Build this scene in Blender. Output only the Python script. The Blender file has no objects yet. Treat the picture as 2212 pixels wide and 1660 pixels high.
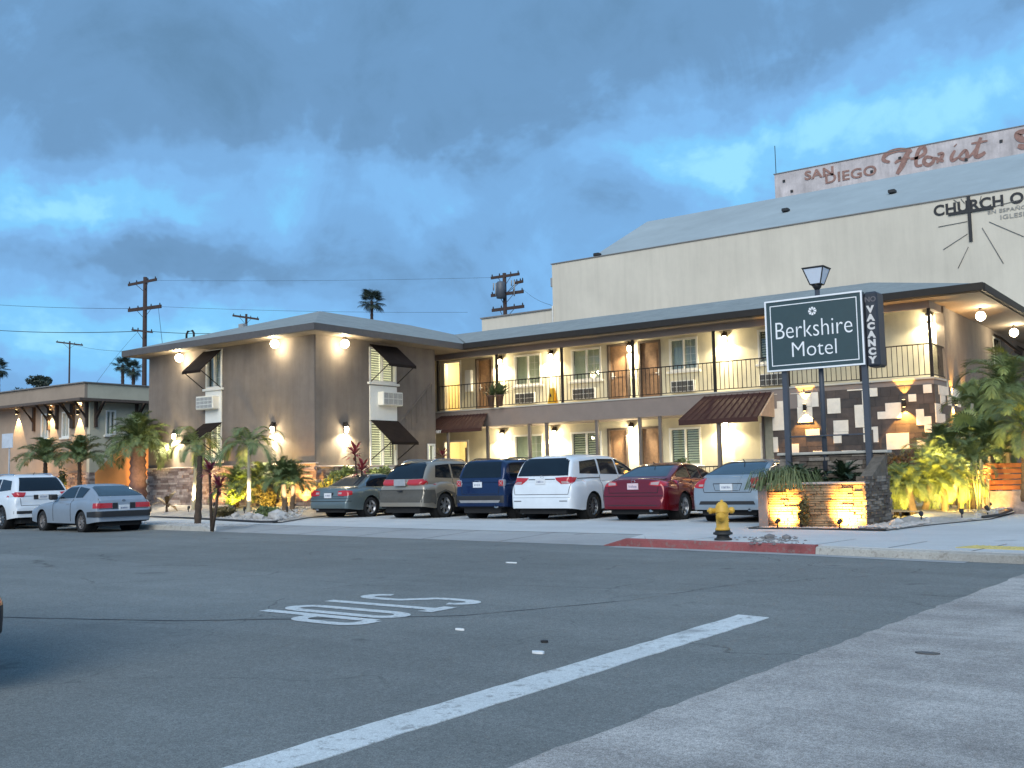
import bpy, bmesh, math, random
from mathutils import Vector, Matrix
from mathutils.bvhtree import BVHTree
random.seed(7)
scene = bpy.context.scene
COL = scene.collection
R = math.radians

# ------------------------------------------------------------------ camera
CAM_H = 1.3
F_PX, YAW, PITCH, ROLL = 2248.93, 0.626754, 0.088417, -0.0218579   # solved from the vanishing points (2212 px wide frame)
_f = Vector((-math.sin(YAW)*math.cos(PITCH), math.cos(YAW)*math.cos(PITCH), math.sin(PITCH)))
_r0 = Vector((math.cos(YAW), math.sin(YAW), 0)); _u0 = _r0.cross(_f)
_r = math.cos(ROLL)*_r0 + math.sin(ROLL)*_u0
_u = -math.sin(ROLL)*_r0 + math.cos(ROLL)*_u0
cam_d = bpy.data.cameras.new('camera'); cam = bpy.data.objects.new('camera', cam_d); COL.objects.link(cam)
cam_d.sensor_width = 36; cam_d.lens = F_PX/2212*36; cam_d.clip_end = 2000; cam_d.clip_start = .05
_m = Matrix((( _r.x, _u.x, -_f.x, 0), (_r.y, _u.y, -_f.y, 0), (_r.z, _u.z, -_f.z, CAM_H), (0, 0, 0, 1)))
cam.matrix_world = _m
scene.camera = cam

# ------------------------------------------------------------------ world: dusk sky with broken cloud
world = bpy.data.worlds.new('World'); scene.world = world; world.use_nodes = True
def build_sky():
    nt = world.node_tree; N = nt.nodes; L = nt.links; N.clear()
    out = N.new('ShaderNodeOutputWorld'); bg = N.new('ShaderNodeBackground')
    L.new(bg.outputs[0], out.inputs[0])
    tc = N.new('ShaderNodeTexCoord'); sep = N.new('ShaderNodeSeparateXYZ'); L.new(tc.outputs['Generated'], sep.inputs[0])
    def M(op, a, b=None, c=None, clamp=False):
        n = N.new('ShaderNodeMath'); n.operation = op; n.use_clamp = clamp
        for i, v in enumerate((a, b, c)):
            if v is None: continue
            if isinstance(v, (int, float)): n.inputs[i].default_value = v
            else: L.new(v, n.inputs[i])
        return n.outputs[0]
    az = M('ARCTAN2', M('MULTIPLY', sep.outputs[0], -1), sep.outputs[1])   # azimuth left of +Y
    el = M('ARCSINE', sep.outputs[2])
    comb = N.new('ShaderNodeCombineXYZ'); L.new(az, comb.inputs[0]); L.new(M('MULTIPLY', el, 1.2), comb.inputs[1]); comb.inputs[2].default_value = 3.7
    def noise(scale, detail, rough, dist=0., off=0.):
        n = N.new('ShaderNodeTexNoise'); n.inputs['Scale'].default_value = scale; n.inputs['Detail'].default_value = detail
        n.inputs['Roughness'].default_value = rough; n.inputs['Distortion'].default_value = dist
        if off:
            m = N.new('ShaderNodeMapping'); m.inputs['Location'].default_value = (off, off*.7, off*.3); L.new(comb.outputs[0], m.inputs[0]); L.new(m.outputs[0], n.inputs['Vector'])
        else: L.new(comb.outputs[0], n.inputs['Vector'])
        return n.outputs['Fac']
    wx = M('MULTIPLY_ADD', noise(4.5, 5, .62, 0, 5.), .26, -.13); wy = M('MULTIPLY_ADD', noise(5.5, 5, .62, 0, 11.), .16, -.08)
    azw = M('ADD', az, wx); elw = M('ADD', el, wy)
    big = noise(5.2, 7, .58, .8); small = noise(13., 7, .6, .5, 3.)
    d = M('ADD', M('MULTIPLY_ADD', big, .85, .03), M('MULTIPLY_ADD', small, .42, -.21))
    # cloud masses and breaks of this evening, each anchored in the sky (azimuth, elevation, radii, amount)
    def px(x, y):
        v = (_f + (x-1106)/F_PX*_r - (y-830)/F_PX*_u).normalized()
        return math.atan2(-v.x, v.y), math.asin(v.z)
    blobs = [(1000, 40, 1700, 260, .36), (150, 250, 380, 150, .10), (1000, 250, 500, 60, .12), (300, 560, 260, 72, .52), (900, 590, 420, 120, .10), (1500, 440, 260, 90, .10),
             (90, 470, 190, 70, -.50), (30, 640, 110, 90, -.25), (430, 640, 230, 90, -.30), (640, 330, 300, 70, -.22), (330, 430, 260, 60, -.26), (900, 400, 140, 70, -.30), (1850, 270, 330, 110, -.40), (1620, 330, 220, 80, -.26), (1430, 240, 160, 60, -.12),
             (420, 720, 420, 60, -.30), (60, 790, 260, 60, .10), (2150, 170, 150, 120, -.26), (1250, 480, 250, 120, -.05), (1150, 700, 500, 120, .02), (1250, 330, 200, 60, -.08)]
    for (x, y, rx, ry, a) in blobs:
        ca, ce = px(x, y)
        qx = M('MULTIPLY', M('SUBTRACT', azw, ca), F_PX/rx); qy = M('MULTIPLY', M('SUBTRACT', elw, ce), F_PX/ry)
        r2 = M('ADD', M('MULTIPLY', qx, qx), M('MULTIPLY', qy, qy))
        g = M('EXPONENT', M('MULTIPLY', r2, -1.))
        d = M('ADD', d, M('MULTIPLY', g, a))
    ramp = N.new('ShaderNodeValToRGB'); L.new(d, ramp.inputs[0])
    cr = ramp.color_ramp; cr.interpolation = 'EASE'
    stops = [(0.0, (.29, .66, .90)), (.16, (.20, .53, .86)), (.34, (.195, .435, .765)), (.50, (.175, .375, .66)), (.70, (.140, .285, .49)), (1., (.112, .230, .385))]
    cr.elements[0].position = 0; cr.elements[0].color = (*stops[0][1], 1); cr.elements[1].position = 1; cr.elements[1].color = (*stops[-1][1], 1)
    for p, c in stops[1:-1]:
        e = cr.elements.new(p); e.color = (*c, 1)
    L.new(ramp.outputs[0], bg.inputs[0]); bg.inputs[1].default_value = 1.1
build_sky()

# after-sunset glow of the bright overcast behind the camera: one very soft sun
sun_d = bpy.data.lights.new('sun', 'SUN'); sun = bpy.data.objects.new('sun', sun_d); COL.objects.link(sun)
sun_d.energy = 2.5; sun_d.angle = R(48); sun_d.color = (1.0, .955, .85)
sun.rotation_euler = Vector((.30, -.80, .52)).to_track_quat('Z', 'Y').to_euler()

scene.view_settings.view_transform = 'Standard'; scene.view_settings.look = 'None'
scene.view_settings.exposure = 0.08; scene.view_settings.gamma = 1.0; scene.view_settings.use_curve_mapping = False

# ------------------------------------------------------------------ placing helpers
def _ray(x, y): return _f + (x-1106)/F_PX*_r - (y-830)/F_PX*_u
def atY(x, y, Y): d = _ray(x, y)*(Y/_ray(x, y).y); return Vector((d.x, d.y, d.z+CAM_H))
def atX(x, y, X): d = _ray(x, y)*(X/_ray(x, y).x); return Vector((d.x, d.y, d.z+CAM_H))
def atZ(x, y, Z): d = _ray(x, y)*((Z-CAM_H)/_ray(x, y).z); return Vector((d.x, d.y, Z))
def sp(x, y): return x*.768, y*.768     # pixels of the 2880-wide photograph to the 2212-wide frame

# ------------------------------------------------------------------ materials
MATS = {}
def mat(name, col, rough=.7, metal=0., var=.12, scale=6., bump=.0, bscale=40., emit=None, estr=0., spec=.5, coat=0., col2=None, mottle=None, trans=0., detail=5., streak=0., worn=0.):
    if name in MATS: return MATS[name]
    m = bpy.data.materials.new(name); m.use_nodes = True; nt = m.node_tree; N = nt.nodes; L = nt.links
    b = N['Principled BSDF']; b.inputs['Roughness'].default_value = rough; b.inputs['Metallic'].default_value = metal
    b.inputs['Specular IOR Level'].default_value = spec; b.inputs['Coat Weight'].default_value = coat
    if coat: b.inputs['Coat Roughness'].default_value = .04
    if trans: b.inputs['Transmission Weight'].default_value = trans
    tc = N.new('ShaderNodeTexCoord')
    n = N.new('ShaderNodeTexNoise'); n.inputs['Scale'].default_value = scale; n.inputs['Detail'].default_value = detail; n.inputs['Roughness'].default_value = .65
    L.new(tc.outputs['Object'], n.inputs['Vector'])
    r = N.new('ShaderNodeValToRGB'); r.color_ramp.elements[0].position = .3; r.color_ramp.elements[1].position = .72
    c = Vector(col); c2 = Vector(col2) if col2 else c*(1+var)
    c1 = c if col2 else c*(1-var)
    r.color_ramp.elements[0].color = (*[max(0, v) for v in c1], 1); r.color_ramp.elements[1].color = (*[min(1, v) for v in c2], 1)
    L.new(n.outputs['Fac'], r.inputs[0]); last = r.outputs[0]
    if mottle:     # (scale, amount): second, larger pattern of wear and dirt
        n2 = N.new('ShaderNodeTexNoise'); n2.inputs['Scale'].default_value = mottle[0]; n2.inputs['Detail'].default_value = 7; n2.inputs['Roughness'].default_value = .7
        L.new(tc.outputs['Object'], n2.inputs['Vector'])
        mr = N.new('ShaderNodeMapRange'); mr.inputs['From Min'].default_value = .3; mr.inputs['From Max'].default_value = .7
        mr.inputs['To Min'].default_value = 1-mottle[1]; mr.inputs['To Max'].default_value = 1+mottle[1]
        L.new(n2.outputs['Fac'], mr.inputs['Value'])
        mx = N.new('ShaderNodeVectorMath'); mx.operation = 'SCALE'; L.new(last, mx.inputs[0]); L.new(mr.outputs[0], mx.inputs['Scale']); last = mx.outputs[0]
    if streak:     # rain streaks: noise stretched down the wall
        mp = N.new('ShaderNodeMapping'); mp.inputs['Scale'].default_value = (1, 1, .09); L.new(tc.outputs['Object'], mp.inputs[0])
        n3 = N.new('ShaderNodeTexNoise'); n3.inputs['Scale'].default_value = 2.2; n3.inputs['Detail'].default_value = 6; n3.inputs['Roughness'].default_value = .7; L.new(mp.outputs[0], n3.inputs['Vector'])
        mr = N.new('ShaderNodeMapRange'); mr.inputs['From Min'].default_value = .42; mr.inputs['From Max'].default_value = .72; mr.inputs['To Min'].default_value = 1.; mr.inputs['To Max'].default_value = 1-streak
        L.new(n3.outputs['Fac'], mr.inputs['Value']); mx = N.new('ShaderNodeVectorMath'); mx.operation = 'SCALE'; L.new(last, mx.inputs[0]); L.new(mr.outputs[0], mx.inputs['Scale']); last = mx.outputs[0]
    L.new(last, b.inputs['Base Color'])
    if bump:
        nb = N.new('ShaderNodeTexNoise'); nb.inputs['Scale'].default_value = bscale; nb.inputs['Detail'].default_value = 4; L.new(tc.outputs['Object'], nb.inputs['Vector'])
        bp = N.new('ShaderNodeBump'); bp.inputs['Strength'].default_value = bump; bp.inputs['Distance'].default_value = .02
        L.new(nb.outputs['Fac'], bp.inputs['Height']); L.new(bp.outputs[0], b.inputs['Normal'])
    if emit: b.inputs['Emission Color'].default_value = (*emit, 1); b.inputs['Emission Strength'].default_value = estr
    MATS[name] = m; return m

def ground_mat(name, col, speck, rough=.9, stain=.25, cracks=0., worn=None, patches=0.):
    m = bpy.data.materials.new(name); m.use_nodes = True; nt = m.node_tree; N = nt.nodes; L = nt.links; b = N['Principled BSDF']
    b.inputs['Roughness'].default_value = rough; b.inputs['Specular IOR Level'].default_value = .3
    g = N.new('ShaderNodeNewGeometry')
    def noi(s, d=6, ro=.7, vec=None):
        n = N.new('ShaderNodeTexNoise'); n.inputs['Scale'].default_value = s; n.inputs['Detail'].default_value = d; n.inputs['Roughness'].default_value = ro
        L.new(vec or g.outputs['Position'], n.inputs['Vector']); return n.outputs['Fac']
    def rng(f, a, b_, lo, hi):
        mr = N.new('ShaderNodeMapRange'); mr.inputs['From Min'].default_value = a; mr.inputs['From Max'].default_value = b_
        mr.inputs['To Min'].default_value = lo; mr.inputs['To Max'].default_value = hi; L.new(f, mr.inputs['Value']); return mr.outputs[0]
    def mul(a, b_):
        n = N.new('ShaderNodeMath'); n.operation = 'MULTIPLY'; L.new(a, n.inputs[0]); L.new(b_, n.inputs[1]); return n.outputs[0]
    big = rng(noi(.22, 5), .3, .7, 1-stain, 1+stain)
    mp = N.new('ShaderNodeMapping'); mp.inputs['Scale'].default_value = (.12, 1.1, 1); mp.inputs['Rotation'].default_value = (0, 0, R(6)); L.new(g.outputs['Position'], mp.inputs[0])
    streak = rng(noi(1.0, 6, .7, mp.outputs[0]), .3, .75, 1-stain*.55, 1+stain*.55)
    mid = rng(noi(2.3, 8, .75), .25, .75, 1-stain*.5, 1+stain*.5)
    sp_ = rng(noi(38., 3, .85), .25, .75, 1-speck, 1+speck)
    sp2 = rng(noi(140., 2, .85), .3, .7, 1-speck*1.5, 1+speck*1.5)
    f = mul(mul(mul(big, mid), mul(sp_, sp2)), streak)
    # oil and tyre marks: sparse dark spots
    spot = rng(noi(1.1, 3, .6), .66, .74, 1., .62)
    f = mul(f, spot)
    if cracks:
        wv = N.new('ShaderNodeTexNoise'); wv.inputs['Scale'].default_value = 1.3; wv.inputs['Detail'].default_value = 5; L.new(g.outputs['Position'], wv.inputs['Vector'])
        ad = N.new('ShaderNodeVectorMath'); ad.operation = 'MULTIPLY_ADD'; L.new(wv.outputs['Color'], ad.inputs[0]); ad.inputs[1].default_value = (.9, .9, 0); L.new(g.outputs['Position'], ad.inputs[2])
        vo = N.new('ShaderNodeTexVoronoi'); vo.feature = 'DISTANCE_TO_EDGE'; vo.inputs['Scale'].default_value = .33; L.new(ad.outputs[0], vo.inputs['Vector'])
        ln = rng(vo.outputs['Distance'], .0, .006, 1-cracks, 1.); gate = rng(noi(.5, 3, .6), .45, .55, 0., 1.)
        lm = N.new('ShaderNodeMix'); L.new(gate, lm.inputs[0]); lm.inputs[2].default_value = 1.; L.new(ln, lm.inputs[3]); f = mul(f, lm.outputs[0])
    if patches:
        vp = N.new('ShaderNodeTexVoronoi'); vp.feature = 'F1'; vp.inputs['Scale'].default_value = .16; mp2 = N.new('ShaderNodeMapping'); mp2.inputs['Scale'].default_value = (.35, 1.6, 1); mp2.inputs['Rotation'].default_value = (0, 0, R(6)); L.new(g.outputs['Position'], mp2.inputs[0]); L.new(mp2.outputs[0], vp.inputs['Vector'])
        sx = N.new('ShaderNodeSeparateColor'); L.new(vp.outputs['Color'], sx.inputs[0]); f = mul(f, rng(sx.outputs[0], 0, 1, 1-patches, 1+patches))
    sc = N.new('ShaderNodeVectorMath'); sc.operation = 'SCALE'; sc.inputs[0].default_value = col; L.new(f, sc.inputs['Scale'])
    if worn:      # paint worn through to the surface below
        mw = N.new('ShaderNodeMix'); mw.data_type = 'RGBA'; L.new(rng(noi(9., 9, .8), .54, .60, 0., .85), mw.inputs[0]); L.new(sc.outputs[0], mw.inputs[6]); mw.inputs[7].default_value = (*worn, 1); L.new(mw.outputs[2], b.inputs['Base Color'])
    else: L.new(sc.outputs[0], b.inputs['Base Color'])
    bp = N.new('ShaderNodeBump'); bp.inputs['Strength'].default_value = .55; bp.inputs['Distance'].default_value = .006
    L.new(noi(120., 3, .8), bp.inputs['Height']); L.new(bp.outputs[0], b.inputs['Normal'])
    MATS[name] = m; return m

# ------------------------------------------------------------------ mesh builder
class MB:
    def __init__(s): s.v = []; s.f = []; s.sm = []
    def add(s, vs, fs, smooth=False):
        o = len(s.v); s.v += [tuple(v) for v in vs]
        for f in fs: s.f.append(tuple(i+o for i in f)); s.sm.append(smooth)
        return s
    def box(s, x0, x1, y0, y1, z0, z1):
        if x0 > x1: x0, x1 = x1, x0
        if y0 > y1: y0, y1 = y1, y0
        if z0 > z1: z0, z1 = z1, z0
        vs = [(x0, y0, z0), (x1, y0, z0), (x1, y1, z0), (x0, y1, z0), (x0, y0, z1), (x1, y0, z1), (x1, y1, z1), (x0, y1, z1)]
        return s.add(vs, [(0, 3, 2, 1), (4, 5, 6, 7), (0, 1, 5, 4), (1, 2, 6, 5), (2, 3, 7, 6), (3, 0, 4, 7)])
    def bbox(s, x0, x1, y0, y1, z0, z1, b=.01):
        "box with chamfered edges"
        cx, cy, cz = (x0+x1)/2, (y0+y1)/2, (z0+z1)/2; hx, hy, hz = abs(x1-x0)/2, abs(y1-y0)/2, abs(z1-z0)/2
        b = min(b, hx*.45, hy*.45, hz*.45); bm = bmesh.new(); bmesh.ops.create_cube(bm, size=2)
        for v in bm.verts: v.co = Vector((v.co.x*hx, v.co.y*hy, v.co.z*hz))
        bmesh.ops.bevel(bm, geom=bm.edges[:], offset=b, segments=1, affect='EDGES')
        s.add([(v.co.x+cx, v.co.y+cy, v.co.z+cz) for v in bm.verts], [[v.index for v in f.verts] for f in (bm.verts.index_update() or bm.faces)]); bm.free(); return s
    def quad(s, a, b, c, d): return s.add([a, b, c, d], [(0, 1, 2, 3)])
    def slab(s, pts, z0, z1):
        "vertical prism of a plan polygon"
        n = len(pts); z0l = z0 if isinstance(z0, (list, tuple)) else [z0]*n; z1l = z1 if isinstance(z1, (list, tuple)) else [z1]*n
        a = sum(pts[i][0]*pts[(i+1) % n][1]-pts[(i+1) % n][0]*pts[i][1] for i in range(n))
        if a < 0: pts = pts[::-1]; z0l = z0l[::-1]; z1l = z1l[::-1]
        vs = [(p[0], p[1], z) for p, z in zip(pts, z0l)]+[(p[0], p[1], z) for p, z in zip(pts, z1l)]
        fs = [tuple(range(n-1, -1, -1)), tuple(range(n, 2*n))]+[(i, (i+1) % n, n+(i+1) % n, n+i) for i in range(n)]
        return s.add(vs, fs)
    def prism(s, poly, d):
        "poly: list of 3D points, extruded by vector d"
        n = len(poly); d = Vector(d); P = [Vector(p) for p in poly]
        return s.add(P+[p+d for p in P], [tuple(range(n)), tuple(range(2*n-1, n-1, -1))]+[((i+1) % n, i, n+i, n+(i+1) % n) for i in range(n)])
    def tube(s, pts, r, n=8, cap=True, smooth=True):
        pts = [Vector(p) for p in pts]; rr = r if isinstance(r, (list, tuple)) else [r]*len(pts)
        o = len(s.v); ref = None
        for i, p in enumerate(pts):
            t = (pts[min(i+1, len(pts)-1)]-pts[max(i-1, 0)]).normalized()
            if ref is None: ref = Vector((0, 0, 1)) if abs(t.z) < .9 else Vector((1, 0, 0))
            a = t.cross(ref).normalized(); b = t.cross(a).normalized(); ref = -b.cross(t).cross(t) if False else ref
            for k in range(n):
                w = 2*math.pi*k/n; s.v.append(tuple(p+(a*math.cos(w)+b*math.sin(w))*rr[i]))
        for i in range(len(pts)-1):
            for k in range(n):
                s.f.append((o+i*n+k, o+(i+1)*n+k, o+(i+1)*n+(k+1) % n, o+i*n+(k+1) % n)); s.sm.append(smooth)
        if cap:
            s.f.append(tuple(o+k for k in range(n))); s.sm.append(False)
            e = o+(len(pts)-1)*n; s.f.append(tuple(e+n-1-k for k in range(n))); s.sm.append(False)
        return s
    def lathe(s, prof, c=(0, 0, 0), n=24, axis='z', smooth=True, caps=(1, 1)):
        o = len(s.v)
        for (r, h) in prof:
            for k in range(n):
                w = 2*math.pi*k/n; a, b = r*math.cos(w), r*math.sin(w)
                p = (a, b, h) if axis == 'z' else ((h, a, b) if axis == 'x' else (a, h, b))
                s.v.append((c[0]+p[0], c[1]+p[1], c[2]+p[2]))
        for i in range(len(prof)-1):
            for k in range(n):
                s.f.append((o+i*n+k, o+i*n+(k+1) % n, o+(i+1)*n+(k+1) % n, o+(i+1)*n+k)); s.sm.append(smooth)
        for ci, (ring, rev) in enumerate(((0, True), (len(prof)-1, False))):
            if caps[ci] and prof[ring][0] > 1e-4:
                q = [o+ring*n+k for k in range(n)]; s.f.append(tuple(reversed(q)) if rev else tuple(q)); s.sm.append(False)
        return s
    def ball(s, c, r, n=12, sz=1.):
        prof = [(max(1e-5, r*math.sin(math.pi*i/8)), -r*sz*math.cos(math.pi*i/8)) for i in range(9)]
        return s.lathe(prof, c, n)
    def rock(s, c, r, rnd, flat=.7):
        bm = bmesh.new(); bmesh.ops.create_icosphere(bm, subdivisions=1, radius=1)
        sx, sy, szz = r*rnd.uniform(.8, 1.3), r*rnd.uniform(.7, 1.1), r*flat*rnd.uniform(.7, 1.1); w = rnd.uniform(0, 6.28)
        vs = []
        for v in bm.verts:
            q = v.co*rnd.uniform(.82, 1.15); x, y = q.x*sx, q.y*sy
            vs.append((c[0]+x*math.cos(w)-y*math.sin(w), c[1]+x*math.sin(w)+y*math.cos(w), c[2]+q.z*szz))
        bm.verts.index_update(); fs = [[v.index for v in f.verts] for f in bm.faces]; bm.free(); return s.add(vs, fs)
    def mesh(s, name, m, off=(0, 0, 0)):
        me = bpy.data.meshes.new(name); o = Vector(off)
        me.from_pydata([tuple(Vector(v)-o) for v in s.v], [], s.f)
        me.polygons.foreach_set('use_smooth', s.sm); me.materials.append(m); me.update(); return me
    def build(s, name, m, parent=None, local=False):
        off = (0, 0, 0)
        if parent is not None and not local: off = wloc(parent)
        me = s.mesh(name, m, off); o = bpy.data.objects.new(name, me); COL.objects.link(o)
        if parent is not None: o.parent = parent
        return o
def wloc(o):
    p = Vector((0, 0, 0))
    while o is not None: p += o.location; o = o.parent
    return p
def tag(o, label=None, cat=None, group=None, kind=None):
    if label: o['label'] = label
    if cat: o['category'] = cat
    if group: o['group'] = group
    if kind: o['kind'] = kind
    return o
def thing(name, label, cat, loc=(0, 0, 0), rz=0., group=None):
    o = bpy.data.objects.new(name, None); COL.objects.link(o); o.location = loc; o.rotation_euler = (0, 0, rz); o.empty_display_size = .3
    return tag(o, label, cat, group)
def struct(name, mb, m): return tag(mb.build(name, m), kind='structure')
def link(name, me, parent, loc=(0, 0, 0), rot=(0, 0, 0), sc=(1, 1, 1)):
    o = bpy.data.objects.new(name, me); COL.objects.link(o); o.parent = parent; o.location = loc; o.rotation_euler = rot; o.scale = sc if isinstance(sc, tuple) else (sc,)*3
    return o
VALIGN = ['CENTER']
def text_mesh(s, size=1., depth=.01, bold=0., shear=0., align='CENTER', space=1., res=4):
    cu = bpy.data.curves.new('lettering', 'FONT'); cu.body = s; cu.size = size; cu.extrude = depth; cu.offset = bold; cu.shear = shear
    cu.align_x = align; cu.align_y = VALIGN[0]; cu.space_character = space; cu.resolution_u = res
    o = bpy.data.objects.new('tmp', cu); COL.objects.link(o); dg = bpy.context.evaluated_depsgraph_get(); dg.update()
    me = bpy.data.meshes.new_from_object(o.evaluated_get(dg)); bpy.data.objects.remove(o); bpy.data.curves.remove(cu)
    return me
def lettering(s, m, parent, fn, size=1., depth=.004, bold=0., shear=0., space=1., name='lettering', align='CENTER'):
    "text mesh whose points (x,y,z) are mapped through fn to world, then linked under parent"
    me = text_mesh(s, size, depth, bold, shear, align, space); off = wloc(parent) if parent is not None else Vector((0, 0, 0))
    for v in me.vertices: v.co = Vector(fn(v.co.x, v.co.y, v.co.z))-off
    me.materials.clear(); me.materials.append(m); me.update()
    o = bpy.data.objects.new(name, me); COL.objects.link(o)
    if parent is not None: o.parent = parent
    return o
def light(kind, loc, energy, col, parent=None, d=(0, 0, -1), size=60., blend=.3, rad=.04):
    ld = bpy.data.lights.new('bulb', kind); ld.energy = energy; ld.color = col; ld.shadow_soft_size = rad
    if kind == 'SPOT': ld.spot_size = R(size); ld.spot_blend = blend
    o = bpy.data.objects.new('bulb', ld); COL.objects.link(o)
    o.rotation_euler = Vector(d).to_track_quat('-Z', 'Y').to_euler()
    if parent is not None: o.parent = parent; o.location = Vector(loc)-wloc(parent)
    else: o.location = loc
    return o
WARM = (1.0, .80, .50); AMBER = (1.0, .50, .10); CREAM = (1.0, .84, .54)
# ================================================================== GROUND
asph = ground_mat('asphalt', (.180, .188, .180), .34, .85, .17, cracks=.45, patches=.07)
conc = ground_mat('sidewalk_concrete', (.52, .52, .51), .10, .9, .10)
conc_dark = ground_mat('apron_concrete', (.34, .34, .335), .12, .9, .14)
conc_near = ground_mat('street_concrete', (.39, .365, .34), .40, .9, .45, cracks=.12)
paint_white = ground_mat('road_paint', (.62, .64, .63), .16, .8, .12, worn=(.30, .30, .29))
def kerbY(x): return 16.34-.111*(x+9.67) if x < -9.67 else (16.34-.167*(x+9.67) if x < -5.72 else 15.68-.222*(x+5.72))
mb = MB(); mb.quad((-400, -300, 0), (400, -300, 0), (400, 500, 0), (-400, 500, 0)); struct('ground', mb, asph)
# asphalt street: slightly crowned strip with overlay seams laid over the ground sheet
mb = MB(); mb.slab([(-120, -8), (-3.05, -8), (-2.93, 0), (-2.76, 3.9), (-2.62, 8.5), (-2.44, 13.55), (-2.2, 14.6), (-2.7, 15.3), (-9.67, 16.6), (-120, 28.9)], .0, .012); struct('road', mb, asph)
rnd = random.Random(3)
edge = []
y = -7.5
while y < 14.4:
    base = -2.93+(y*.035)+.0; edge.append((-2.965+.0375*y+rnd.uniform(-.02, .02), y)); y += rnd.uniform(.1, .3)
mb = MB(); mb.slab(edge+[(-2.2, 14.55), (.4, 13.9), (1.6, 13.7), (30, 13.7), (30, -7.5)], .004, .02); struct('side_street', mb, conc_near)
# side street continues north past the corner
mb = MB(); mb.slab([(1.9, 13.7), (9, 13.7), (9, 90), (1.9, 90)], .004, .018); struct('side_street', mb, conc_near)
# lot + sidewalks: one raised concrete body with a sloped driveway apron
KX0, KX1 = -22.82, -9.9       # driveway
mb = MB()
def strip(xs, y0f, y1f, z0, z1):
    for a, b in zip(xs[:-1], xs[1:]):
        mb.add([(a, y0f(a), z0), (b, y0f(b), z0), (b, y1f(b), z1), (a, y1f(a), z1)], [(0, 1, 2, 3)])
mb = MB(); apr = lambda x: kerbY(x)+1.55
strip([KX0, -18, -14, KX1], kerbY, apr, .016, .12); struct('driveway_apron', mb, conc_dark)
mb = MB(); mb.slab([(KX0, apr(KX0)), (KX1, apr(KX1)), (-9.0, kerbY(-9)+.15), (-9, 31), (-27, 31), (-27, apr(KX0)+.3)], .0, .12); struct('parking_lot', mb, conc)
mb = MB(); mb.add([(KX1-.02, kerbY(KX1)+.12, .02), (-9.0, kerbY(-9)+.14, .13), (-9.0, kerbY(-9)+1.7, .135), (KX1-.02, apr(KX1), .125)], [(0, 1, 2, 3)]); struct('sidewalk', mb, conc)
# sidewalk left of the driveway
mb = MB(); mb.slab([(-120, kerbY(-120)+.15), (KX0, kerbY(KX0)+.15), (KX0-.05, apr(KX0)+.6), (-23.2, 19.9), (-29.1, 21.7), (-36, 22.6), (-70, 26.5), (-120, 32)], .0, .14); struct('sidewalk', mb, conc)
# corner sidewalk to the right, wrapping the corner
corner = [(-9.0, kerbY(-9)+.15), (-5.72, 15.83), (-3.6, 15.38), (-2.3, 15.12), (-.9, 14.75), (.3, 14.8), (1.2, 15.6), (1.7, 17), (1.75, 90), (-5.2, 90), (-5.4, 33), (-5.0, 24.6), (-5.6, 22.0), (-5.85, 19.7), (-9, 20.2)]
mb = MB(); mb.slab(corner, 0, .14); struct('sidewalk', mb, conc)
# kerbs
kerb_m = ground_mat('kerb_concrete', (.40, .385, .35), .16, .85, .30, worn=(.24, .22, .19))
red_m = ground_mat('red_kerb_paint', (.25, .075, .075), .16, .75, .35, worn=(.22, .16, .15))
def kerb(name, pts, m, z=.15, w=.15, taper0=False, taper1=False):
    mb = MB(); n = len(pts)
    for i in range(n-1):
        (a, b), (c, d) = pts[i], pts[i+1]; t = Vector((c-a, d-b, 0)).normalized(); nn = Vector((-t.y, t.x, 0))*w
        za = .02 if (taper0 and i == 0) else z; zb = .02 if (taper1 and i == n-2) else z
        e = .02
        v = [(a, b, 0), (c, d, 0), (c+nn.x*.12, d+nn.y*.12, zb-e), (a+nn.x*.12, b+nn.y*.12, za-e), (c+nn.x*.3, d+nn.y*.3, zb), (a+nn.x*.3, b+nn.y*.3, za), (c+nn.x, d+nn.y, zb), (a+nn.x, b+nn.y, za), (c+nn.x, d+nn.y, 0), (a+nn.x, b+nn.y, 0)]
        mb.add(v, [(0, 1, 2, 3), (3, 2, 4, 5), (5, 4, 6, 7), (7, 6, 8, 9), (0, 3, 5, 7, 9), (1, 8, 6, 4, 2)])
    return struct(name, mb, m)
kerb('kerb', [(-120, kerbY(-120)), (-23.3, kerbY(-23.3)), (KX0, kerbY(KX0))], kerb_m, taper1=True)
kerb('red_kerb', [(KX1, kerbY(KX1)), (-9.4, kerbY(-9.4)), (-8.2, kerbY(-8.2)), (-6.9, kerbY(-6.9)), (-5.72, kerbY(-5.72))], red_m, z=.155, w=.11, taper0=True)
kerb('kerb', [(-5.715, kerbY(-5.72)), (-4.5, kerbY(-4.5)), (-3.4, kerbY(-3.4)), (-2.4, 14.98), (-.9, 14.6), (.4, 14.65), (1.35, 15.5), (1.85, 17), (1.9, 90)], kerb_m, z=.13)
# concrete gutter band in front of the kerbs, mostly dark with dirt
mb = MB(); g0 = lambda x: kerbY(x)-.32; g1 = lambda x: kerbY(x)-.0
strip([-9.6, -7.6, -5.72, -3.4], g0, g1, .0165, .0165); struct('gutter', mb, conc_dark)
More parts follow.
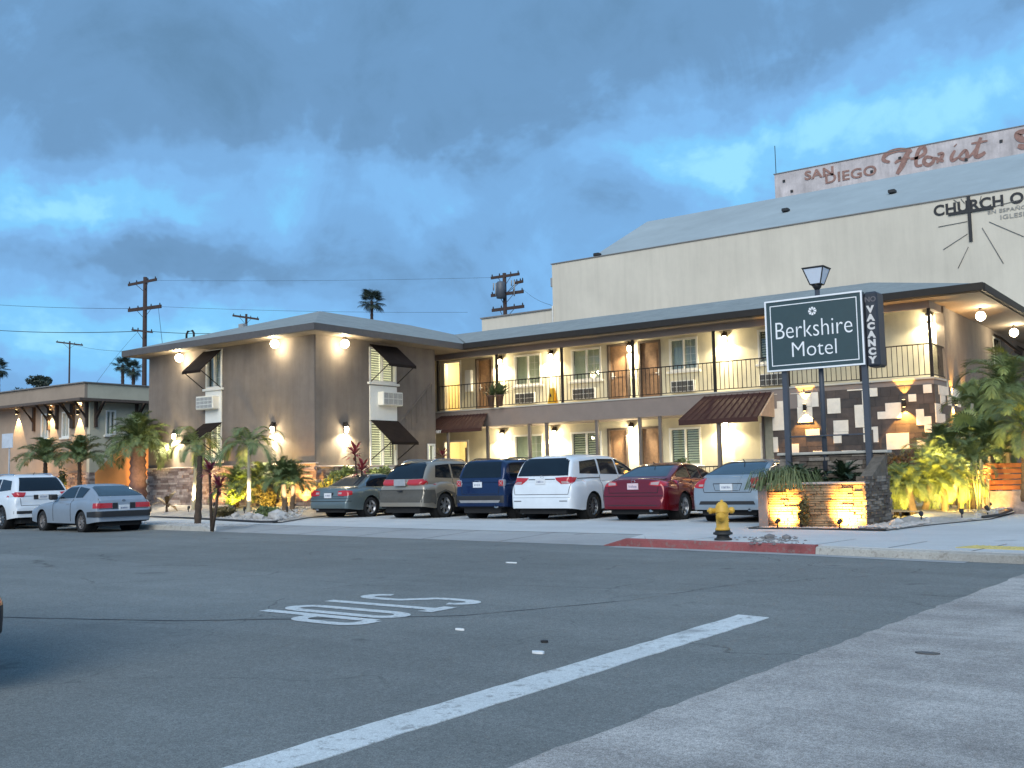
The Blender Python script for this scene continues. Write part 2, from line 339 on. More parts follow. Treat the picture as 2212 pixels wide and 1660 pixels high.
# sidewalk joints (grooves filled with dirt)
dirt = mat('joint_dirt', (.09, .085, .08), .95, var=.3, scale=9)
mb = MB()
for x in (-21.2, -19.1, -16.9, -14.7, -12.5): mb.box(x-.012, x+.012, kerbY(x)+.05, apr(x), .02, .0) if False else mb.add([(x-.015, kerbY(x)+.03, .0215), (x+.015, kerbY(x)+.03, .0215), (x+.40, apr(x), .1235), (x+.37, apr(x), .1235)], [(0, 1, 2, 3)])
mb.add([(KX0, apr(KX0)-.015, .1225), (KX1, apr(KX1)-.015, .1225), (KX1, apr(KX1)+.015, .1245), (KX0, apr(KX0)+.015, .1245)], [(0, 1, 2, 3)])
for x in (-8.2, -7.0, -5.8, -4.6, -3.4): mb.add([(x-.01, kerbY(x)+.2, .1445), (x+.01, kerbY(x)+.2, .1445), (x+.17, kerbY(x)+1.7, .1445), (x+.15, kerbY(x)+1.7, .1445)], [(0, 1, 2, 3)])
struct('pavement_joints', mb, dirt)
# parking bay lines
mb = MB()
for x in (-25.35, -22.7, -19.75, -16.85, -14.3, -11.5): mb.box(x-.05, x+.05, 23.0, 28.4, .1195, .1245)
struct('parking_lines', mb, paint_white)
# truncated-dome pad at the corner ramp
yel = mat('yellow_pad_paint', (.58, .47, .16), .8, var=.2, scale=8)
pad = thing('warning_pad', 'faded yellow rectangle painted on the corner sidewalk ramp', 'tactile paving', (-3.0, 15.8, .14))
mb = MB(); mb.slab([(-3.75, 15.95), (-2.75, 15.72), (-1.6, 15.35), (-1.5, 15.75), (-2.6, 16.25), (-3.6, 16.4)], .138, .149); mb.build('pad', yel, pad)
mb = MB()
for i in range(22):
    for j in range(5):
        x = -3.55+i*.09; yy = 16.02+j*.09-(x+3.55)*.26
        mb.lathe([(.02, 0), (.012, .006)], (x, yy, .149), 6)
tag(mb.build('dome', yel, pad), kind='stuff')

# road writing: limit line and STOP legend, flat paint
mb = MB()
pts0 = [(-3.90, 3.0), (-3.97, 8.89)]; pts1 = [(-3.64, 3.0), (-3.66, 8.83)]
rr = random.Random(5); L0 = []; L1 = []
for i in range(60):
    t = i/59; L0.append((pts0[0][0]+(pts0[1][0]-pts0[0][0])*t+rr.uniform(-.008, .008), -2+t*10.89)); L1.append((pts1[0][0]+(pts1[1][0]-pts1[0][0])*t+rr.uniform(-.008, .008), -2+t*10.83))
mb.slab(L0+L1[::-1], .012, .0165)
struct('stop_line', mb, paint_white)
stop = thing('road_legend', 'long white painted letters STOP stretched across the asphalt lane', 'road marking', (-7.45, 7.75, .012))
def arc(cu, cw, ru, rw, a0, a1, n=10): return [(cu+ru*math.cos(R(a0+(a1-a0)*i/n)), cw+rw*math.sin(R(a0+(a1-a0)*i/n))) for i in range(n+1)]
GL = {'S': [arc(.5, .80, .42, .145, 10, 180)+arc(.5, .66, .42, .13, 180, 250, 5)+arc(.5, .34, .42, .13, 70, 0, 5)+arc(.5, .20, .42, .145, 0, -170)],
      'T': [[(.5, .0), (.5, .93)], [(-.04, .955), (1.04, .955)]], 'O': [arc(.5, .80, .42, .145, 0, 180)+arc(.5, .20, .42, .145, 180, 360)+[(.92, .80)]],
      'P': [[(.09, 0), (.09, .96)], [(.09, .955)]+arc(.55, .83, .38, .125, 90, 0)+arc(.55, .60, .38, .125, 0, -90)+[(.09, .475)]]}
for ch, yc in (('S', 8.52), ('T', 7.97), ('O', 7.43), ('P', 6.93)):
    mb = MB()
    for k, st_ in enumerate(GL[ch]):
        n = len(st_); L_, R_ = [], []
        for i, (u, w) in enumerate(st_):
            a, b = st_[max(i-1, 0)], st_[min(i+1, n-1)]; dx, dy = (b[0]-a[0])*.36, (b[1]-a[1])*1.0; d_ = math.hypot(dx, dy) or 1; nu, nw = -dy/d_*.185, dx/d_*.055
            f = lambda uu, ww: (-8.28+ww*1.64+7.45, yc-(uu-.5)*.37-7.75-.05*(ww-.5))
            L_.append(f(u+nu, w+nw)); R_.append(f(u-nu, w-nw))
        for i in range(n-1): mb.add([(*L_[i], .0045+.0004*k), (*L_[i+1], .0045+.0004*k), (*R_[i+1], .0045+.0004*k), (*R_[i], .0045+.0004*k)], [(3, 2, 1, 0)])
    mb.build('letter', paint_white, stop, True)
# tar seam and litter
mb = MB(); sm = [(-60, 2.2), (-30, 3.6), (-12, 4.9), (-8.4, 6.2), (-6.2, 7.7), (-5.4, 9.4), (-4.9, 12), (-5.2, 14.6)]
sp_ = []
for (a, b), (c, d) in zip(sm[:-1], sm[1:]):
    for k in range(12): t = k/12; sp_.append((a+(c-a)*t+rr.uniform(-.015, .015), b+(d-b)*t+rr.uniform(-.015, .015)))
for (a, b), (c, d) in zip(sp_[:-1], sp_[1:]):
    w = rr.uniform(.012, .03); mb.add([(a, b-w, .0145), (c, d-w, .0145), (c, d+w, .0145), (a, b+w, .0145)], [(0, 1, 2, 3)])
struct('asphalt_seam', mb, mat('tar', (.045, .046, .048), .8, var=.2))
def litter(name, label, px, py, w, l, m, rz):
    p = atZ(px, py, .014); mb = MB(); n = 7; q = []
    for i in range(n): a = 6.28*i/n; q.append((p.x+math.cos(a+rz)*w*rr.uniform(.7, 1.1), p.y+math.sin(a+rz)*l*rr.uniform(.7, 1.1)))
    mb.slab(q, .014, .03); tag(mb.build(name, m), label, 'litter')
litter('paper_scrap', 'white paper scrap lying on the asphalt', 1163, 1412, .06, .03, mat('paper', (.75, .78, .8), .8), .3)
litter('dark_scrap', 'small black scrap lying on the asphalt behind the white paper scrap', 1176, 1388, .035, .03, mat('dark_rubber', (.02, .02, .022), .8), 1.)
litter('paper_scrap', 'tiny pale scrap on the road right of the painted letters', 993, 1362, .05, .015, MATS['paper'], 1.)
litter('paper_scrap', 'thin white scrap on the far side of the road before the driveway', 1105, 1217, .13, .02, MATS['paper'], .3)
litter('leaf_scrap', 'dark dry leaf on the pale concrete in the lower right', 2003, 1415, .09, .05, mat('dry_leaf', (.10, .10, .10), .9), .3)

# ================================================================== MOTEL
Y1, X1, Y3, Y2, XE, HE = 24.75, -26.2, 32.48, 34.05, -7.98, 6.54
FL, SB, WK = 3.99, 3.28, .60            # upper floor, slab bottom, raised lower walkway
stucco = mat('brown_stucco', (.172, .143, .122), .92, var=.07, scale=3, bump=.35, bscale=90, mottle=(.7, .12), streak=.22)
cream = mat('cream_stucco', (.62, .57, .42), .9, var=.05, scale=3, bump=.3, bscale=90, mottle=(.9, .07), streak=.12)
slabm = mat('slab_stucco', (.22, .18, .16), .9, var=.06, scale=3, bump=.3, bscale=90)
roofm = mat('grey_roofing', (.255, .275, .265), .9, var=.12, scale=5, bump=.5, bscale=60, mottle=(1.2, .12))
dark = mat('dark_brown_metal', (.025, .020, .018), .7, spec=.2, var=.15)
gutm = mat('gutter_metal', (.026, .023, .021), .6, spec=.25, var=.15)
white = mat('white_vinyl', (.72, .71, .66), .5, var=.04)
trimb = mat('brown_trim', (.10, .075, .06), .7, var=.12)
soff = mat('soffit_paint', (.22, .18, .14), .85, var=.05)
awnm = mat('awning_fabric', (.022, .016, .014), .95, spec=.08, var=.2, scale=4)
awnr = mat('brown_awning_metal', (.055, .026, .023), .7, spec=.2, var=.15, scale=4)
doorm = mat('wood_door', (.24, .14, .075), .5, var=.25, scale=8)
glassm = mat('window_glass', (.05, .06, .055), .05, var=.1, spec=.6)
curt = mat('curtain', (.74, .74, .56), .9, var=.08, scale=2)
curtb = mat('pale_curtain', (.60, .62, .58), .9, var=.06, scale=2)
curtlit = mat('lit_curtain', (.6, .6, .42), .9, var=.1, scale=5, emit=(1., .90, .68), estr=1.2)
blind = mat('louvre', (.78, .75, .56), .7, var=.08)
globem = mat('lamp_glass', (.9, .85, .7), .4, var=.02, emit=(1., .84, .55), estr=30)
bulbm = mat('bulb_glass', (.9, .85, .7), .4, var=.02, emit=(1., .86, .6), estr=26)
concw = mat('walkway_concrete', (.45, .43, .38), .9, var=.06, scale=4)
motel = thing('motel_building', 'L-shaped two-storey brown motel with white-lit balconies and grey hipped roof', 'motel', (-18, 33, 0))

class Wall:
    "plane helper: a runs to the right seen from outside, o outward"
    def __init__(s, face, c): s.face, s.c = face, c
    def P(s, a, o, z): return (a, s.c-o, z) if s.face == '-y' else (s.c+o, a, z)
    def box(s, mb, a0, a1, o0, o1, z0, z1):
        if s.face == '-y': mb.box(a0, a1, s.c-o1, s.c-o0, z0, z1)
        else: mb.box(s.c+o0, s.c+o1, a0, a1, z0, z1)
        return mb
    def bbox(s, mb, a0, a1, o0, o1, z0, z1, b=.012):
        if s.face == '-y': mb.bbox(a0, a1, s.c-o1, s.c-o0, z0, z1, b)
        else: mb.bbox(s.c+o0, s.c+o1, a0, a1, z0, z1, b)
        return mb
    def at(s, x, y): return (lambda p: (p.x, p.z))(atY(x, y, s.c)) if s.face == '-y' else (lambda p: (p.y, p.z))(atX(x, y, s.c))
    def out(s): return Vector((0, -1, 0)) if s.face == '-y' else Vector((1, 0, 0))
    def wall(s, mb, a0, a1, z0, z1, holes=(), rev=.14, thick=.22):
        A = sorted({a0, a1, *[h[0] for h in holes], *[h[1] for h in holes]}); Z = sorted({z0, z1, *[h[2] for h in holes], *[h[3] for h in holes]})
        A = [a for a in A if a0 <= a <= a1]; Z = [z for z in Z if z0 <= z <= z1]
        for i in range(len(A)-1):
            for j in range(len(Z)-1):
                ca, cz = (A[i]+A[i+1])/2, (Z[j]+Z[j+1])/2
                if any(h[0] < ca < h[1] and h[2] < cz < h[3] for h in holes): continue
                s.box(mb, A[i], A[i+1], -thick, 0, Z[j], Z[j+1])
        return mb
def window(w, parent, a0, a1, z0, z1, style='curtain', fr=.07, depth=.06, trim=True, mull=True, sill=True, deep=.1):
    m = MB()
    o0, o1 = -deep, .035
    w.box(m, a0, a0+fr, o0, o1, z0, z1); w.box(m, a1-fr, a1, o0, o1, z0, z1); w.box(m, a0+fr, a1-fr, o0, o1, z1-fr, z1); w.box(m, a0+fr, a1-fr, o0, o1, z0, z0+fr)
    if mull: w.box(m, (a0+a1)/2-.025, (a0+a1)/2+.025, o0, o1-.02, z0+fr, z1-fr)
    f = m.build('window', white, parent)
    m = MB(); w.box(m, a0+fr, a1-fr, -deep+.012, -deep+.02, z0+fr, z1-fr)
    g = m.build('pane', GLASS_CLEAR, f)
    cm = {'curtain': curt, 'pale': curtb, 'lit': curtlit, 'dark': glassm, 'louvre': blind, 'litlouvre': curtlit}[style]
    if 'louvre' in style:
        m = MB(); n = int((z1-z0-2*fr)/.085)
        for k in range(n):
            zz = z0+fr+(k+.5)*(z1-z0-2*fr)/n
            for (b0, b1) in ((a0+fr+.02, (a0+a1)/2-.03), ((a0+a1)/2+.03, a1-fr-.02)):
                m.add([w.P(b0, -deep-.03, zz-.03), w.P(b1, -deep-.03, zz-.03), w.P(b1, -deep-.075, zz+.03), w.P(b0, -deep-.075, zz+.03), w.P(b0, -deep-.04, zz-.036), w.P(b1, -deep-.04, zz-.036), w.P(b1, -deep-.085, zz+.024), w.P(b0, -deep-.085, zz+.024)],
                      [(0, 1, 2, 3), (7, 6, 5, 4), (0, 4, 5, 1), (3, 2, 6, 7)])
        m.build('shutter', blind, f)
    m = MB()
    # folded curtain sheet behind the glass
    n = 22; pts = []
    for k in range(n+1):
        a = a0+fr*.5+(a1-a0-fr)*k/n; d = -deep-.10-.012*math.sin(k*2.1)-(.008 if k % 2 else 0); pts.append((a, d))
    for (p, q) in zip(pts[:-1], pts[1:]): m.add([w.P(p[0], p[1], z0+.02), w.P(q[0], q[1], z0+.02), w.P(q[0], q[1], z1-.02), w.P(p[0], p[1], z1-.02)], [(0, 1, 2, 3)], True)
    m.build('curtain', cm if 'louvre' not in style else (glassm if style == 'louvre' else curtlit), f)
    if sill:
        m = MB(); w.bbox(m, a0-.1, a1+.1, -.02, .11, z0-.09, z0-.002, .012); m.build('sill', white, f)
    if mull and style in ('curtain', 'pale'):
        m = MB(); c = (a0+a1)/2
        for k in range(1, 4): zz = z0+fr+(z1-z0-2*fr)*k/4; w.box(m, c+.025, a1-fr, -deep+.02, -deep+.026, zz-.007, zz+.007)
        w.box(m, (c+a1-fr)/2-.007, (c+a1-fr)/2+.007, -deep+.0262, -deep+.032, z0+fr, z1-fr); m.build('muntin', white, f)
    return f
# clear glass: mostly see-through with a reflection
def clear_glass():
    m = bpy.data.materials.new('clear_glass'); m.use_nodes = True; nt = m.node_tree; N = nt.nodes; L = nt.links; N.clear()
    o = N.new('ShaderNodeOutputMaterial'); t = N.new('ShaderNodeBsdfTransparent'); t.inputs[0].default_value = (.86, .9, .88, 1)
    g = N.new('ShaderNodeBsdfGlossy'); g.inputs['Roughness'].default_value = .03; g.inputs[0].default_value = (1, 1, 1, 1)
    fr = N.new('ShaderNodeLayerWeight'); fr.inputs[0].default_value = .5; pw = N.new('ShaderNodeMath'); pw.operation = 'POWER'; pw.inputs[1].default_value = 4.; L.new(fr.outputs['Facing'], pw.inputs[0])
    ma = N.new('ShaderNodeMath'); ma.operation = 'MULTIPLY_ADD'; ma.inputs[1].default_value = .7; ma.inputs[2].default_value = .05; L.new(pw.outputs[0], ma.inputs[0])
    mx = N.new('ShaderNodeMixShader'); L.new(ma.outputs[0], mx.inputs[0]); L.new(t.outputs[0], mx.inputs[1]); L.new(g.outputs[0], mx.inputs[2]); L.new(mx.outputs[0], o.inputs[0]); return m
GLASS_CLEAR = clear_glass()
def door(w, parent, a0, a1, z0, z1, handle_side=1):
    m = MB(); j = .07
    w.box(m, a0-.01, a0+j, -.16, .03, z0, z1); w.box(m, a1-j, a1+.01, -.16, .03, z0, z1); w.box(m, a0+j, a1-j, -.16, .03, z1-j, z1)
    jb = m.build('door_frame', trimb, parent)
    m = MB(); b0, b1 = a0+j+.004, a1-j-.004; zt = z1-j-.004
    w.box(m, b0, b1, -.15, -.10, z0+.01, zt)
    d = m.build('door', doorm, parent)
    m = MB()          # two raised panels, the upper one arched
    s = (b1-b0)*.17; zm = z0+(zt-z0)*.42; n = 12
    arch = [w.P(b0+s, -.0999, zm+.08), w.P(b1-s, -.0999, zm+.08)]
    for k in range(n+1):
        t = k/n; a = b1-s-(b1-b0-2*s)*t; arch.append(w.P(a, -.0999, zt-.26+.13*math.sin(math.pi*t)))
    m.prism(arch, w.out()*.018); w.box(m, b0+s, b1-s, -.0999, -.082, z0+.2, zm-.08); m.build('door_panel', doorm, d)
    m = MB(); hx = b1-.07 if handle_side > 0 else b0+.07
    w.box(m, hx-.025, hx+.025, -.1, -.085, z0+.9, z0+1.15); w.box(m, hx-.02-(.1 if handle_side > 0 else -.0), hx+.02+(.0 if handle_side > 0 else .1), -.085, -.04, z0+.98, z0+1.01)
    m.build('door_handle', white, d)
    return d
def aircon(w, parent, a0, a1, z0, z1, out=.16, cols=4, rows=2, dk=True):
    m = MB(); w.bbox(m, a0, a1, 0.001, out, z0, z1, .02); b = m.build('air_conditioner', white, parent)
    m = MB(); c = .035; wdt = (a1-a0-c*2)/cols; hh = (z1-z0-c*2)/rows
    for i in range(cols):
        for j in range(rows): w.box(m, a0+c+i*wdt+.012, a0+c+(i+1)*wdt-.012, out, out+.004, z0+c+j*hh+.012, z0+c+(j+1)*hh-.012)
    m.build('grille', mat('dark_grille', (.05, .05, .05), .6) if dk else mat('grey_grille', (.25, .25, .24), .6), b)
    m = MB()
    for j in range(int((z1-z0)/.03)): zz = z0+c+j*.03; w.box(m, a0+c, a1-c, out+.004, out+.010, zz, zz+.006)
    m.build('fin', white if not dk else mat('grey_fin', (.2, .2, .19), .5), b)
    return b
def globe_lamp(parent, p, energy=70):
    m = MB(); m.lathe([(.05, .16), (.05, .0), (.06, -.02)], p, 12); b = m.build('wall_lamp', dark, parent)
    m = MB(); m.ball((p[0], p[1], p[2]-.16), .15, 16); m.build('globe', globem, b)
    light('POINT', (p[0], p[1], p[2]-.36), energy*.5, CREAM, b, rad=.06); light('POINT', (p[0]+.14, p[1]-.2, p[2]-.04), energy*.5, CREAM, b, rad=.06)
def sconce(w, parent, a, z, e_wide=46, e_nar=90, col=CREAM):
    e_wide *= 4.6; e_nar *= 4.5
    "shielded coach lamp: hood above, bright to the sides and a tight beam down the wall"
    m = MB(); c = w.P(a, .13, z)
    m.lathe([(.02, .22), (.04, .17), (.12, .06), (.13, .045), (.11, .05), (.02, .09)], c, 12)
    w.box(m, a-.05, a+.05, 0.001, .03, z-.1, z+.2); w.box(m, a-.014, a+.014, .03, .13, z+.17, z+.195)
    b = m.build('wall_lamp', dark, parent)
    m = MB(); m.lathe([(.055, .04), (.075, -.02), (.065, -.14), (.03, -.18)], c, 12); m.build('globe', bulbm, b)
    m = MB()      # two cage bars of the lantern
    for s in (-1, 1): q = w.P(a+s*.085, .06, z); m.tube([(q[0], q[1], z+.05), (q[0], q[1], z-.2)], .012, 5)
    m.build('cage', dark, b)
    o = w.out(); pos = Vector(w.P(a, .15, z-.2))
    light('SPOT', pos, e_wide, col, b, d=Vector((0, 0, -1))-o*.22, size=158, blend=.45, rad=.05)
    light('SPOT', Vector(w.P(a, .17, z-.24)), e_nar, col, b, d=Vector((0, 0, -1))-o*.16, size=34, blend=.35, rad=.02)
    light('POINT', Vector(w.P(a, .30, z-.1)), e_wide*.10, col, b, rad=.05)
def updown(w, parent, a, z, e=40, col=AMBER, up=62, dn=88, out=.13):
    e *= 6.5
    m = MB(); m.lathe([(.055, -.11), (.055, .11)], w.P(a, out, z), 12); w.box(m, a-.03, a+.03, .001, out, z-.03, z+.03); b = m.build('wall_lamp', dark, parent)
    m = MB(); p = w.P(a, out, z); m.lathe([(.045, -.114), (.045, -.113)], p, 12); m.lathe([(.045, .113), (.045, .114)], p, 12); m.build('globe', mat('amber_lens', (.9, .7, .4), .4, emit=(1, .75, .35), estr=14), b)
    o = w.out()
    light('SPOT', Vector(w.P(a, out, z+.13)), e*.8, col, b, d=Vector((0, 0, 1))-o*.12, size=up, blend=.25, rad=.02)
    light('SPOT', Vector(w.P(a, out, z-.13)), e, col, b, d=Vector((0, 0, -1))-o*.12, size=dn, blend=.25, rad=.02)

WF, WR, WM, WS, WE = Wall('-y', Y1), Wall('+x', X1), Wall('-y', Y2), Wall('-y', Y3), Wall('+x', XE)
XL = -35.62
# ---- projecting left block walls
hl = []   # window bays on the front face: upper and lower, with the white panel between them
fa0, fa1 = WF.at(461, 842)[0]-.42, WF.at(480, 838)[0]
up_w = (fa0, fa1, 4.80, 6.24); lo_w = (fa0, fa1, 2.12, 3.5)
mb = MB(); WF.wall(mb, XL, X1-.221, .1, 6.3, [up_w, lo_w]); mb.build('wall', stucco, motel)
ra0, ra1 = WR.at(797, 800)[0], WR.at(855, 800)[0]
rup = (ra0, ra1, 4.82, 6.1); rlo = (ra0, ra1, 1.75, 3.4)
ns = (WR.at(923, 960)[0], WR.at(939, 960)[0], 1.95, 2.62)
mb = MB(); WR.wall(mb, Y1+.0, 31.05, .1, 6.3, [rup, rlo, ns]); mb.build('wall', stucco, motel)
mb = MB(); mb.box(XL, XL+.219, Y1+.225, 40, .1, 6.3); mb.box(XL+.22, X1-.22, 39.8, 40, .1, 6.3); mb.box(X1-3.0, X1-.225, 30.83, 31.05, .1, 6.3); mb.build('wall', stucco, motel)
# corner pilasters, a shade proud
mb = MB(); WF.box(mb, X1-1.15, X1-.02, .001, .035, 1.95, 6.28); mb.build('pilaster', stucco, motel)
window(WF, motel, up_w[0], up_w[1], up_w[2], up_w[3], 'pale'); window(WF, motel, lo_w[0], lo_w[1], lo_w[2], lo_w[3], 'litlouvre')
window(WR, motel, rup[0], rup[1], rup[2], rup[3], 'litlouvre'); window(WR, motel, rlo[0], rlo[1], rlo[2], rlo[3], 'litlouvre'); window(WR, motel, ns[0], ns[1], ns[2], ns[3], 'lit', sill=False, mull=False)
mb = MB(); WF.box(mb, fa0, fa1, .002, .04, 3.52, 4.70); mb.build('panel', white, motel)
mb = MB(); WR.box(mb, ra0, ra1, .002, .04, 3.42, 4.70); mb.build('panel', white, motel)
aircon(WF, motel, fa0-.18, fa1-.12, 4.02, 4.50, .34, 4, 3, False)
aircon(WR, motel, ra0+.42, ra1+.05, 3.98, 4.48, .30, 4, 2, False)
def awning(w, parent, a0, a1, ztop, zbot, out, m_=None, lip=.10, braces=True, flare0=0., flare1=0., seams=0):
    m = MB(); t = .03
    A = [w.P(a0, .05, ztop), w.P(a1, .05, ztop), w.P(a1+flare1, out, zbot), w.P(a0-flare0, out, zbot)]
    B = [(p[0], p[1], p[2]-t) for p in A]; C = [(A[2][0], A[2][1], zbot-lip), (A[3][0], A[3][1], zbot-lip)]
    m.add(A+B, [(0, 1, 2, 3), (7, 6, 5, 4), (0, 3, 7, 4), (1, 5, 6, 2), (0, 4, 5, 1)])
    m.prism([w.P(a0-flare0, out, zbot), w.P(a1+flare1, out, zbot), w.P(a1+flare1, out, zbot-lip), w.P(a0-flare0, out, zbot-lip)], w.out()*-.02)
    aw = m.build('awning', m_ or awnm, parent)
    if seams:
        m = MB()
        for k in range(seams+1):
            t_ = k/seams; p0 = Vector(w.P(a0+(a1-a0)*t_, .05, ztop+.012)); p1 = Vector(w.P(a0-flare0+(a1-a0+flare0+flare1)*t_, out, zbot+.012)); m.tube([p0, p1], .016, 4, smooth=False)
        m.build('seam', m_ or awnm, aw)
    if braces:
        m = MB()
        for a in (a0+.03-flare0, a1-.03+flare1): m = MB(); m.tube([w.P(a, out-.05, zbot-.02), w.P(min(max(a, a0), a1), .02, zbot-.62)], .018, 6); m.build('brace', dark, aw)
    return aw
awning(WF, motel, fa0-.12, fa1+.02, 6.22, 5.40, 1.0); awning(WF, motel, fa0-.1, fa1+.02, 3.50, 2.82, 1.05)
awning(WR, motel, ra0+.0, ra1+.02, 6.20, 5.42, 1.0); awning(WR, motel, ra0+.02, ra1+.04, 3.44, 2.62, 1.05)
for (x, y) in ((387, 768), (593, 737)):
    a, z = Wall('-y', Y1-.3).at(x, y); globe_lamp(motel, (a, Y1-.3, z+.06))
a, z = Wall('+x', X1+.3).at(745, 737); globe_lamp(motel, (X1+.3, a, z+.06))
for (x, y) in ((382, 940), (594, 925)): a, z = WF.at(x, y); sconce(WF, motel, a, z, 72, 75)
a, z = WR.at(743, 925); sconce(WR, motel, a, z, 72, 75)
# stone veneer plinth with cap
stonem = mat('pink_grey_stone', (.30, .235, .21), .9, var=.3, scale=5, bump=.5, bscale=40, mottle=(9, .25))
def veneer(name, w, a0, a1, z0, z1, m_, parent, seed, row=.095, lmin=.16, lmax=.5, stuff=True, dmin=.03, dmax=.075, cap=None):
    r = random.Random(seed); z = z0; MM = [MB(), MB(), MB()]; objs = []
    while z < z1-.01:
        h = min(row*r.uniform(.7, 1.25), z1-z); a = a0-r.uniform(0, lmin) if stuff else a0
        while a < a1-.02:
            l = r.uniform(lmin, lmax); b = min(a+l, a1); aa = max(a, a0)
            if b-aa > .03:
                d = r.uniform(dmin, dmax)
                if stuff: w.box(r.choice(MM), aa+.003, b-.003, .002, d, z+.003, z+h-.003)
                else:
                    q = MB(); w.bbox(q, aa+.003, b-.003, .002, d, z+.003, z+h-.003, .008); objs.append(q.build('stone', m_, parent))
            a = b
        z += h
    if stuff:
        base = {'pink_grey_stone': [(.30, .225, .20), (.20, .145, .125), (.40, .33, .29)], 'grey_stone': [(.15, .125, .105), (.10, .08, .068), (.22, .19, .16)]}[m_.name]
        for k, q in enumerate(MM): tag(q.build(name, m_ if k == 0 else mat('%s_%s' % (('light', 'dark')[k == 1], m_.name), base[k], .9, var=.25, scale=5, bump=.5, bscale=40, mottle=(9, .2)), parent), kind='stuff')
    return len(objs)
veneer('stone_veneer', WF, XL, X1+.06, .1, 1.86, stonem, motel, 11)
veneer('stone_veneer', WR, Y1, 30.9, .1, 1.74, stonem, motel, 12)
mb = MB(); WF.bbox(mb, XL-.05, X1+.13, .0, .12, 1.862, 1.92, .015); mb.build('stone_cap', mat('cap_stone', (.42, .35, .31), .85, var=.12), motel)
mb = MB(); WR.bbox(mb, Y1-.0, 30.9, .0, .12, 1.742, 1.80, .015); mb.build('stone_cap', MATS['cap_stone'], motel)
# faint old stair rail on the side wall
mb = MB(); q = []
for i in range(9):
    a = 28.4+i*.3; zz = 2.9+i*.26; WR.box(mb, a-.01, a+.01, .04, .06, zz-.8, zz); q.append(WR.P(a, .05, zz))
mb.tube(q, .02, 6); mb.build('stair_rail', stucco, motel)

# ---- roofs
def roofpart(name, vs, fs, m_=roofm):
    mb = MB(); mb.add(vs, fs); return mb.build(name, m_, motel)
XA, XB, YA, YB = -36.26, -25.44, 23.98, 40.3; xr, zr = (-36.26-25.44)/2, 8.16; hw = (XB-XA)/2
roofpart('roof', [(XA, YA, HE), (XB, YA, HE), (XB, YB, HE), (XA, YB, HE), (xr, YA+hw, zr), (xr, YB-hw, zr)], [(0, 1, 4), (1, 2, 5, 4), (2, 3, 5), (3, 0, 4, 5), (3, 2, 1, 0)])
XC, YC_, YD = -6.41, 31.95, 60.5; yr2, zr2 = 36.22, 7.72
xp_ = XC-(yr2-YC_)*1.02
roofpart('roof', [(-25.3, YC_, HE+.004), (XC, YC_, HE+.004), (XC, YD, HE+.004), (xp_*2-XC, YD, HE+.004), (xp_, yr2, zr2), (-29.4, yr2, zr2), (xp_, YD-4, zr2), (xp_*2-XC, 40.5, HE+.004), (-25.3, 40.5, HE+.004)],
         [(0, 1, 4, 5), (1, 2, 6, 4), (2, 3, 6), (3, 7, 4, 6), (7, 8, 5, 4)])
# soffits and fascia
mb = MB(); mb.box(XA+.03, XB-.03, YA+.03, YB-.03, 6.302, 6.33); mb.build('soffit', soff, motel)
mb = MB(); mb.box(XB, XC-.03, YC_+.03, YD-.03, 6.305, 6.335); mb.build('soffit', soff, motel)
def fascia(x0, y0, x1, y1, z0=6.33, z1=HE+.012, t=.10):
    mb = MB(); ax = abs(x1-x0) > abs(y1-y0)
    if ax: mb.bbox(min(x0, x1), max(x0, x1), y0-t, y0, z0, z1, .02)
    else: mb.bbox(x0, x0+t, min(y0, y1), max(y0, y1), z0, z1, .02)
    return mb.build('gutter', gutm, motel)
mb = MB(); mb.box(XA-.02, XB+.02, YA-.03, YA+.03, 6.31, HE+.006); mb.box(XB-.03, XB+.03, YA+.03, YC_-.1, 6.31, HE+.006); mb.box(XA-.03, XA+.03, YA+.03, YB, 6.31, HE+.006); mb.build('fascia', mat('fascia_paint', (.10, .09, .085), .6), motel)
fascia(XB+.035, YC_, XC+.1, YC_, 6.32, HE+.02, .12); fascia(XC, YC_-.12+.125, XC, YD, 6.32, HE+.02, .12)
# ---- main wing
doorsU = [(-26.5, -25.6), (-20.14, -19.22), (-18.80, -17.88)]
winU = [(-24.53, -23.2, 4.92, 6.17), (-21.78, -20.42, 4.92, 6.17), (-17.52, -16.38, 4.98, 6.17), (-14.1, -12.9, 4.98, 6.17)]
openU = (-28.25, -27.28, FL, 6.22)
hU = [(a, b, FL, 6.2) for a, b in doorsU]+winU+[openU]
winL = [(-24.62, -23.2, 1.55, 2.95), (-21.9, -20.5, 1.55, 2.95), (-17.64, -16.38, 1.55, 2.92), (-14.15, -13.25, 1.5, 2.95)]
doorsL = [(-20.24, -19.36), (-18.86, -17.96)]
lobby = (-28.3, -26.95, WK, 2.86)
hL = [(a, b, WK, 3.02) for a, b in doorsL]+winL+[lobby]
mb = MB(); WM.wall(mb, -30, XE, FL-.3, 6.3, hU); mb.build('wall', cream, motel)
mb = MB(); WM.wall(mb, -30, -12.6, WK-.1, FL-.302, hL); mb.build('wall', cream, motel)
mb = MB(); mb.box(XE-.22, XE, Y2+.225, 60, .1, 6.3); WE.box(mb, Y2-.1, Y2+.22, -.2, .05, FL, 6.29); mb.build('wall', stucco, motel)
mb = MB(); mb.box(-30, XE-.22, 59.8, 60, .1, 6.3); mb.box(-30.2, -30, 31.1, 60, .1, 6.3); mb.build('wall', stucco, motel)
for i, (a, b) in enumerate(doorsU): door(WM, motel, a, b, FL, 6.2, (-1, -1, 1)[i])
for i, (a, b) in enumerate(doorsL): door(WM, motel, a, b, WK, 3.02, (-1, 1)[i])
for i, wn in enumerate(winU): window(WM, motel, *wn, style=('curtain', 'curtain', 'pale', 'louvre')[i])
for i, wn in enumerate(winL): window(WM, motel, *wn, style=('curtain', 'louvre', 'louvre', 'curtain')[i])
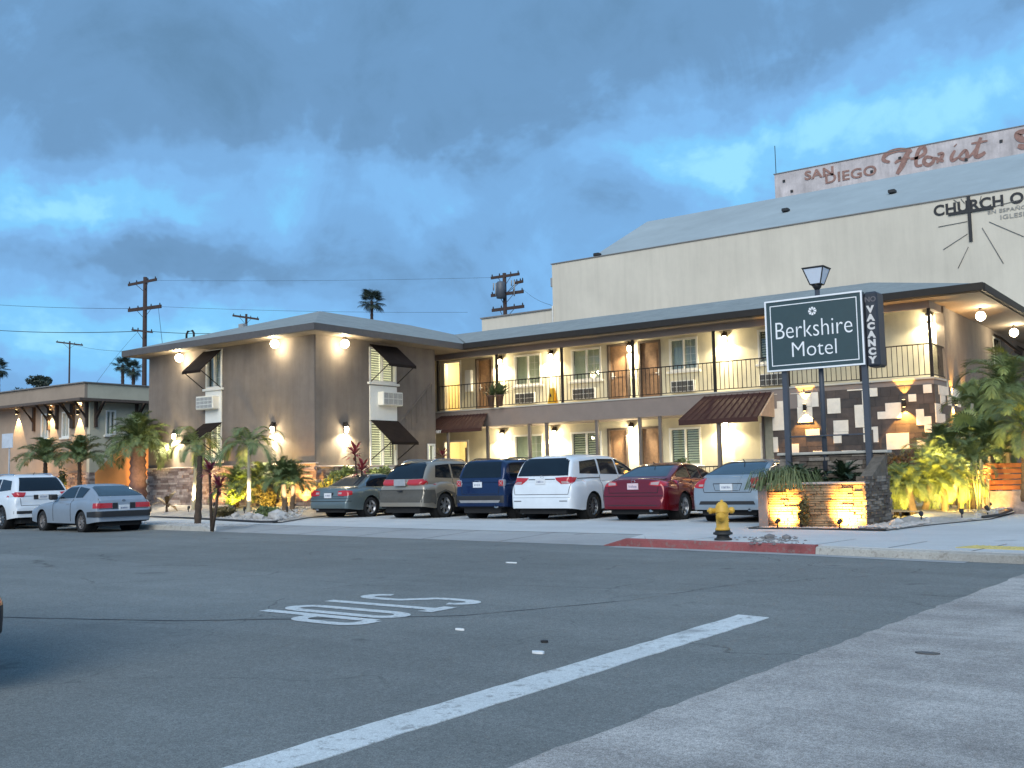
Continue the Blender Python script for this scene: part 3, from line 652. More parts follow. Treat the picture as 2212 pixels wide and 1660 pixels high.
for (a, b) in ((-24.45, -23.45), (-21.7, -20.65), (-17.45, -16.5), (-14.05, -13.15)): aircon(WM, motel, a, b, 4.18, 4.62, .15)
# lit rooms behind the open doors
litroom = mat('room_paint', (.72, .62, .40), .9, var=.04)
def room(a0, a1, z0, z1, e, depth=1.6):
    mb = MB(); y0 = Y2+.225; mb.box(a0-.6, a1+.6, y0+depth, y0+depth+.05, z0-.05, z1+.1); mb.box(a0-.65, a0-.6, y0, y0+depth, z0-.05, z1+.1); mb.box(a1+.6, a1+.65, y0, y0+depth, z0-.05, z1+.1)
    mb.box(a0-.6, a1+.6, y0, y0+depth, z1+.1, z1+.14); mb.box(a0-.6, a1+.6, y0, y0+depth, z0-.09, z0-.05); r_ = mb.build('lit_room', litroom, motel)
    light('POINT', ((a0+a1)/2, y0+.7, z1-.25), e, (1, .85, .52), r_, rad=.12)
    return r_
room(openU[0], openU[1], FL, 6.2, 95); room(lobby[0], lobby[1], WK, 2.86, 70)
mb = MB(); j = .08
for (a0, a1, z0, z1) in (openU, lobby):
    WM.box(mb, a0, a0+j, -.2, .03, z0, z1); WM.box(mb, a1-j, a1, -.2, .03, z0, z1); WM.box(mb, a0+j, a1-j, -.2, .03, z1-j, z1)
mb.build('door_frame', white, motel)
mb = MB(); mb.tube([(-28.1, Y2+1.3, 4.75), (-27.95, Y2+1.3, 4.75), (-27.45, Y2+1.3, 4.1)], .025, 6); mb.build('handrail', dark, motel)
mb = MB(); mb.box(-27.55, -27.1, Y2+.5, Y2+.55, WK, 2.55); mb.build('lobby_door', trimb, motel)
mb = MB(); WM.bbox(mb, -26.98, -26.65, .001, .16, 4.85, 5.75, .015); mb.build('meter_box', white, motel)
# ceiling over balcony is the soffit; beam on the posts
mb = MB(); mb.box(-27.9, XE, Y3+.02, Y3+.17, 6.08, 6.302); mb.build('beam', slabm, motel)
mb = MB(); mb.box(XE-.15, XE-.002, Y3+.172, Y2, 6.08, 6.302); mb.build('beam', slabm, motel)
mb = MB(); mb.box(-27.9, -12.0, Y3+.002, Y2, SB, FL-.05); mb.box(-12.0, XE, Y3+.03, Y2, 3.78, FL-.05); mb.build('balcony_slab', slabm, motel)
mb = MB(); mb.box(-27.95, XE+.03, Y3-.03, Y2-.002, FL-.049, FL); mb.build('balcony_floor', concw, motel)
mb = MB(); mb.box(-28.5, -12.6, 31.9, Y2, .1, WK); mb.build('walkway', concw, motel)
# posts
for x in (943, 1070, 1211, 1365, 1541, 1700, 1858, 2012):
    a, _ = WS.at(x, 800); a = min(a, XE-.05); mb = MB(); mb.bbox(a-.045, a+.045, Y3+.05, Y3+.14, FL, 6.08, .008); mb.build('post', dark, motel)
for x in (1050, 1141, 1178, 1287, 1380, 1424, 1648):
    a, _ = WS.at(x, 940); mb = MB(); mb.bbox(a-.055, a+.055, Y3+.05, Y3+.16, WK, SB, .008); mb.build('post', mat('post_paint', (.13, .11, .10), .6), motel)
# railings
rail = thing  # (kept parts of the motel)
xL_ = WS.at(943, 840)[0]; RT = FL+1.03
mb = MB(); mb.bbox(xL_, XE, Y3+.03, Y3+.075, RT-.035, RT, .006); mb.build('handrail', dark, motel)
mb = MB(); mb.box(xL_, XE, Y3+.04, Y3+.065, FL+.07, FL+.095); mb.build('bottom_rail', dark, motel)
mb = MB(); mb.bbox(XE-.045, XE, Y3+.076, Y2-.1, RT-.035, RT, .006); mb.build('handrail', dark, motel)
mb = MB(); mb.box(XE-.035, XE-.01, Y3+.066, Y2-.1, FL+.07, FL+.095); mb.build('bottom_rail', dark, motel)
mb = MB(); mb.box(-.009, .009, -.009, .009, FL+.095, RT-.035); bal = mb.mesh('baluster', dark)
off = Vector((-18, 33, 0)); x = xL_+.14
while x < XE-.1: link('baluster', bal, motel, Vector((x, Y3+.0525, 0))-off); x += .158
y = Y3+.18
while y < Y2-.15: link('baluster', bal, motel, Vector((XE-.022, y, 0))-off); y += .125
# wrought scroll on the side rail
mb = MB()
for s in (-1, 1):
    q = [(XE-.022, Y3+.85+s*(.06+.05*math.sin(k*.7)), FL+.3+k*.045) for k in range(10)]; mb.tube(q, .012, 5)
mb.build('scroll', dark, motel)
# lower walk rail by the silver car
mb = MB(); mb.bbox(-15.6, -12.7, 31.95, 32.0, WK+.86, WK+.9, .005)
for k in range(20): mb.box(-15.55+k*.145-.008, -15.55+k*.145+.008, 31.967, 31.983, WK, WK+.86)
mb.build('walkway_railing', dark, motel)
# balcony lamps
for (x, y) in ((1083, 765), (1193, 758), (1362, 734), (1567, 713), (2008, 664)): a, z = WM.at(x, y); sconce(WM, motel, a, min(z-.05, 6.02), 62, 80)
for (x, y) in ((1088, 925), (1200, 920), (1366, 910), (1570, 900)): a, z = WM.at(x, y); sconce(WM, motel, a, min(z, 3.0), 84, 90)
# end-wall lamps, window and awnings (side street face)
for yy in (35.3, 40.6): globe_lamp(motel, (XE+.85, yy, 6.2), 70)
a0, a1 = 41.2, 42.5
window(WE, motel, a0, a1, 4.75, 6.05, 'pale', deep=-.02); awning(WE, motel, a0+.2, a1+.3, 6.15, 5.5, .7)
awning(WE, motel, 45.6, 47.2, 6.1, 5.4, .9)
# ---- brown awnings over lobby and over the right-hand doors
lx0, lx1 = WS.at(957, 899)[0], WS.at(1054, 897)[0]
awning(WS, motel, lx0, lx1, 3.78, 3.16, 1.15, awnr, .12, False, .35, .55, 14)
pz = MB(); a = atY(968, 930, Y3-1.0).x; pz.bbox(a-.05, a+.05, Y3-1.05, Y3-.95, .12, 3.1, .008); pz.build('post', MATS['post_paint'], motel)
sx0, sx1 = WS.at(1525, 878)[0], WS.at(1668, 866)[0]
awning(WS, motel, sx0, sx1, 3.86, 3.02, 1.25, awnr, .16, False, .42, .0, 12)
mb = MB(); mb.prism([WS.P(sx1+.02, .0, 3.84), WS.P(sx1+.02, 1.2, 3.04), WS.P(sx1+.02, .0, 3.04)], (.05, 0, 0)); mb.build('awning_end', mat('awning_end_paint', (.55, .38, .25), .8), motel)  # lamplight on the end panel is put into its pale colour
a = atY(1553, 930, Y3-1.1).x; mb = MB(); mb.bbox(a-.06, a+.06, Y3-1.16, Y3-1.04, .12, 3.0, .008); mb.build('post', MATS['post_paint'], motel)
lob = lettering('LOBBY', mat('white_print', (.8, .8, .78), .7), motel, lambda x, y, z: (lx0+.62+x, Y3-1.152-z, 3.098+y), .15, .002, .006)
# ---- mosaic room under the balcony
mx0 = WS.at(1668, 900)[0]; tile_b = mat('brown_tile', (.070, .052, .044), .6, var=.25, scale=4, bump=.2, bscale=30, mottle=(3, .2)); tile_c = mat('cream_tile', (.74, .66, .55), .6, var=.08, scale=5, mottle=(4, .08))
tile_d = mat('dark_tile', (.045, .036, .032), .6, var=.25, scale=4, bump=.2, bscale=30, mottle=(3, .2))
mb = MB(); mb.box(mx0, XE-.02, Y3+.03, Y2, .3, 3.78); mb.build('wall', mat('tile_backing', (.05, .04, .035), .9), motel)
mb = MB(); mb.box(mx0-.32, mx0-.01, Y3+.05, Y3+.35, .12, 3.28); mb.build('pillar', mat('grey_green_stucco', (.26, .25, .19), .9, bump=.3), motel)
creams = [(90, 145, 180, 195), (180, 272, 258, 355), (128, 355, 262, 598), (135, 672, 193, 840), (330, 145, 485, 190), (408, 192, 558, 335), (560, 172, 640, 335), (408, 337, 575, 508), (498, 583, 655, 665), (322, 748, 424, 857), (580, 825, 712, 845), (738, 242, 886, 410), (808, 485, 974, 612), (808, 614, 974, 655), (808, 657, 898, 740), (898, 820, 1060, 835), (958, 105, 1145, 155), (1125, 157, 1165, 311), (1045, 313, 1160, 565), (1195, 90, 1295, 222), (1140, 567, 1170, 730), (1250, 555, 1305, 730), (1215, 560, 1248, 590), (1383, 290, 1560, 383), (1297, 385, 1560, 468), (1640, 195, 1727, 277), (1727, 360, 1815, 540), (1817, 440, 1898, 620), (1395, 628, 1650, 808), (1735, 705, 1898, 830), (1803, 42, 1898, 182)]
rt = random.Random(2); z = .3; rows = []
while z < 3.76:
    h = min(.29, 3.77-z); a = mx0
    while a < XE-.03:
        b = min(a+rt.choice([.3, .42, .55]), XE-.022)
        if b-a > .03:
            mb = MB(); WS.box(mb, a+.003, b-.003, -.029, -.012+rt.uniform(-.003, .003), z+.003, z+h-.003); mb.build('brown_tile', rt.choice([tile_b, tile_b, tile_d]), motel)
        a = b
    z += h
for (x0, y0, x1, y1) in creams:
    (p0x, p0y), (p1x, p1y) = sp(2140+x0/3.95, 1060+y0/3.95), sp(2140+x1/3.95, 1060+y1/3.95); pm = ((p0x+p1x)/2, (p0y+p1y)/2)
    a0 = WS.at(p0x, pm[1])[0]; a1 = WS.at(p1x, pm[1])[0]; z1 = WS.at(pm[0], p0y)[1]; z0 = WS.at(pm[0], p1y)[1]
    mb = MB(); WS.bbox(mb, max(a0, mx0), min(a1, XE-.02), -.006, .014+.002*rt.random(), z0, min(z1, 3.77), .004); mb.build('cream_tile', tile_c, motel)
# side face of the mosaic room
z = .3
while z < 3.76:
    h = min(.29, 3.77-z); a = Y3+.03
    while a < 35.5:
        b = a+rt.choice([.3, .45, .6]); cr_ = rt.random() < .28
        mb = MB(); WE.box(mb, a+.003, b-.003, -.015, .006+(.015 if cr_ else 0)+rt.uniform(0, .003), z+.003, z+h-.003); mb.build('cream_tile' if cr_ else 'brown_tile', tile_c if cr_ else tile_b, motel); a = b
    z += h
for (x, y) in ((1741, 881), (1955, 872)):
    a, z = WS.at(x, y); updown(WS, motel, a, z, 62)
a, z = WE.at(2056, 868); updown(WE, motel, a, z, 62); updown(WE, motel, a+1.6, z, 40)
# roof vents
mb = MB(); p = atY(410, 735, 30.5); mb.tube([(p.x-.25, 30.5, p.z-.5), (p.x-.25, 30.5, p.z+.28), (p.x-.15, 30.5, p.z+.42), (p.x+.2, 30.5, p.z+.42), (p.x+.3, 30.5, p.z+.3), (p.x+.3, 30.5, p.z+.1)], .05, 8); mb.build('roof_vent', gutm, motel)
mb = MB(); p = atY(524, 703, 28.0); mb.box(p.x-.14, p.x+.14, 27.9, 28.1, p.z-.5, p.z+.05); mb.build('roof_vent', mat('vent_metal', (.3, .3, .3), .5), motel)
# ================================================================== CHURCH AND FLORIST BUILDING BEHIND
chw = mat('church_paint', (.63, .575, .48), .92, var=.05, scale=.5, bump=.2, bscale=30, mottle=(.12, .08), streak=.10)
chroof = mat('church_roof_paint', (.33, .375, .385), .9, var=.07, scale=.6, mottle=(.2, .08))
blackp = mat('black_paint', (.02, .02, .022), .6, var=.1)
YC = 50
church = thing('church_building', 'tall cream church wall with black cross and sloping grey roof behind the motel', 'church', (-12, 55, 0))
def onC(x, y): p = atY(x, y, YC); return p
cl = onC(1192, 572); ztop = cl.z; clow = onC(1030, 688)
mb = MB(); mb.box(cl.x, 30, YC, YC+24, 0, ztop); mb.build('wall', chw, church)
mb = MB(); mb.box(clow.x, cl.x-.01, YC+.5, YC+20, 0, clow.z); mb.build('wall', chw, church)
mb = MB(); mb.box(clow.x-.08, cl.x-.02, YC+.42, YC+.6, clow.z+.001, clow.z+.08); mb.box(cl.x-.06, 30, YC-.06, YC+.14, ztop+.001, ztop+.05); mb.build('coping', mat('coping_metal', (.2, .19, .18), .6), church)
e0 = onC(1270, 557); YR = 57.5; p1 = atY(1398, 480, YR); p2 = atY(2212, 330.5, YR)
zr_ = (p1.z+p2.z)/2
# roof: low hip starting behind the parapet, ridge parallel to the wall
e0z = ztop+.03
mb = MB(); mb.add([(e0.x, YC+.2, e0z), (30, YC+.2, e0z), (30, YR, zr_), (p1.x, YR, zr_), (e0.x, YC+14.8, e0z), (30, YC+14.8, e0z)], [(0, 1, 2, 3), (0, 3, 4), (3, 2, 5, 4), (0, 4, 5, 1)]); mb.build('roof', chroof, church)
for (x, y) in ((1291, 553), (1698, 458), (1928, 417)):   # black scuppers on the slope
    t = .03 if x < 1400 else .45; yy = YC+.2+(YR-YC-.2)*t; p = atY(x, y, yy); zz = e0z+(zr_-e0z)*t
    mb = MB(); mb.bbox(p.x-.18, p.x+.18, yy-.22, yy+.15, zz, zz+.18, .03); mb.build('roof_vent', blackp, church)
# small fittings on the wall's left corner
mb = MB(); p = onC(1190, 607); mb.bbox(p.x-.25, p.x-.0, YC+.3, YC+.6, p.z-.3, p.z+.25, .03); mb.tube([(cl.x-.08, YC+.3, clow.z+.1), (cl.x-.08, YC+.3, p.z-.3)], .04, 6); mb.build('wall_light', mat('grey_fitting', (.3, .3, .3), .6), church)
mb = MB(); p = onC(1195, 680); mb.tube([(p.x, YC-.05, ztop-6), (p.x, YC-.05, p.z+.5)], .05, 6); mb.build('downpipe', mat('pale_pipe', (.6, .58, .53), .6), church)
for x in (1163, 1169): p = atY(x, 697, YC+.3); mb = MB(); mb.tube([(p.x, YC+.3, p.z-1), (p.x, YC+.3, p.z)], .04, 6); mb.build('vent_pipe', MATS['pale_pipe'], church)
# lettering with slab serifs
a0 = onC(2017, 466); a1 = onC(2212, 428)
wd = (a1.x-a0.x); hC = onC(2027, 444).z-onC(2030, 465).z
me_h = .72
xs = a0.x
def wtext(s, x0, zc, h, bold, m, name='lettering', wscale=1., d=.02, serif=False):
    me = text_mesh(s, 1, .01, bold, 0, 'LEFT', 1.06); mx = max(v.co.x for v in me.vertices); my = max(v.co.y for v in me.vertices); mn = min(v.co.y for v in me.vertices); k = h/(my-mn); o_ = wloc(church)
    for v in me.vertices: v.co = Vector((x0+v.co.x*k*wscale, YC-d-v.co.z, zc+(v.co.y-(my+mn)/2)*k))-o_
    me.materials.clear(); me.materials.append(m); o = bpy.data.objects.new(name, me); COL.objects.link(o); o.parent = church; return x0+mx*k*wscale
h_ = .52
x = wtext('CHURCH O', a0.x, (a0.z+onC(2030, 444).z)/2-.02, h_, .03, blackp, wscale=1.02)
wtext('F', x+.25, (a0.z+onC(2030, 444).z)/2-.02, h_, .03, blackp, wscale=1.02)
greyp = mat('grey_paint', (.30, .29, .27), .8)
q = onC(2133, 459); wtext('EN ESPAÑOL', q.x, q.z, .20, .01, greyp, wscale=1.3); q = onC(2160, 468); wtext('IGLESIA DE', q.x, q.z-.05, .20, .01, greyp, wscale=1.3)
emb = MB(); t = onC(2092, 425); b = onC(2095, 523); emb.box(t.x-.07, t.x+.07, YC-.07, YC-.002, b.z, t.z); l_ = onC(2049, 462); r_ = onC(2147, 453); emb.box(l_.x, r_.x, YC-.075, YC-.003, l_.z-.11, l_.z+.02)
emb.build('cross', blackp, church)
rays = [((2027, 491), (2090, 479)), ((2038, 540), (2090, 506)), ((2070, 580), (2092, 534)), ((2122, 493), (2168, 570)), ((2137, 480), (2212, 512)), ((2076, 430), (2084, 440)), ((2120, 424), (2116, 440)), ((2140, 449), (2212, 430)), ((2060, 432), (2072, 440))]
for (A, B) in rays: p, q = onC(*A), onC(*B); mb = MB(); mb.tube([(p.x, YC-.03, p.z), (q.x, YC-.03, q.z)], .016, 4); mb.build('ray', mat('ray_metal', (.16, .155, .15), .6), church)
# florist building parapet further back
YF = 64; fl = thing('painted_sign_building', 'whitewashed parapet with faded brown San Diego Florist lettering above the church roof', 'building', (-5, 66, 0))
f0 = atY(1675, 430, YF); f1 = atY(1675, 377, YF); f2 = atY(2212, 273, YF); zf = (f1.z+f2.z)/2
mb = MB(); mb.box(f0.x, 40, YF, YF+12, 0, zf); mb.build('wall', mat('whitewash', (.56, .50, .49), .92, var=.10, scale=1.2, mottle=(.9, .22), streak=.3), fl)
mb = MB(); mb.box(f0.x-.05, 40, YF-.05, YF+.1, zf+.001, zf+.05); mb.build('coping', MATS['coping_metal'], fl)
mb = MB(); mb.tube([(f0.x+.0, YF+.3, zf), (f0.x, YF+.3, zf+2.0)], .025, 5); mb.build('mast', blackp, fl)
faded = mat('faded_brown_paint', (.30, .17, .14), .9, var=.3, scale=5)
def ftext(s, px, py, h, bold, wscale):
    p = atY(px, py, YF); me = text_mesh(s, 1, .01, bold, 0, 'LEFT', 1.05); my = max(v.co.y for v in me.vertices); mn = min(v.co.y for v in me.vertices); k = h/(my-mn); o_ = wloc(fl)
    for v in me.vertices: v.co = Vector((p.x+v.co.x*k*wscale, YF-.03-v.co.z, p.z+(v.co.y-(my+mn)/2)*k))-o_
    me.materials.clear(); me.materials.append(faded); o = bpy.data.objects.new('lettering', me); COL.objects.link(o); o.parent = fl
ftext('SAN', 1738, 381, .60, .03, 1.25); ftext('DIEGO', 1781, 388, .64, .02, 1.2)
def stroke(pts, w):
    "painted brush stroke, pts in frame pixels on the parapet, smoothed"
    P = [Vector((atY(x, y, YF).x, 0, atY(x, y, YF).z)) for x, y in pts]; Q = []
    for i in range(len(P)-1):
        p0, p1, p2, p3 = P[max(i-1, 0)], P[i], P[i+1], P[min(i+2, len(P)-1)]
        for k in range(6):
            t = k/6; Q.append(.5*((2*p1)+(-p0+p2)*t+(2*p0-5*p1+4*p2-p3)*t*t+(-p0+3*p1-3*p2+p3)*t**3))
    Q.append(P[-1]); n = len(Q); L_, R_ = [], []
    for i, q in enumerate(Q):
        d = (Q[min(i+1, n-1)]-Q[max(i-1, 0)]).normalized(); nn = Vector((-d.z, 0, d.x)); ww = w*(.55+.45*math.sin(math.pi*(i+.5)/n)); L_.append(q+nn*ww); R_.append(q-nn*ww)
    m = MB()
    for i in range(n-1): m.add([(v.x, YF-.03-.0004*len(STR), v.z) for v in (L_[i], L_[i+1], R_[i+1], R_[i])], [(0, 1, 2, 3)])
    STR.append(1); return m.build('lettering', faded, fl)
STR = []
fx = lambda X, Y: ((2180+X/3.16)*.768, (340+Y/3.16)*.768)
for pts, w in (([(1020, 370), (965, 350), (990, 300), (1080, 265), (1180, 262), (1215, 280)], .14), ([(1200, 250), (1165, 320), (1130, 400), (1085, 475)], .17), ([(1065, 380), (1110, 350), (1200, 330)], .10),
               ([(1205, 340), (1270, 330), (1335, 285), (1320, 235), (1280, 260), (1255, 340), (1260, 400), (1310, 395)], .12), ([(1400, 330), (1345, 325), (1325, 370), (1365, 395), (1410, 360), (1400, 325)], .12),
               ([(1410, 330), (1450, 345), (1440, 380)], .09), ([(1445, 300), (1490, 295), (1475, 350), (1500, 360)], .11), ([(1600, 265), (1570, 320), (1580, 355), (1625, 330)], .11), ([(1600, 218), (1607, 224)], .12),
               ([(1625, 335), (1690, 265), (1710, 320), (1680, 345), (1640, 335)], .11), ([(1720, 330), (1790, 250), (1830, 150)], .09), ([(1830, 150), (1785, 290), (1810, 318), (1870, 280)], .14), ([(1745, 205), (1890, 180)], .07),
               ([(2220, 90), (2160, 120), (2180, 160), (2230, 180)], .2), ([(2160, 225), (2230, 240)], .16)):
    stroke([fx(*p) for p in pts], w)
for (x, y) in ((1110, 330), (1700, 345), (150, 625), (80, 535), (2010, 180), (860, 450)):
    px, py = fx(x, y); p = atY(px, py, YF); mb = MB(); mb.box(p.x-.08, p.x+.08, YF-.06, YF-.002, p.z-.1, p.z+.06); mb.build('bracket', blackp, fl)

# ================================================================== SECOND BUILDING AT THE LEFT
Y4 = 27.0; X4 = -43.28
lb = thing('annex_building', 'tan and cream building with dark roof brackets and wall lights at the far left', 'building', (-48, 32, 0))
LF, LS = Wall('-y', Y4), Wall('+x', X4)
tan = mat('tan_stucco', (.31, .245, .19), .9, var=.06, scale=2, bump=.3, mottle=(.8, .1)); crm2 = mat('pale_stucco', (.50, .47, .36), .9, var=.05, scale=2, bump=.3, mottle=(.8, .08))
wins = [(LF.at(90, 900)[0], LF.at(106, 900)[0]), (LF.at(135, 900)[0], LF.at(151, 900)[0]), (-54.6, -53.4)]
hol = [(a, b, 3.55, 4.75) for a, b in wins]
mb = MB(); LF.wall(mb, -60, X4-.221, .1, 5.2, hol); mb.build('wall', tan, lb)
ca = LS.at(228, 900)[0]; cb = LS.at(250, 900)[0]
mb = MB(); LS.wall(mb, Y4, 42, .1, 5.2, [(ca, cb, 3.6, 4.75)]); mb.build('wall', crm2, lb)
mb = MB(); mb.box(-60, X4-.222, 41.7, 42, .1, 5.2); mb.box(-60, -59.8, Y4, 41.7, .1, 5.2); mb.box(-59.9, X4-.1, Y4+.1, 41.9, 5.2, 5.3); mb.build('wall', tan, lb)
for a, b in wins: window(LF, lb, a, b, 3.55, 4.75, 'pale')
window(LS, lb, ca, cb, 3.6, 4.75, 'pale')
ov = .9
mb = MB(); mb.box(-60.5, X4+.02, Y4-ov+.6, Y4-ov+.75, 5.22, 5.95); mb.build('parapet', tan, lb)
mb = MB(); mb.box(X4-.13, X4+.02, Y4-ov+.752, 42.3, 5.22, 5.95); mb.build('parapet', crm2, lb)
mb = MB(); mb.box(-60.55, X4+.1, Y4-ov+.5, 42.3, 5.951, 6.0); mb.build('coping', MATS['coping_metal'], lb)
mb = MB(); mb.box(-60.5, X4+.62, Y4-ov, Y4-.001, 5.10, 5.219); mb.box(X4+.001, X4+.62, Y4, 42.3, 5.10, 5.219); mb.build('eave', trimb, lb)
def bracket(w, a):
    m = MB(); w.box(m, a-.06, a+.06, .0, .12, 3.95, 5.1); m.prism([w.P(a-.05, .75, 5.1), w.P(a-.05, .62, 5.1), w.P(a-.05, .1, 4.32), w.P(a-.05, .1, 4.5)], Vector((.1, 0, 0)) if w.face == '-y' else Vector((0, .1, 0))); m.build('bracket', mat('bracket_wood', (.05, .033, .025), .8), lb)
for x in (76, 108, 126, 157, 164-3, 190): bracket(LF, LF.at(x, 880)[0])
bracket(LS, LS.at(206, 880)[0]); bracket(LS, LS.at(228, 880)[0]+1.6)
for x in (41, 113, 173): a, z = LF.at(x, 891); updown(LF, lb, a, z, 85, (1, .66, .30), 55, 60)
veneer('stone_veneer', LF, -60, X4+.05, .1, 1.9, stonem, lb, 21); veneer('stone_veneer', LS, Y4, 42, .1, 1.9, stonem, lb, 22)
# stair with lit orange side wall between the two buildings
YS_ = 25.6
st = thing('outside_staircase', 'concrete steps climbing beside an orange-lit sloping wall at the far left', 'staircase', (-42, YS_, 0))
orange = mat('orange_lit_stucco', (.62, .24, .06), .9, var=.08, scale=2, bump=.2)  # stucco colour carries the orange of the lamplight on this wall
pts = [(205, 1060), (205, 1022), (222, 1005), (240, 985), (262, 970), (290, 962), (330, 955), (330, 1060)]
W = [atY(x, y, YS_+.9) for x, y in pts]
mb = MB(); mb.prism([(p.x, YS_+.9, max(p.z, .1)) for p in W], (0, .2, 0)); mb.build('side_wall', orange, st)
s0 = atY(235, 1060, YS_).x
for i in range(9):
    x0 = s0+i*.42; mb = MB(); mb.box(x0, x0+.42, YS_+.0, YS_+.88, .1, .50+i*.17); mb.build('step', mat('lit_step', (.5, .42, .32), .9), st)
light('SPOT', Vector((s0+.5, YS_-.35, .55)), 260, AMBER, st, d=(.35, .85, .75), size=85, blend=.6)
light('POINT', Vector((s0+1.2, YS_-.25, .75)), 22, (1, .6, .2), st)

# far-left dark house with red roof
fh = thing('distant_house', 'dark house corner with a red tiled roof at the left edge', 'house', (-66, 36, 0))
p = atY(0, 890, 36); mb = MB(); mb.box(-80, p.x+.9, 36, 46, 0, atY(0, 885, 36).z); mb.build('wall', mat('blue_grey_stucco', (.10, .12, .15), .9), fh)
z = atY(0, 885, 36).z; mb = MB(); mb.add([(-80, 35.5, z), (p.x+1.6, 35.5, z), (p.x+1.6, 46.5, z), (-80, 46.5, z), (p.x-4, 41, z+1.9), (-80, 41, z+1.9)], [(0, 1, 4, 5), (1, 2, 4), (2, 3, 5, 4), (3, 0, 5), (3, 2, 1, 0)]); mb.build('roof', mat('red_roof_tile', (.16, .06, .045), .85, var=.2), fh)

# ================================================================== POLES, WIRES, DISTANT TREES
polem = mat('pole_wood', (.055, .035, .030), .9, var=.25, scale=4)
def pole(label, px, ybot, ytop, Y, r, arms, loc_extra=None):
    b = atY(px, ybot, Y); t = atY(px, ytop, Y)
    o = thing('utility_pole', label, 'utility pole', (b.x, Y, 0)); mb = MB(); mb.tube([(b.x, Y, 0), (b.x, Y, t.z)], [r*1.15, r*.8], 10); mb.build('pole', polem, o)
    for (xa, ya, xb, yb, th) in arms:
        p, q = atY(xa, ya, Y-.15), atY(xb, yb, Y-.15)
        ang = 0; m = MB(); dv = (q-p); m.prism([p+Vector((0, 0, -th)), p+Vector((0, .12, -th)), p+Vector((0, .12, th)), p+Vector((0, 0, th))], dv); ca = m.build('crossarm', polem, o)
        for t_ in (.04, .3, .7, .96): c = p+dv*t_; m = MB(); m.lathe([(.05, 0), (.07, .1), (.03, .22)], (c.x, c.y+.06, c.z+th-.01), 6); m.build('insulator', blackp, ca)
        m = MB(); mid = Vector((b.x, Y-.1, (p.z+q.z)/2-1.0))
        for t_ in (.25, .75): c = p+dv*t_; m = MB(); m.tube([c, mid], .03, 4); m.build('brace', polem, ca)
    return o, t
o1, t1 = pole('tall wooden utility pole with three crossarms left of the motel', 310, 1000, 600, 62, .24, [(276, 616, 337, 604, .13), (276, 671, 347, 662, .17), (284, 713, 328, 718, .09)])
o2, t2 = pole('thin distant utility pole with a single crossarm above the cream parapet', 149, 850, 738, 110, .18, [(121, 739, 178, 746, .14)])
o3, t3 = pole('short pole top with one crossarm peeking over the brown motel roof', 532, 760, 679, 95, .20, [(502, 682, 558, 690, .14)])
o4, t4 = pole('utility pole with a grey transformer and four crossarms behind the motel roof', 1093, 760, 590, 75, .22, [(1060, 601, 1121, 592, .12), (1110, 612, 1129, 608, .12), (1060, 639, 1130, 630, .14), (1062, 671, 1131, 662, .14)])
mb = MB(); p = atY(1082, 628, 74.5); mb.lathe([(.05, -.75), (.42, -.7), (.42, .65), (.30, .8), (.05, .85)], (p.x, 74.5, p.z), 14); mb.build('transformer', mat('transformer_grey', (.09, .10, .12), .5), o4)
mb = MB()
for (x, y0, y1) in ((1105, 606, 618), (1111, 606, 640), (1066, 612, 628), (1071, 612, 640)): p, q = atY(x, y0, 74.6), atY(x, y1, 74.6); mb.tube([p, q], .06, 5)
mb.build('fuse_cutout', MATS['grey_fitting'], o4)
wirem = mat('wire', (.03, .04, .055), .7)
def wire(label, P, Y0, Y1_, sag, r=.028):
    a, b = atY(*P[0], Y0), atY(*P[1], Y1_); pts = []
    for i in range(25): t = i/24; q = a.lerp(b, t); q.z -= sag*4*t*(1-t); pts.append(q)
    mb = MB(); mb.tube(pts, r*.6, 4); return tag(mb.build('power_line', wirem), label, 'power line', 'power lines on the poles')
wire('upper power line running left from the tall pole', ((-60, 655), (300, 667)), 68, 62, .2, .035)
wire('middle thick cable running left from the tall pole', ((-60, 710), (300, 716)), 66, 62, .3, .06)
wire('power line running right from the tall pole behind the roof', ((330, 662), (1010, 675)), 62, 75, .2, .022)
wire('high thin power line running from the tall pole to the transformer pole', ((330, 606), (1062, 600)), 62, 75, .15, .018)
wire('thin cable from the tall pole down to the motel roof', ((342, 664), (352, 755)), 62, 45, .0, .03)
wire('thick communication cable from the tall pole to the right over the roof', ((320, 716), (520, 718)), 62, 80, .2, .05)
wire('slack wire from the cream parapet up to the tall pole', ((205, 832), (300, 715)), 50, 62, -.2, .025)
wire('wire drooping right from the transformer pole to the church', ((1130, 625), (1192, 660)), 75, 50, .2, .02)
wire('wire between the thin pole and the tall pole', ((150, 742), (300, 760)), 110, 62, .4, .03)

# ---- vegetation builders
def leafmat(name, col, col2, var=.3):
    m = mat(name, col, .55, col2=col2, scale=3.5, detail=3); b = m.node_tree.nodes['Principled BSDF']
    b.inputs['Subsurface Weight'].default_value = 0; return m
g_mid = leafmat('palm_green', (.075, .11, .035), (.17, .22, .08)); g_dark = leafmat('dark_green', (.03, .052, .02), (.09, .125, .045)); g_yel = leafmat('yellow_green', (.11, .15, .035), (.23, .27, .08))
g_sage = leafmat('sago_green', (.008, .020, .010), (.028, .050, .018)); g_red = leafmat('ti_red', (.11, .012, .025), (.24, .03, .05)); g_far = leafmat('far_green', (.015, .028, .020), (.04, .055, .03))
bark = mat('palm_bark', (.17, .12, .08), .95, var=.35, scale=9, bump=.8, bscale=30); barkd = mat('dark_bark', (.07, .048, .034), .95, var=.35, scale=9, bump=.8, bscale=30); smoothbark = mat('pale_trunk', (.36, .33, .24), .8, var=.2, scale=6, bump=.3)
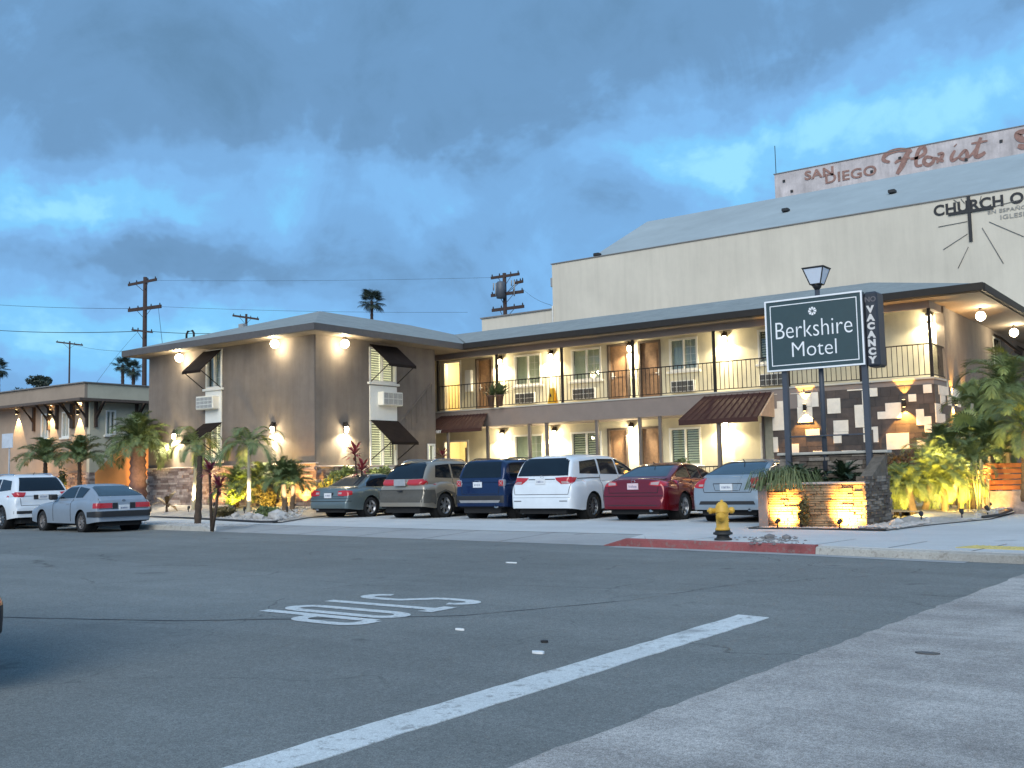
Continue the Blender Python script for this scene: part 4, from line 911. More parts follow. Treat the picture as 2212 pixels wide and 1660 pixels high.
def frond_mesh(name, L, droop, nl, ll, lw, m, rise=.5, vee=.5, rnd=None, fold=.0):
    "pinnate frond: arching rib with leaflets, starting at origin and heading +x"
    r = rnd or random.Random(len(name)); mb = MB(); pts = []; n = 14
    for i in range(n+1):
        t = i/n; ang = rise-droop*t*t*1.2-droop*.25*t
        if i == 0: p = Vector((0, 0, 0))
        else: p = pts[-1]+Vector((math.cos(ang), 0, math.sin(ang)))*(L/n)
        pts.append(p)
    mb.tube(pts, [max(.004, .018*L*(1-.85*i/n)*.6) for i in range(n+1)], 4)
    for k in range(nl):
        t = .14+.86*(k+.5)/nl; f = t*n; i = min(int(f), n-1); p = pts[i].lerp(pts[i+1], f-i); d = (pts[i+1]-pts[i]).normalized()
        l = ll*(math.sin(math.pi*(.12+.86*t))**.6)*r.uniform(.85, 1.1)
        up = Vector((0, 0, 1))
        for s in (-1, 1):
            side = Vector((0, s, 0)); q = (side*(1-.30*t)+d*(.55+.5*t)+up*(vee*r.uniform(.3, 1.)-.15)).normalized()
            wv = d.cross(q).cross(q).normalized()*lw*.5
            mid = p+q*l*.5; tip = p+q*l+Vector((0, 0, -l*r.uniform(.15, .45)))
            mb.add([p-wv*.4, p+wv*.4, mid+wv, tip, mid-wv], [(0, 1, 2, 4), (4, 2, 3)])
    return mb.mesh(name, m)
def fan_mesh(name, Rd, pet, m, nseg=22, r=None):
    r = r or random.Random(3); mb = MB(); pts = [Vector((pet*t, 0, .18*pet*math.sin(t*2.2))) for t in (0, .33, .66, 1)]; mb.tube(pts, .012, 4); c = pts[-1]
    for k in range(nseg):
        a = (k/(nseg-1)-.5)*4.6; a2 = a+.11; a0 = a-.11; l = Rd*(1-.10*abs(a))*r.uniform(.9, 1.05); dz = lambda rr_, aa: .22*rr_*math.cos(aa)-.25*rr_*rr_/Rd
        P = lambda aa, rr_: (c.x+rr_*math.cos(aa), c.y+rr_*math.sin(aa), c.z+dz(rr_, aa))
        mb.add([tuple(c), P(a0, l*.6), P(a, l*.62), P(a2, l*.6), (P(a, l)[0], P(a, l)[1], P(a, l)[2]-.12*Rd)], [(0, 1, 2), (0, 2, 3), (1, 4, 2), (2, 4, 3)])
    return mb.mesh(name, m)
def palm(label, base, trunk_pts, tr, fm, nf, fs, tilt=(.0, 1.1), bark_=bark, name='palm_tree', rings=True, group=None, seed=0, cat='palm tree', dead=0):
    "fm: list of frond meshes; tilt range: elevation offset of outer..inner fronds"
    r = random.Random(seed+int(abs(base[0]*7))); o = thing(name, label, cat, base, 0, group); b = Vector(base)
    pts = [b+Vector(p) for p in trunk_pts]
    Q = []; n = 16
    for i in range(n+1):
        f = i/n*(len(pts)-1); k = min(int(f), len(pts)-2); Q.append(pts[k].lerp(pts[k+1], f-k))
    mb = MB(); rad = [(tr[0]+(tr[1]-tr[0])*i/n)*(1+(.10*((i % 2)*2-1) if rings else 0)) for i in range(n+1)]; mb.tube(Q, rad, 9); mb.build('trunk', bark_, o)
    top = pts[-1]
    for k in range(nf):
        az = 2.4*k+r.uniform(-.3, .3); q = k/max(1, nf-1); el = tilt[0]+(tilt[1]-tilt[0])*q+r.uniform(-.12, .12)
        s = fs*r.uniform(.82, 1.12)*(1-.12*q)
        link('frond', fm[k % len(fm)], o, top-b, (0, -el, az), s)
    return o
FR = dict(
  king=[frond_mesh('frond', 1.9, 1.5, 26, .55, .05, g_mid, .45, .25, random.Random(1)), frond_mesh('frond', 1.8, 1.9, 26, .5, .05, g_mid, .5, .2, random.Random(2))],
  pyg=[frond_mesh('frond', 1.15, 1.3, 46, .24, .014, g_yel, .45, .5, random.Random(3)), frond_mesh('frond', 1.15, 1.7, 46, .23, .014, g_yel, .55, .5, random.Random(4))],
  dense=[frond_mesh('frond', 1.5, 1.2, 60, .42, .020, g_mid, .6, .7, random.Random(5)), frond_mesh('frond', 1.4, .9, 60, .40, .020, g_mid, .6, .8, random.Random(6))],
  sago=[frond_mesh('frond', .62, .9, 30, .16, .024, g_sage, .3, .9, random.Random(7)), frond_mesh('frond', .6, .6, 30, .16, .024, g_sage, .35, .9, random.Random(8))],
  tall=[frond_mesh('frond', 1.7, 1.3, 58, .46, .020, g_mid, .6, .6, random.Random(19)), frond_mesh('frond', 1.6, 1.6, 58, .45, .020, g_yel, .55, .5, random.Random(20))],
  dark=[frond_mesh('frond', 1.7, 1.3, 58, .48, .026, g_dark, .55, .6, random.Random(9)), frond_mesh('frond', 1.6, 1.6, 58, .45, .026, g_mid, .55, .5, random.Random(10))])
FAN = [fan_mesh('fan_leaf', .55, .6, g_mid), fan_mesh('fan_leaf', .5, .7, g_yel, 20, random.Random(8))]
FANB = [fan_mesh('fan_leaf', 1.1, 1.0, g_far, 18), fan_mesh('fan_leaf', 1.0, 1.2, g_far, 18, random.Random(4))]
def fp(px, py, Y): p = atY(px, py, Y); return (p.x, Y, p.z)
def vpalm(label, px, yb, yt, Y, tr, fm, nf, fs, pxt=None, **kw):
    b = Vector(fp(px, yb, Y)); t = Vector(fp(pxt or px, yt, Y)); m = (b+t)/2+Vector(((t.x-b.x)*.15, 0, 0)); return palm(label, tuple(b), [(0, 0, -.15), tuple(m-b), tuple(t-b)], tr, fm, nf, fs, **kw)
# far fan palms against the sky
vpalm('tall fan palm silhouetted above the middle of the motel roof', 803, 720, 651, 90, (.2, .17), FANB, 34, 1.0, bark_=polem, tilt=(-.9, 1.2), name='fan_palm')
vpalm('left one of two distant fan palms beside the tall pole', 265, 850, 788, 95, (.28, .22), FANB, 30, .95, bark_=polem, tilt=(-1.1, 1.2), name='fan_palm')
vpalm('right one of two distant fan palms beside the tall pole', 288, 850, 797, 92, (.28, .22), FANB, 30, .95, bark_=polem, tilt=(-1.1, 1.2), name='fan_palm')
vpalm('fan palm cut off by the left edge of the picture', -3, 880, 796, 80, (.25, .2), FANB, 30, .95, bark_=polem, tilt=(-1.1, 1.2), name='fan_palm')
# distant tree clump
def bush(name, label, cat, c, rad, n, ls, m, seed=0, trunk=0., group=None, lobes=6, z0=None):
    r = random.Random(seed); o = thing(name, label, cat, (c[0], c[1], z0 if z0 is not None else c[2]-rad[2]), 0, group); mb = MB(); L_ = []
    for k in range(lobes): L_.append((Vector((r.uniform(-.6, .6)*rad[0], r.uniform(-.6, .6)*rad[1], r.uniform(-.5, .6)*rad[2])), r.uniform(.35, .65)))
    for k in range(n):
        lc, lr = L_[k % lobes]; d = Vector((r.gauss(0, 1), r.gauss(0, 1), r.gauss(0, 1))).normalized()*(r.random()**.45)*lr
        p = Vector(c)+lc+Vector((d.x*rad[0], d.y*rad[1], d.z*rad[2])); a = Vector((r.uniform(-1, 1), r.uniform(-1, 1), r.uniform(-.2, 1))).normalized(); b = a.cross(Vector((r.uniform(-1, 1), r.uniform(-1, 1), r.uniform(-1, 1)))).normalized()
        l = ls*r.uniform(.6, 1.3); mb.add([p-b*l*.22, p+a*l*.55, p+b*l*.22, p-a*l*.45], [(0, 1, 2, 3)])
    mb.build('foliage', m, o)
    mb = MB(); zb = z0 if z0 is not None else c[2]-rad[2]
    for k in range(4): e = Vector(c)+L_[k % lobes][0]; mb.tube([(c[0]+r.uniform(-.1, .1)*rad[0], c[1], zb-.05), tuple((Vector((c[0], c[1], zb))+e)/2), tuple(e)], [trunk or .02, (trunk or .02)*.7, .01], 5)
    mb.build('stem', barkd, o); return o
p = atY(95, 832, 70); bush('leafy_tree', 'dark tree crown above the cream parapet at the left', 'tree', (p.x, 70, p.z), (2.2, 1.5, 1.3), 1500, .42, g_far, 1, .15, z0=0)
p = atY(45, 845, 80); bush('leafy_tree', 'low dark tree crown left of the other one above the parapet', 'tree', (p.x, 80, p.z-.4), (2.2, 1.5, .9), 900, .42, g_far, 2, .15, z0=0)

# ================================================================== PLANTING BEDS
gravm = mat('pale_gravel', (.42, .39, .36), .95, var=.35, scale=30, bump=.9, bscale=60, mottle=(2, .25)); rockm = mat('pale_rock', (.44, .42, .40), .9, var=.25, scale=5, bump=.6, bscale=20); rockd = mat('grey_rock', (.20, .19, .19), .9, var=.3, scale=5, bump=.6, bscale=20)
mb = MB()
V = [(-36, 22.5, .15), (-29.1, 21.7, .15), (-23.2, 19.9, .15), (-22.9, 20.3, .15), (-24.9, 23.3, .15), (-25.35, 25, .16), (-25.35, 31, .3), (-26.2, 31, .35), (-26.2, 24.75, .42), (-31, 24.75, .5), (-36, 24.75, .5), (-43.2, 27, .4), (-44, 24, .15), (-28.5, 23.2, .36), (-25.8, 22.6, .30)]
mb.add(V, [(0, 1, 13), (1, 2, 14, 13), (2, 3, 14), (3, 4, 14), (4, 5, 8, 14), (5, 6, 7, 8), (13, 14, 8, 9), (0, 13, 9, 10), (12, 0, 10, 11)], True); struct('gravel_bed', mb, gravm)
mb = MB(); mb.add([(-70, 26.6, .15), (-44, 24, .15), (-43.2, 27, .4), (-70, 27.3, .4)], [(0, 1, 2, 3)]); struct('gravel_bed', mb, gravm)
def bedz(x, y):
    t = max(0, min(1, (y-(21.7-.305*(x+29.1)))/3.2)); return .15+.28*t
rg = random.Random(9); mb = MB()
for k in range(2600):
    x = rg.uniform(-36, -23.2); y0 = 21.7-.305*(x+29.1); y = rg.uniform(y0, min(24.6, y0+4)); 
    if x > -25 and y > 21+(-x-23)*1.1: continue
    mb.rock((x, y, bedz(x, y)), rg.uniform(.02, .06), rg, .6)
tag(mb.build('gravel', rockm), kind='stuff')
mb = MB()
for k in range(1500):
    x = rg.uniform(-33, -22.3); y = rg.uniform(kerbY(x)+.25, kerbY(x)+1.2)
    mb.rock((x, y, .145), rg.uniform(.012, .035), rg, .5)
tag(mb.build('gravel', rockm), kind='stuff')
mb = MB(); q = [(-36, 22.5, .17), (-32, 22.2, .17), (-29.1, 21.65, .17), (-26, 20.7, .17), (-23.2, 19.85, .17), (-22.85, 20.1, .17)]; mb.tube(q, .035, 6); tag(mb.build('bed_edging', blackp), 'black plastic edging strip along the front of the left gravel bed', 'garden edging')
for i, (x, y, r_, lab) in enumerate([(-24.0, 21.1, .33, 'largest pale boulder at the right end of the left gravel bed'), (-24.7, 20.95, .2, 'pale boulder just left of the largest one in the left bed'), (-25.5, 21.3, .18, 'middle pale boulder along the front of the left bed'), (-26.4, 21.5, .2, 'pale boulder in front of the slender middle palm'), (-23.5, 20.7, .16, 'small pale stone nearest the green coupe'), (-28.2, 22.1, .2, 'pale boulder left of the slender middle palm')]):
    mb = MB(); mb.rock((x, y, bedz(x, y)+r_*.2), r_, rg, .75); tag(mb.build('boulder', rockm), lab, 'boulder', 'boulders in the left bed')

# planting in front of the projecting block
o = vpalm('slender palm with lit pale trunk in front of the lower window', 538, 1102, 962, 22.9, (.085, .045), FR['king'], 12, .82, bark_=smoothbark, tilt=(-.35, .9), seed=2)
vpalm('slender leaning palm left of the red-leaved plant', 417, 1105, 962, 23.6, (.085, .045), FR['king'], 11, .84, pxt=424, bark_=smoothbark, tilt=(-.5, .8), seed=5)
vpalm('big bushy palm with thick trunk at the left corner of the brown block', 298, 1085, 960, 23.9, (.34, .27), FR['dense'], 70, 1.05, bark_=mat('reddish_bark', (.16, .085, .07), .95, var=.3, bump=.8), tilt=(-.7, 1.35), seed=3)
vpalm('left one of the two palms before the tan annex', 98, 1060, 1000, 25.4, (.13, .08), FR['dense'], 44, 1.0, tilt=(-.2, 1.35), seed=4, bark_=barkd)
vpalm('right one of the two palms before the tan annex', 172, 1060, 998, 25.0, (.10, .07), FR['dense'], 44, 1.0, tilt=(-.2, 1.35), seed=6, bark_=barkd)
vpalm('feathery palm with twin lit trunks beside the green coupe', 617, 1104, 1045, 23.1, (.10, .08), FR['dense'], 40, .72, pxt=612, bark_=bark, tilt=(-.4, 1.2), seed=7)
vpalm('second trunk of the feathery palm clump beside the green coupe', 630, 1100, 1048, 23.3, (.08, .07), FR['dense'], 24, .68, pxt=634, bark_=bark, tilt=(-.4, 1.2), seed=8)
vpalm('low dense green palm behind the slender middle palm', 512, 1100, 1062, 24.0, (.09, .07), FR['dense'], 44, .78, bark_=barkd, tilt=(-.3, 1.3), seed=9)
vpalm('green palm clump right of the slender middle palm', 565, 1098, 1050, 24.1, (.09, .07), FR['dense'], 44, .74, bark_=barkd, tilt=(-.3, 1.3), seed=10)
vpalm('young palm with a thin dark trunk standing in the parkway strip', 426, 1138, 985, 19.0, (.11, .07), FR['king'], 6, .42, pxt=432, bark_=barkd, tilt=(-.3, .9), seed=13)
def strap_plant(name, label, base, h, n, ll, lw, m, seed, stem=.03, spread=.9, cat='plant', heads=1, group=None):
    r = random.Random(seed); o = thing(name, label, cat, base, 0, group); b = Vector(base)
    for k in range(heads):
        top = b+Vector((r.uniform(-.25, .25)*(heads > 1), r.uniform(-.15, .15)*(heads > 1), h*(1-.28*k))); mb = MB(); mb.tube([b+Vector((0, 0, -.1)), (b+top)/2+Vector((r.uniform(-.05, .05), 0, 0)), top], [stem, stem*.8, stem*.6], 6); mb.build('stem', barkd, o)
        mb = MB()
        for j in range(n):
            a = 2.4*j; e = (-.2+1.5*(j/n))*spread; d = Vector((math.cos(a)*math.cos(e), math.sin(a)*math.cos(e), math.sin(e))); s = d.cross(Vector((0, 0, 1))).normalized()*lw*.5; l = ll*r.uniform(.8, 1.15); p0 = top-Vector((0, 0, (1-j/n)*h*.12))
            mid = p0+d*l*.55; tip = p0+d*l+Vector((0, 0, -l*.22)); mb.add([p0-s*.4, p0+s*.4, mid+s, tip, mid-s], [(0, 1, 2, 4), (4, 2, 3)])
        mb.build('leaves', m, o)
    return o
p = atZ(458, 1139, .15); strap_plant('red_leaved_plant', 'dark red leaved plant in front of the lit stone plinth', (p.x, p.y, .14), 1.55, 26, .42, .09, g_red, 3, .05, heads=2, cat='shrub')
p = fp(783, 1010, 24.6); strap_plant('red_leaved_plant', 'red leaved plant beside the lit side window of the brown block', (p[0]-.1, p[1], .35), 1.9, 24, .5, .1, leafmat('bright_red_leaf', (.20, .02, .03), (.38, .05, .06)), 4, .04, heads=2, cat='shrub')
p = fp(935, 1000, 30.3); strap_plant('red_leaved_plant', 'small dark plant silhouetted by the lobby window', (p[0]+.5, p[1], .3), 1.9, 14, .5, .1, g_red, 5, .04, cat='shrub')
p = fp(360, 1108, 23.2); strap_plant('bromeliad', 'brown spiky broad-leaved plant left of the lit palms', (p[0], p[1], .3), .30, 7, .75, .2, leafmat('bronze_leaf', (.07, .045, .02), (.14, .09, .04)), 6, .05, .8)
bush('shrub', 'yellow-lit shrub between the low palms and the slender middle palm', 'shrub', (fp(510, 1080, 23.6)[0], 23.6, .75), (.35, .3, .35), 500, .16, g_yel, 4)
bush('shrub', 'light green shrub under the side lamp behind the green coupe', 'shrub', (-25.7, 25.4, 1.15), (.5, .8, .65), 1600, .15, g_yel, 5)
bush('shrub', 'green shrub below the lit side window behind the beige crossover', 'shrub', (-25.7, 27.2, 1.25), (.45, .9, .6), 1300, .15, g_mid, 6)
bush('shrub', 'sparse dark shrub under the far end of the side wall', 'shrub', (-25.7, 29.3, 1.25), (.4, .7, .7), 900, .14, g_mid, 7)
bush('shrub', 'tall dry grassy shrub against the stone plinth right of the slender palm', 'shrub', (fp(582, 1080, 24.1)[0], 24.1, .8), (.5, .3, .5), 900, .16, leafmat('olive_leaf', (.08, .07, .02), (.17, .13, .05)), 8)
bush('shrub', 'low spreading green shrub beside the largest boulder', 'shrub', (-25.0, 21.7, .38), (.5, .4, .2), 700, .13, g_mid, 9)
bush('shrub', 'low grassy tuft in front of the red-leaved plant', 'shrub', (fp(480, 1118, 21.9)[0], 21.9, .35), (.6, .4, .2), 700, .14, leafmat('olive_leaf', (.08, .07, .02), (.17, .13, .05)), 10)
tuft = bush('shrub', 'pointed dark cypress in front of the annex, left of the palms', 'shrub', (fp(52, 1040, 25.6)[0], 25.6, 1.2), (.16, .16, .8), 500, .14, g_dark, 12)
bush('shrub', 'pointed dark cypress between the two palms before the annex', 'shrub', (fp(134, 1040, 25.9)[0], 25.9, 1.25), (.2, .2, .9), 600, .14, g_dark, 13)

# ---- uplights in the beds
def uplight(label, pos, target, e, col=AMBER, size=60, group='small black spotlights in the planting beds', rad=.03):
    e *= 6.
    o = thing('garden_spotlight', label, 'spotlight', pos, 0, group); p = Vector(pos); d = (Vector(target)-p-Vector((0, 0, .13))).normalized()
    mb = MB(); mb.tube([p, p+Vector((0, 0, .1))], .014, 6); mb.build('stake', blackp, o)
    c = p+Vector((0, 0, .13)); mb = MB(); mb.tube([c-d*.07, c-d*.02, c+d*.07], [.025, .04, .048], 10, cap=False); mb.tube([c-d*.071, c-d*.07], [.02, .025], 10); mb.build('housing', blackp, o)
    mb = MB(); mb.tube([c+d*.045, c+d*.05], .042, 10); mb.build('lens', mat('spot_lens', (.9, .8, .5), .3, emit=(1, .7, .3), estr=30), o)
    light('SPOT', c+d*.09, e, col, o, d=d, size=size, blend=.6, rad=rad); return o
x = lambda px, py, Y: fp(px, py, Y)
up = uplight
up('spotlight lighting the slender palm right of the red plant', (fp(528, 1112, 22.3)[0], 22.3, .3), (fp(538, 1090, 22.9)[0], 22.9, 1.0), 90, WARM, 40)
up('spotlight lighting the leaning palm left of the red plant', (fp(407, 1110, 23.1)[0], 23.1, .3), (fp(418, 1090, 23.6)[0], 23.6, 1.0), 90, WARM, 40)
up('spotlight washing the stone plinth behind the red-leaved plant', (fp(462, 1100, 23.7)[0], 23.7, .4), (fp(470, 1050, 24.7)[0], 24.75, 1.5), 60, AMBER, 80)
up('spotlight hidden in the yellow-lit shrub', (fp(505, 1105, 23.1)[0], 23.1, .3), (fp(508, 1070, 23.6)[0], 23.6, 1.1), 70, (1, .8, .1), 80)
up('spotlight under the twin-trunk palm', (fp(620, 1108, 22.6)[0], 22.6, .3), (fp(620, 1080, 23.1)[0], 23.1, 1.1), 70, WARM, 45)
up('spotlight washing the plinth corner beside the green coupe', (-26.6, 24.1, .35), (-26.7, 24.75, 1.2), 60, AMBER, 85)
up('spotlight behind the parked green coupe washing the side shrubs', (-25.6, 24.4, .3), (-25.9, 26, 1.5), 60, AMBER, 90)
up('spotlight at the foot of the annex behind the silver hatchback', (fp(118, 1090, 25.5)[0], 25.5, .35), (fp(118, 1050, 27)[0], 27, 1.3), 70, AMBER, 70)
up('spotlight on the annex wall between its two palms', (fp(140, 1090, 25.5)[0], 25.8, .35), (fp(140, 1030, 27)[0], 27, 2.0), 50, AMBER, 70)
up('spotlight on the left part of the annex wall', (fp(60, 1090, 25.5)[0], 25.8, .35), (fp(60, 1030, 27)[0], 27, 2.2), 50, AMBER, 80)
up('spotlight at the foot of the big bushy palm', (fp(325, 1100, 23.2)[0], 23.2, .25), (fp(300, 950, 23.9)[0], 23.9, 3.2), 60, (1, .75, .3), 70)
up('spotlight between the low palms right of the slender palm', (fp(570, 1108, 23.0)[0], 23.0, .3), (fp(575, 1060, 24.2)[0], 24.2, 1.3), 80, (1, .66, .15), 90)
# ================================================================== SIGN PLANTER
gold = mat('ledge_stone', (.30, .20, .115), .85, var=.35, scale=4, bump=.6, bscale=30, mottle=(7, .2))
grey_st = mat('grey_stone', (.12, .098, .075), .9, var=.25, scale=5, bump=.5, bscale=30, mottle=(5, .2))
PX0, PX1, PY0, PY1 = -8.46, -6.45, 20.62, 22.15
pl = thing('stone_planter', 'ledgestone planter under the motel sign, its front washed by two spotlights', 'planter', (-7.4, 21.5, .14))
ztp = 1.02
mb = MB(); mb.box(PX0+.06, PX1-.06, PY0+.06, PY0+.26, .1, ztp); mb.box(PX0+.06, PX0+.26, PY0+.26, PY1, .1, ztp); mb.box(PX1-.26, PX1-.06, PY0+.26, PY1, .1, 1.15); mb.box(PX0-.3, PX1-.06, PY1, PY1+.2, .1, 1.62); mb.build('core', grey_st, pl)
mb = MB(); mb.box(PX0+.26, PX1-.26, PY0+.26, PY1, .1, ztp-.12); mb.build('soil', mat('soil', (.03, .022, .016), .95, var=.3), pl)
n1 = veneer('x', Wall('-y', PY0+.062), PX0+.0, PX1, .14, ztp-.02, gold, pl, 31, row=.056, lmin=.12, lmax=.40, stuff=False, dmin=.012, dmax=.075)
n2 = veneer('side_stone', Wall('+x', PX1-.062), PY0+.0, PY1+.2, .14, 1.15, grey_st, pl, 32, row=.06, lmin=.10, lmax=.34)
veneer('back_stone', Wall('-y', PY1+.002), PX0-.3, PX1, 1.0, 1.6, grey_st, pl, 33, row=.08)
mb = MB(); mb.bbox(PX0-.02, PX1+.0, PY0-.03, PY0+.28, ztp-.018, ztp+.03, .012); mb.build('coping', MATS['cap_stone'], pl)
mb = MB(); mb.bbox(PX0-.34, PX1+.04, PY1-.1, PY1+.24, 1.621, 1.68, .012); mb.build('coping', mat('pale_cap', (.42, .40, .35), .9, var=.1), pl)
# sloping right shoulder up to the tall back wall
mb = MB(); mb.prism([(PX1-.25, PY0+.5, 1.15), (PX1-.25, PY1, 1.15), (PX1-.25, PY1, 1.60)], (.24, 0, 0)); mb.build('shoulder', grey_st, pl)
mb = MB(); mb.box(PX0-.22, PX0-.02, PY0+.0, PY0+.35, .1, .98); mb.build('end_pier', mat('pier_stucco', (.27, .21, .19), .9, bump=.4), pl)
for (px, Yp) in ((1722, 20.45), (1760, 20.4)):
    pass
bush('climbing_plant', 'twiggy creeper growing up the middle of the lit planter front', 'shrub', (-7.72, 20.38, .45), (.22, .16, .38), 900, .07, leafmat('olive_leaf', (.08, .07, .02), (.17, .13, .05)), 15, z0=.14)
for i, (px, py, Yp, s, lab) in enumerate([(1822, 1022, 21.5, 1.0, 'largest dark sago palm, right side of the planter'), (1722, 1020, 21.6, .9, 'dark sago palm in the left half of the planter'), (1762, 1024, 21.3, .62, 'smallest dark sago palm between the two larger ones')]):
    b = (fp(px, py, Yp)[0], Yp, .92); palm(lab, b, [(0, 0, -.02), (0, 0, .07), (0, 0, .14)], (.09, .08), FR['sago'], 26, .95*s, tilt=(-.15, 1.25), bark_=barkd, name='sago_palm', seed=i, cat='sago palm', group='sago palms in the sign planter')
# trailing feathery shrub at the planter's left end
r_ = random.Random(44); o = thing('trailing_grass', 'feathery light green grass spilling over the left end of the planter', 'ornamental grass', (-8.35, 20.9, .95)); mb = MB()
for k in range(950):
    a = r_.uniform(0, 6.28); l = r_.uniform(.35, .75); p0 = Vector((-8.32+r_.uniform(-.25, .38), 20.95+r_.uniform(-.2, .35), .98)); d = Vector((math.cos(a), math.sin(a), 0)); e = r_.uniform(.35, 1.2)
    q = [p0, p0+d*l*.35+Vector((0, 0, l*.5*e)), p0+d*l*.75+Vector((0, 0, l*.42*e)), p0+d*l+Vector((0, 0, l*.1*e-.12))]; s = d.cross(Vector((0, 0, 1)))*.006
    for A, B in zip(q[:-1], q[1:]): mb.add([A-s, A+s, B+s, B-s], [(0, 1, 2, 3)])
tag(mb.build('blades', leafmat('grass_green', (.07, .10, .03), (.17, .20, .08)), o), kind='stuff')
mb = MB(); mb.bbox(-8.62, -5.9, 19.92, 19.96, .141, .17, .008); tag(mb.build('drip_edging', blackp), 'thin black strip on the ground in front of the lit planter', 'garden edging')
mb = MB()
for k in range(900):
    xx = rg.uniform(-8.5, -6.1); mb.rock((xx, rg.uniform(19.98, 20.6), .15), rg.uniform(.012, .035), rg, .6)
tag(mb.build('gravel', rockm), kind='stuff')
up('left spotlight on the lit planter front', (-8.12, 20.22, .15), (-8.1, 20.62, .42), 70, AMBER, 104, rad=.03)
up('right spotlight on the lit planter front', (-6.86, 20.22, .15), (-6.8, 20.62, .42), 95, AMBER, 112, rad=.03)

# ================================================================== MOTEL SIGN
YS = 21.9
navy = mat('navy_sign_paint', (.034, .064, .072), .5, var=.06); signw = mat('glowing_sign_white', (.70, .72, .74), .55, var=.03, emit=(.8, .88, 1.), estr=.12); postm = mat('grey_blue_post', (.055, .065, .085), .5, var=.1)  # the white of the sign has a faint glow added to its paint
sg = thing('motel_sign', 'large dark blue Berkshire Motel sign with white border on two posts', 'sign', (-7.8, YS, .9))
SX0, SX1, SZ0, SZ1 = -8.86, -6.73, 3.48, 5.03
mb = MB(); mb.bbox(SX0, SX1, YS, YS+.22, SZ0, SZ1, .01); mb.build('panel', navy, sg)
def border(i, w, o):
    m = MB(); a0, a1, b0, b1 = SX0+i, SX1-i, SZ0+i, SZ1-i; y0, y1 = YS-o, YS+.01
    m.box(a0, a1, y0, y1, b1-w, b1); m.box(a0, a1, y0, y1, b0, b0+w); m.box(a0, a0+w, y0, y1, b0+w, b1-w); m.box(a1-w, a1, y0, y1, b0+w, b1-w); m.build('border', signw, sg)
border(-.012, .034, .02); border(.105, .018, .006)
cxs = (SX0+SX1)/2; VALIGN[0] = 'BOTTOM_BASELINE'
def signtext(s, zc, h, wtot):
    me = text_mesh(s, 1, .004, -.011, 0, 'CENTER', 1.0); xs = [v.co.x for v in me.vertices]; k = wtot/(max(xs)-min(xs)); xm = (max(xs)+min(xs))/2; asc = .73; o_ = wloc(sg)
    for v in me.vertices: v.co = Vector((cxs+(v.co.x-xm)*k, YS-.004-v.co.z, zc+(v.co.y)*(h/asc)))-o_
    me.materials.clear(); me.materials.append(signw); o = bpy.data.objects.new('lettering', me); COL.objects.link(o); o.parent = sg
signtext('Berkshire', 4.175, .40, 1.69); signtext('Motel', 3.755, .35, .98); VALIGN[0] = 'CENTER'
# rosette emblem: eight petals
mb = MB(); ez = 4.72; ex = cxs-.0
for k in range(8):
    a = k*math.pi/4; a1, a2 = a-.33, a+.33; P = lambda aa, rr: (ex+rr*math.cos(aa), YS-.006, ez+rr*math.sin(aa)); mb.prism([P(a, .022), P(a1, .07), P(a1+.12, .095), P(a, .087), P(a2-.12, .095), P(a2, .07)], (0, -.006, 0))
mb.build('emblem', signw, sg)
for px, py in ((1697, 830), (1870, 830)):
    xx = atY(px, py, YS+.11).x; mb = MB(); mb.bbox(xx-.058, xx+.058, YS+.05, YS+.17, .8, SZ0+(.0 if px < 1800 else 1.5), .01); mb.build('post', postm, sg)
mb = MB(); xa = atY(1697, 830, YS).x; xb = atY(1870, 830, YS).x; zz = atY(1780, 941, YS).z; mb.bbox(xa, xb, YS+.1, YS+.14, zz-.015, zz+.015, .004); mb.build('crossbar', postm, sg)
vs_ = thing('vacancy_sign', 'narrow dark vertical NO VACANCY box sign attached beside the motel sign', 'sign', (-6.5, YS, 3.3))
VX0, VX1, VZ0, VZ1 = -6.70, -6.42, 3.42, 5.0
mb = MB(); mb.bbox(VX0, VX1, YS+.03, YS+.50, VZ0, VZ1, .04); mb.build('box', mat('charcoal_paint', (.030, .034, .045), .5, var=.08), vs_)
tube_m = mat('vacancy_letter', (.62, .60, .58), .5, var=.05)
for i, ch in enumerate('VACANCY'):
    zc = 4.62-i*.178; lettering(ch, tube_m, vs_, lambda x, y, z: ((VX0+VX1)/2-.01+x*1.1, YS+.026-z, zc+y), .19, .003, .012)
lettering('NO', mat('unlit_letter', (.13, .12, .13), .5), vs_, lambda x, y, z: ((VX0+VX1)/2+x, YS+.026-z, 4.83+y), .15, .003, .004)
LY = 22.13
lp = thing('street_lamp', 'lamp post with a four-sided glass lantern standing behind the motel sign', 'lamp post', (-7.63, LY, .9))
lpx = atY(1775, 830, LY).x; mb = MB(); mb.tube([(lpx, LY, .85), (lpx, LY, 5.2)], .055, 12); lz = atY(1774, 637, LY).z; mb.tube([(lpx, LY, 5.15), (lpx, LY, lz+.28)], .05, 12); mb.build('pole', postm, lp)
lz0 = atY(1774, 614, LY).z; lz1 = atY(1774, 580, LY).z; wb, wt = .115, .225
mb = MB(); mb.lathe([(.05, lz0-.12), (.09, lz0-.06), (.12, lz0)], (lpx, LY, 0), 10); C0 = [(lpx+sx*wb, LY+sy*wb, lz0) for sx, sy in ((-1, -1), (1, -1), (1, 1), (-1, 1))]; C1 = [(lpx+sx*wt, LY+sy*wt, lz1) for sx, sy in ((-1, -1), (1, -1), (1, 1), (-1, 1))]
for a, b in zip(C0, C1): mb.tube([a, b], .014, 4, smooth=False)
for k in range(4): mb.tube([C0[k], C0[(k+1) % 4]], .014, 4); mb.tube([C1[k], C1[(k+1) % 4]], .016, 4)
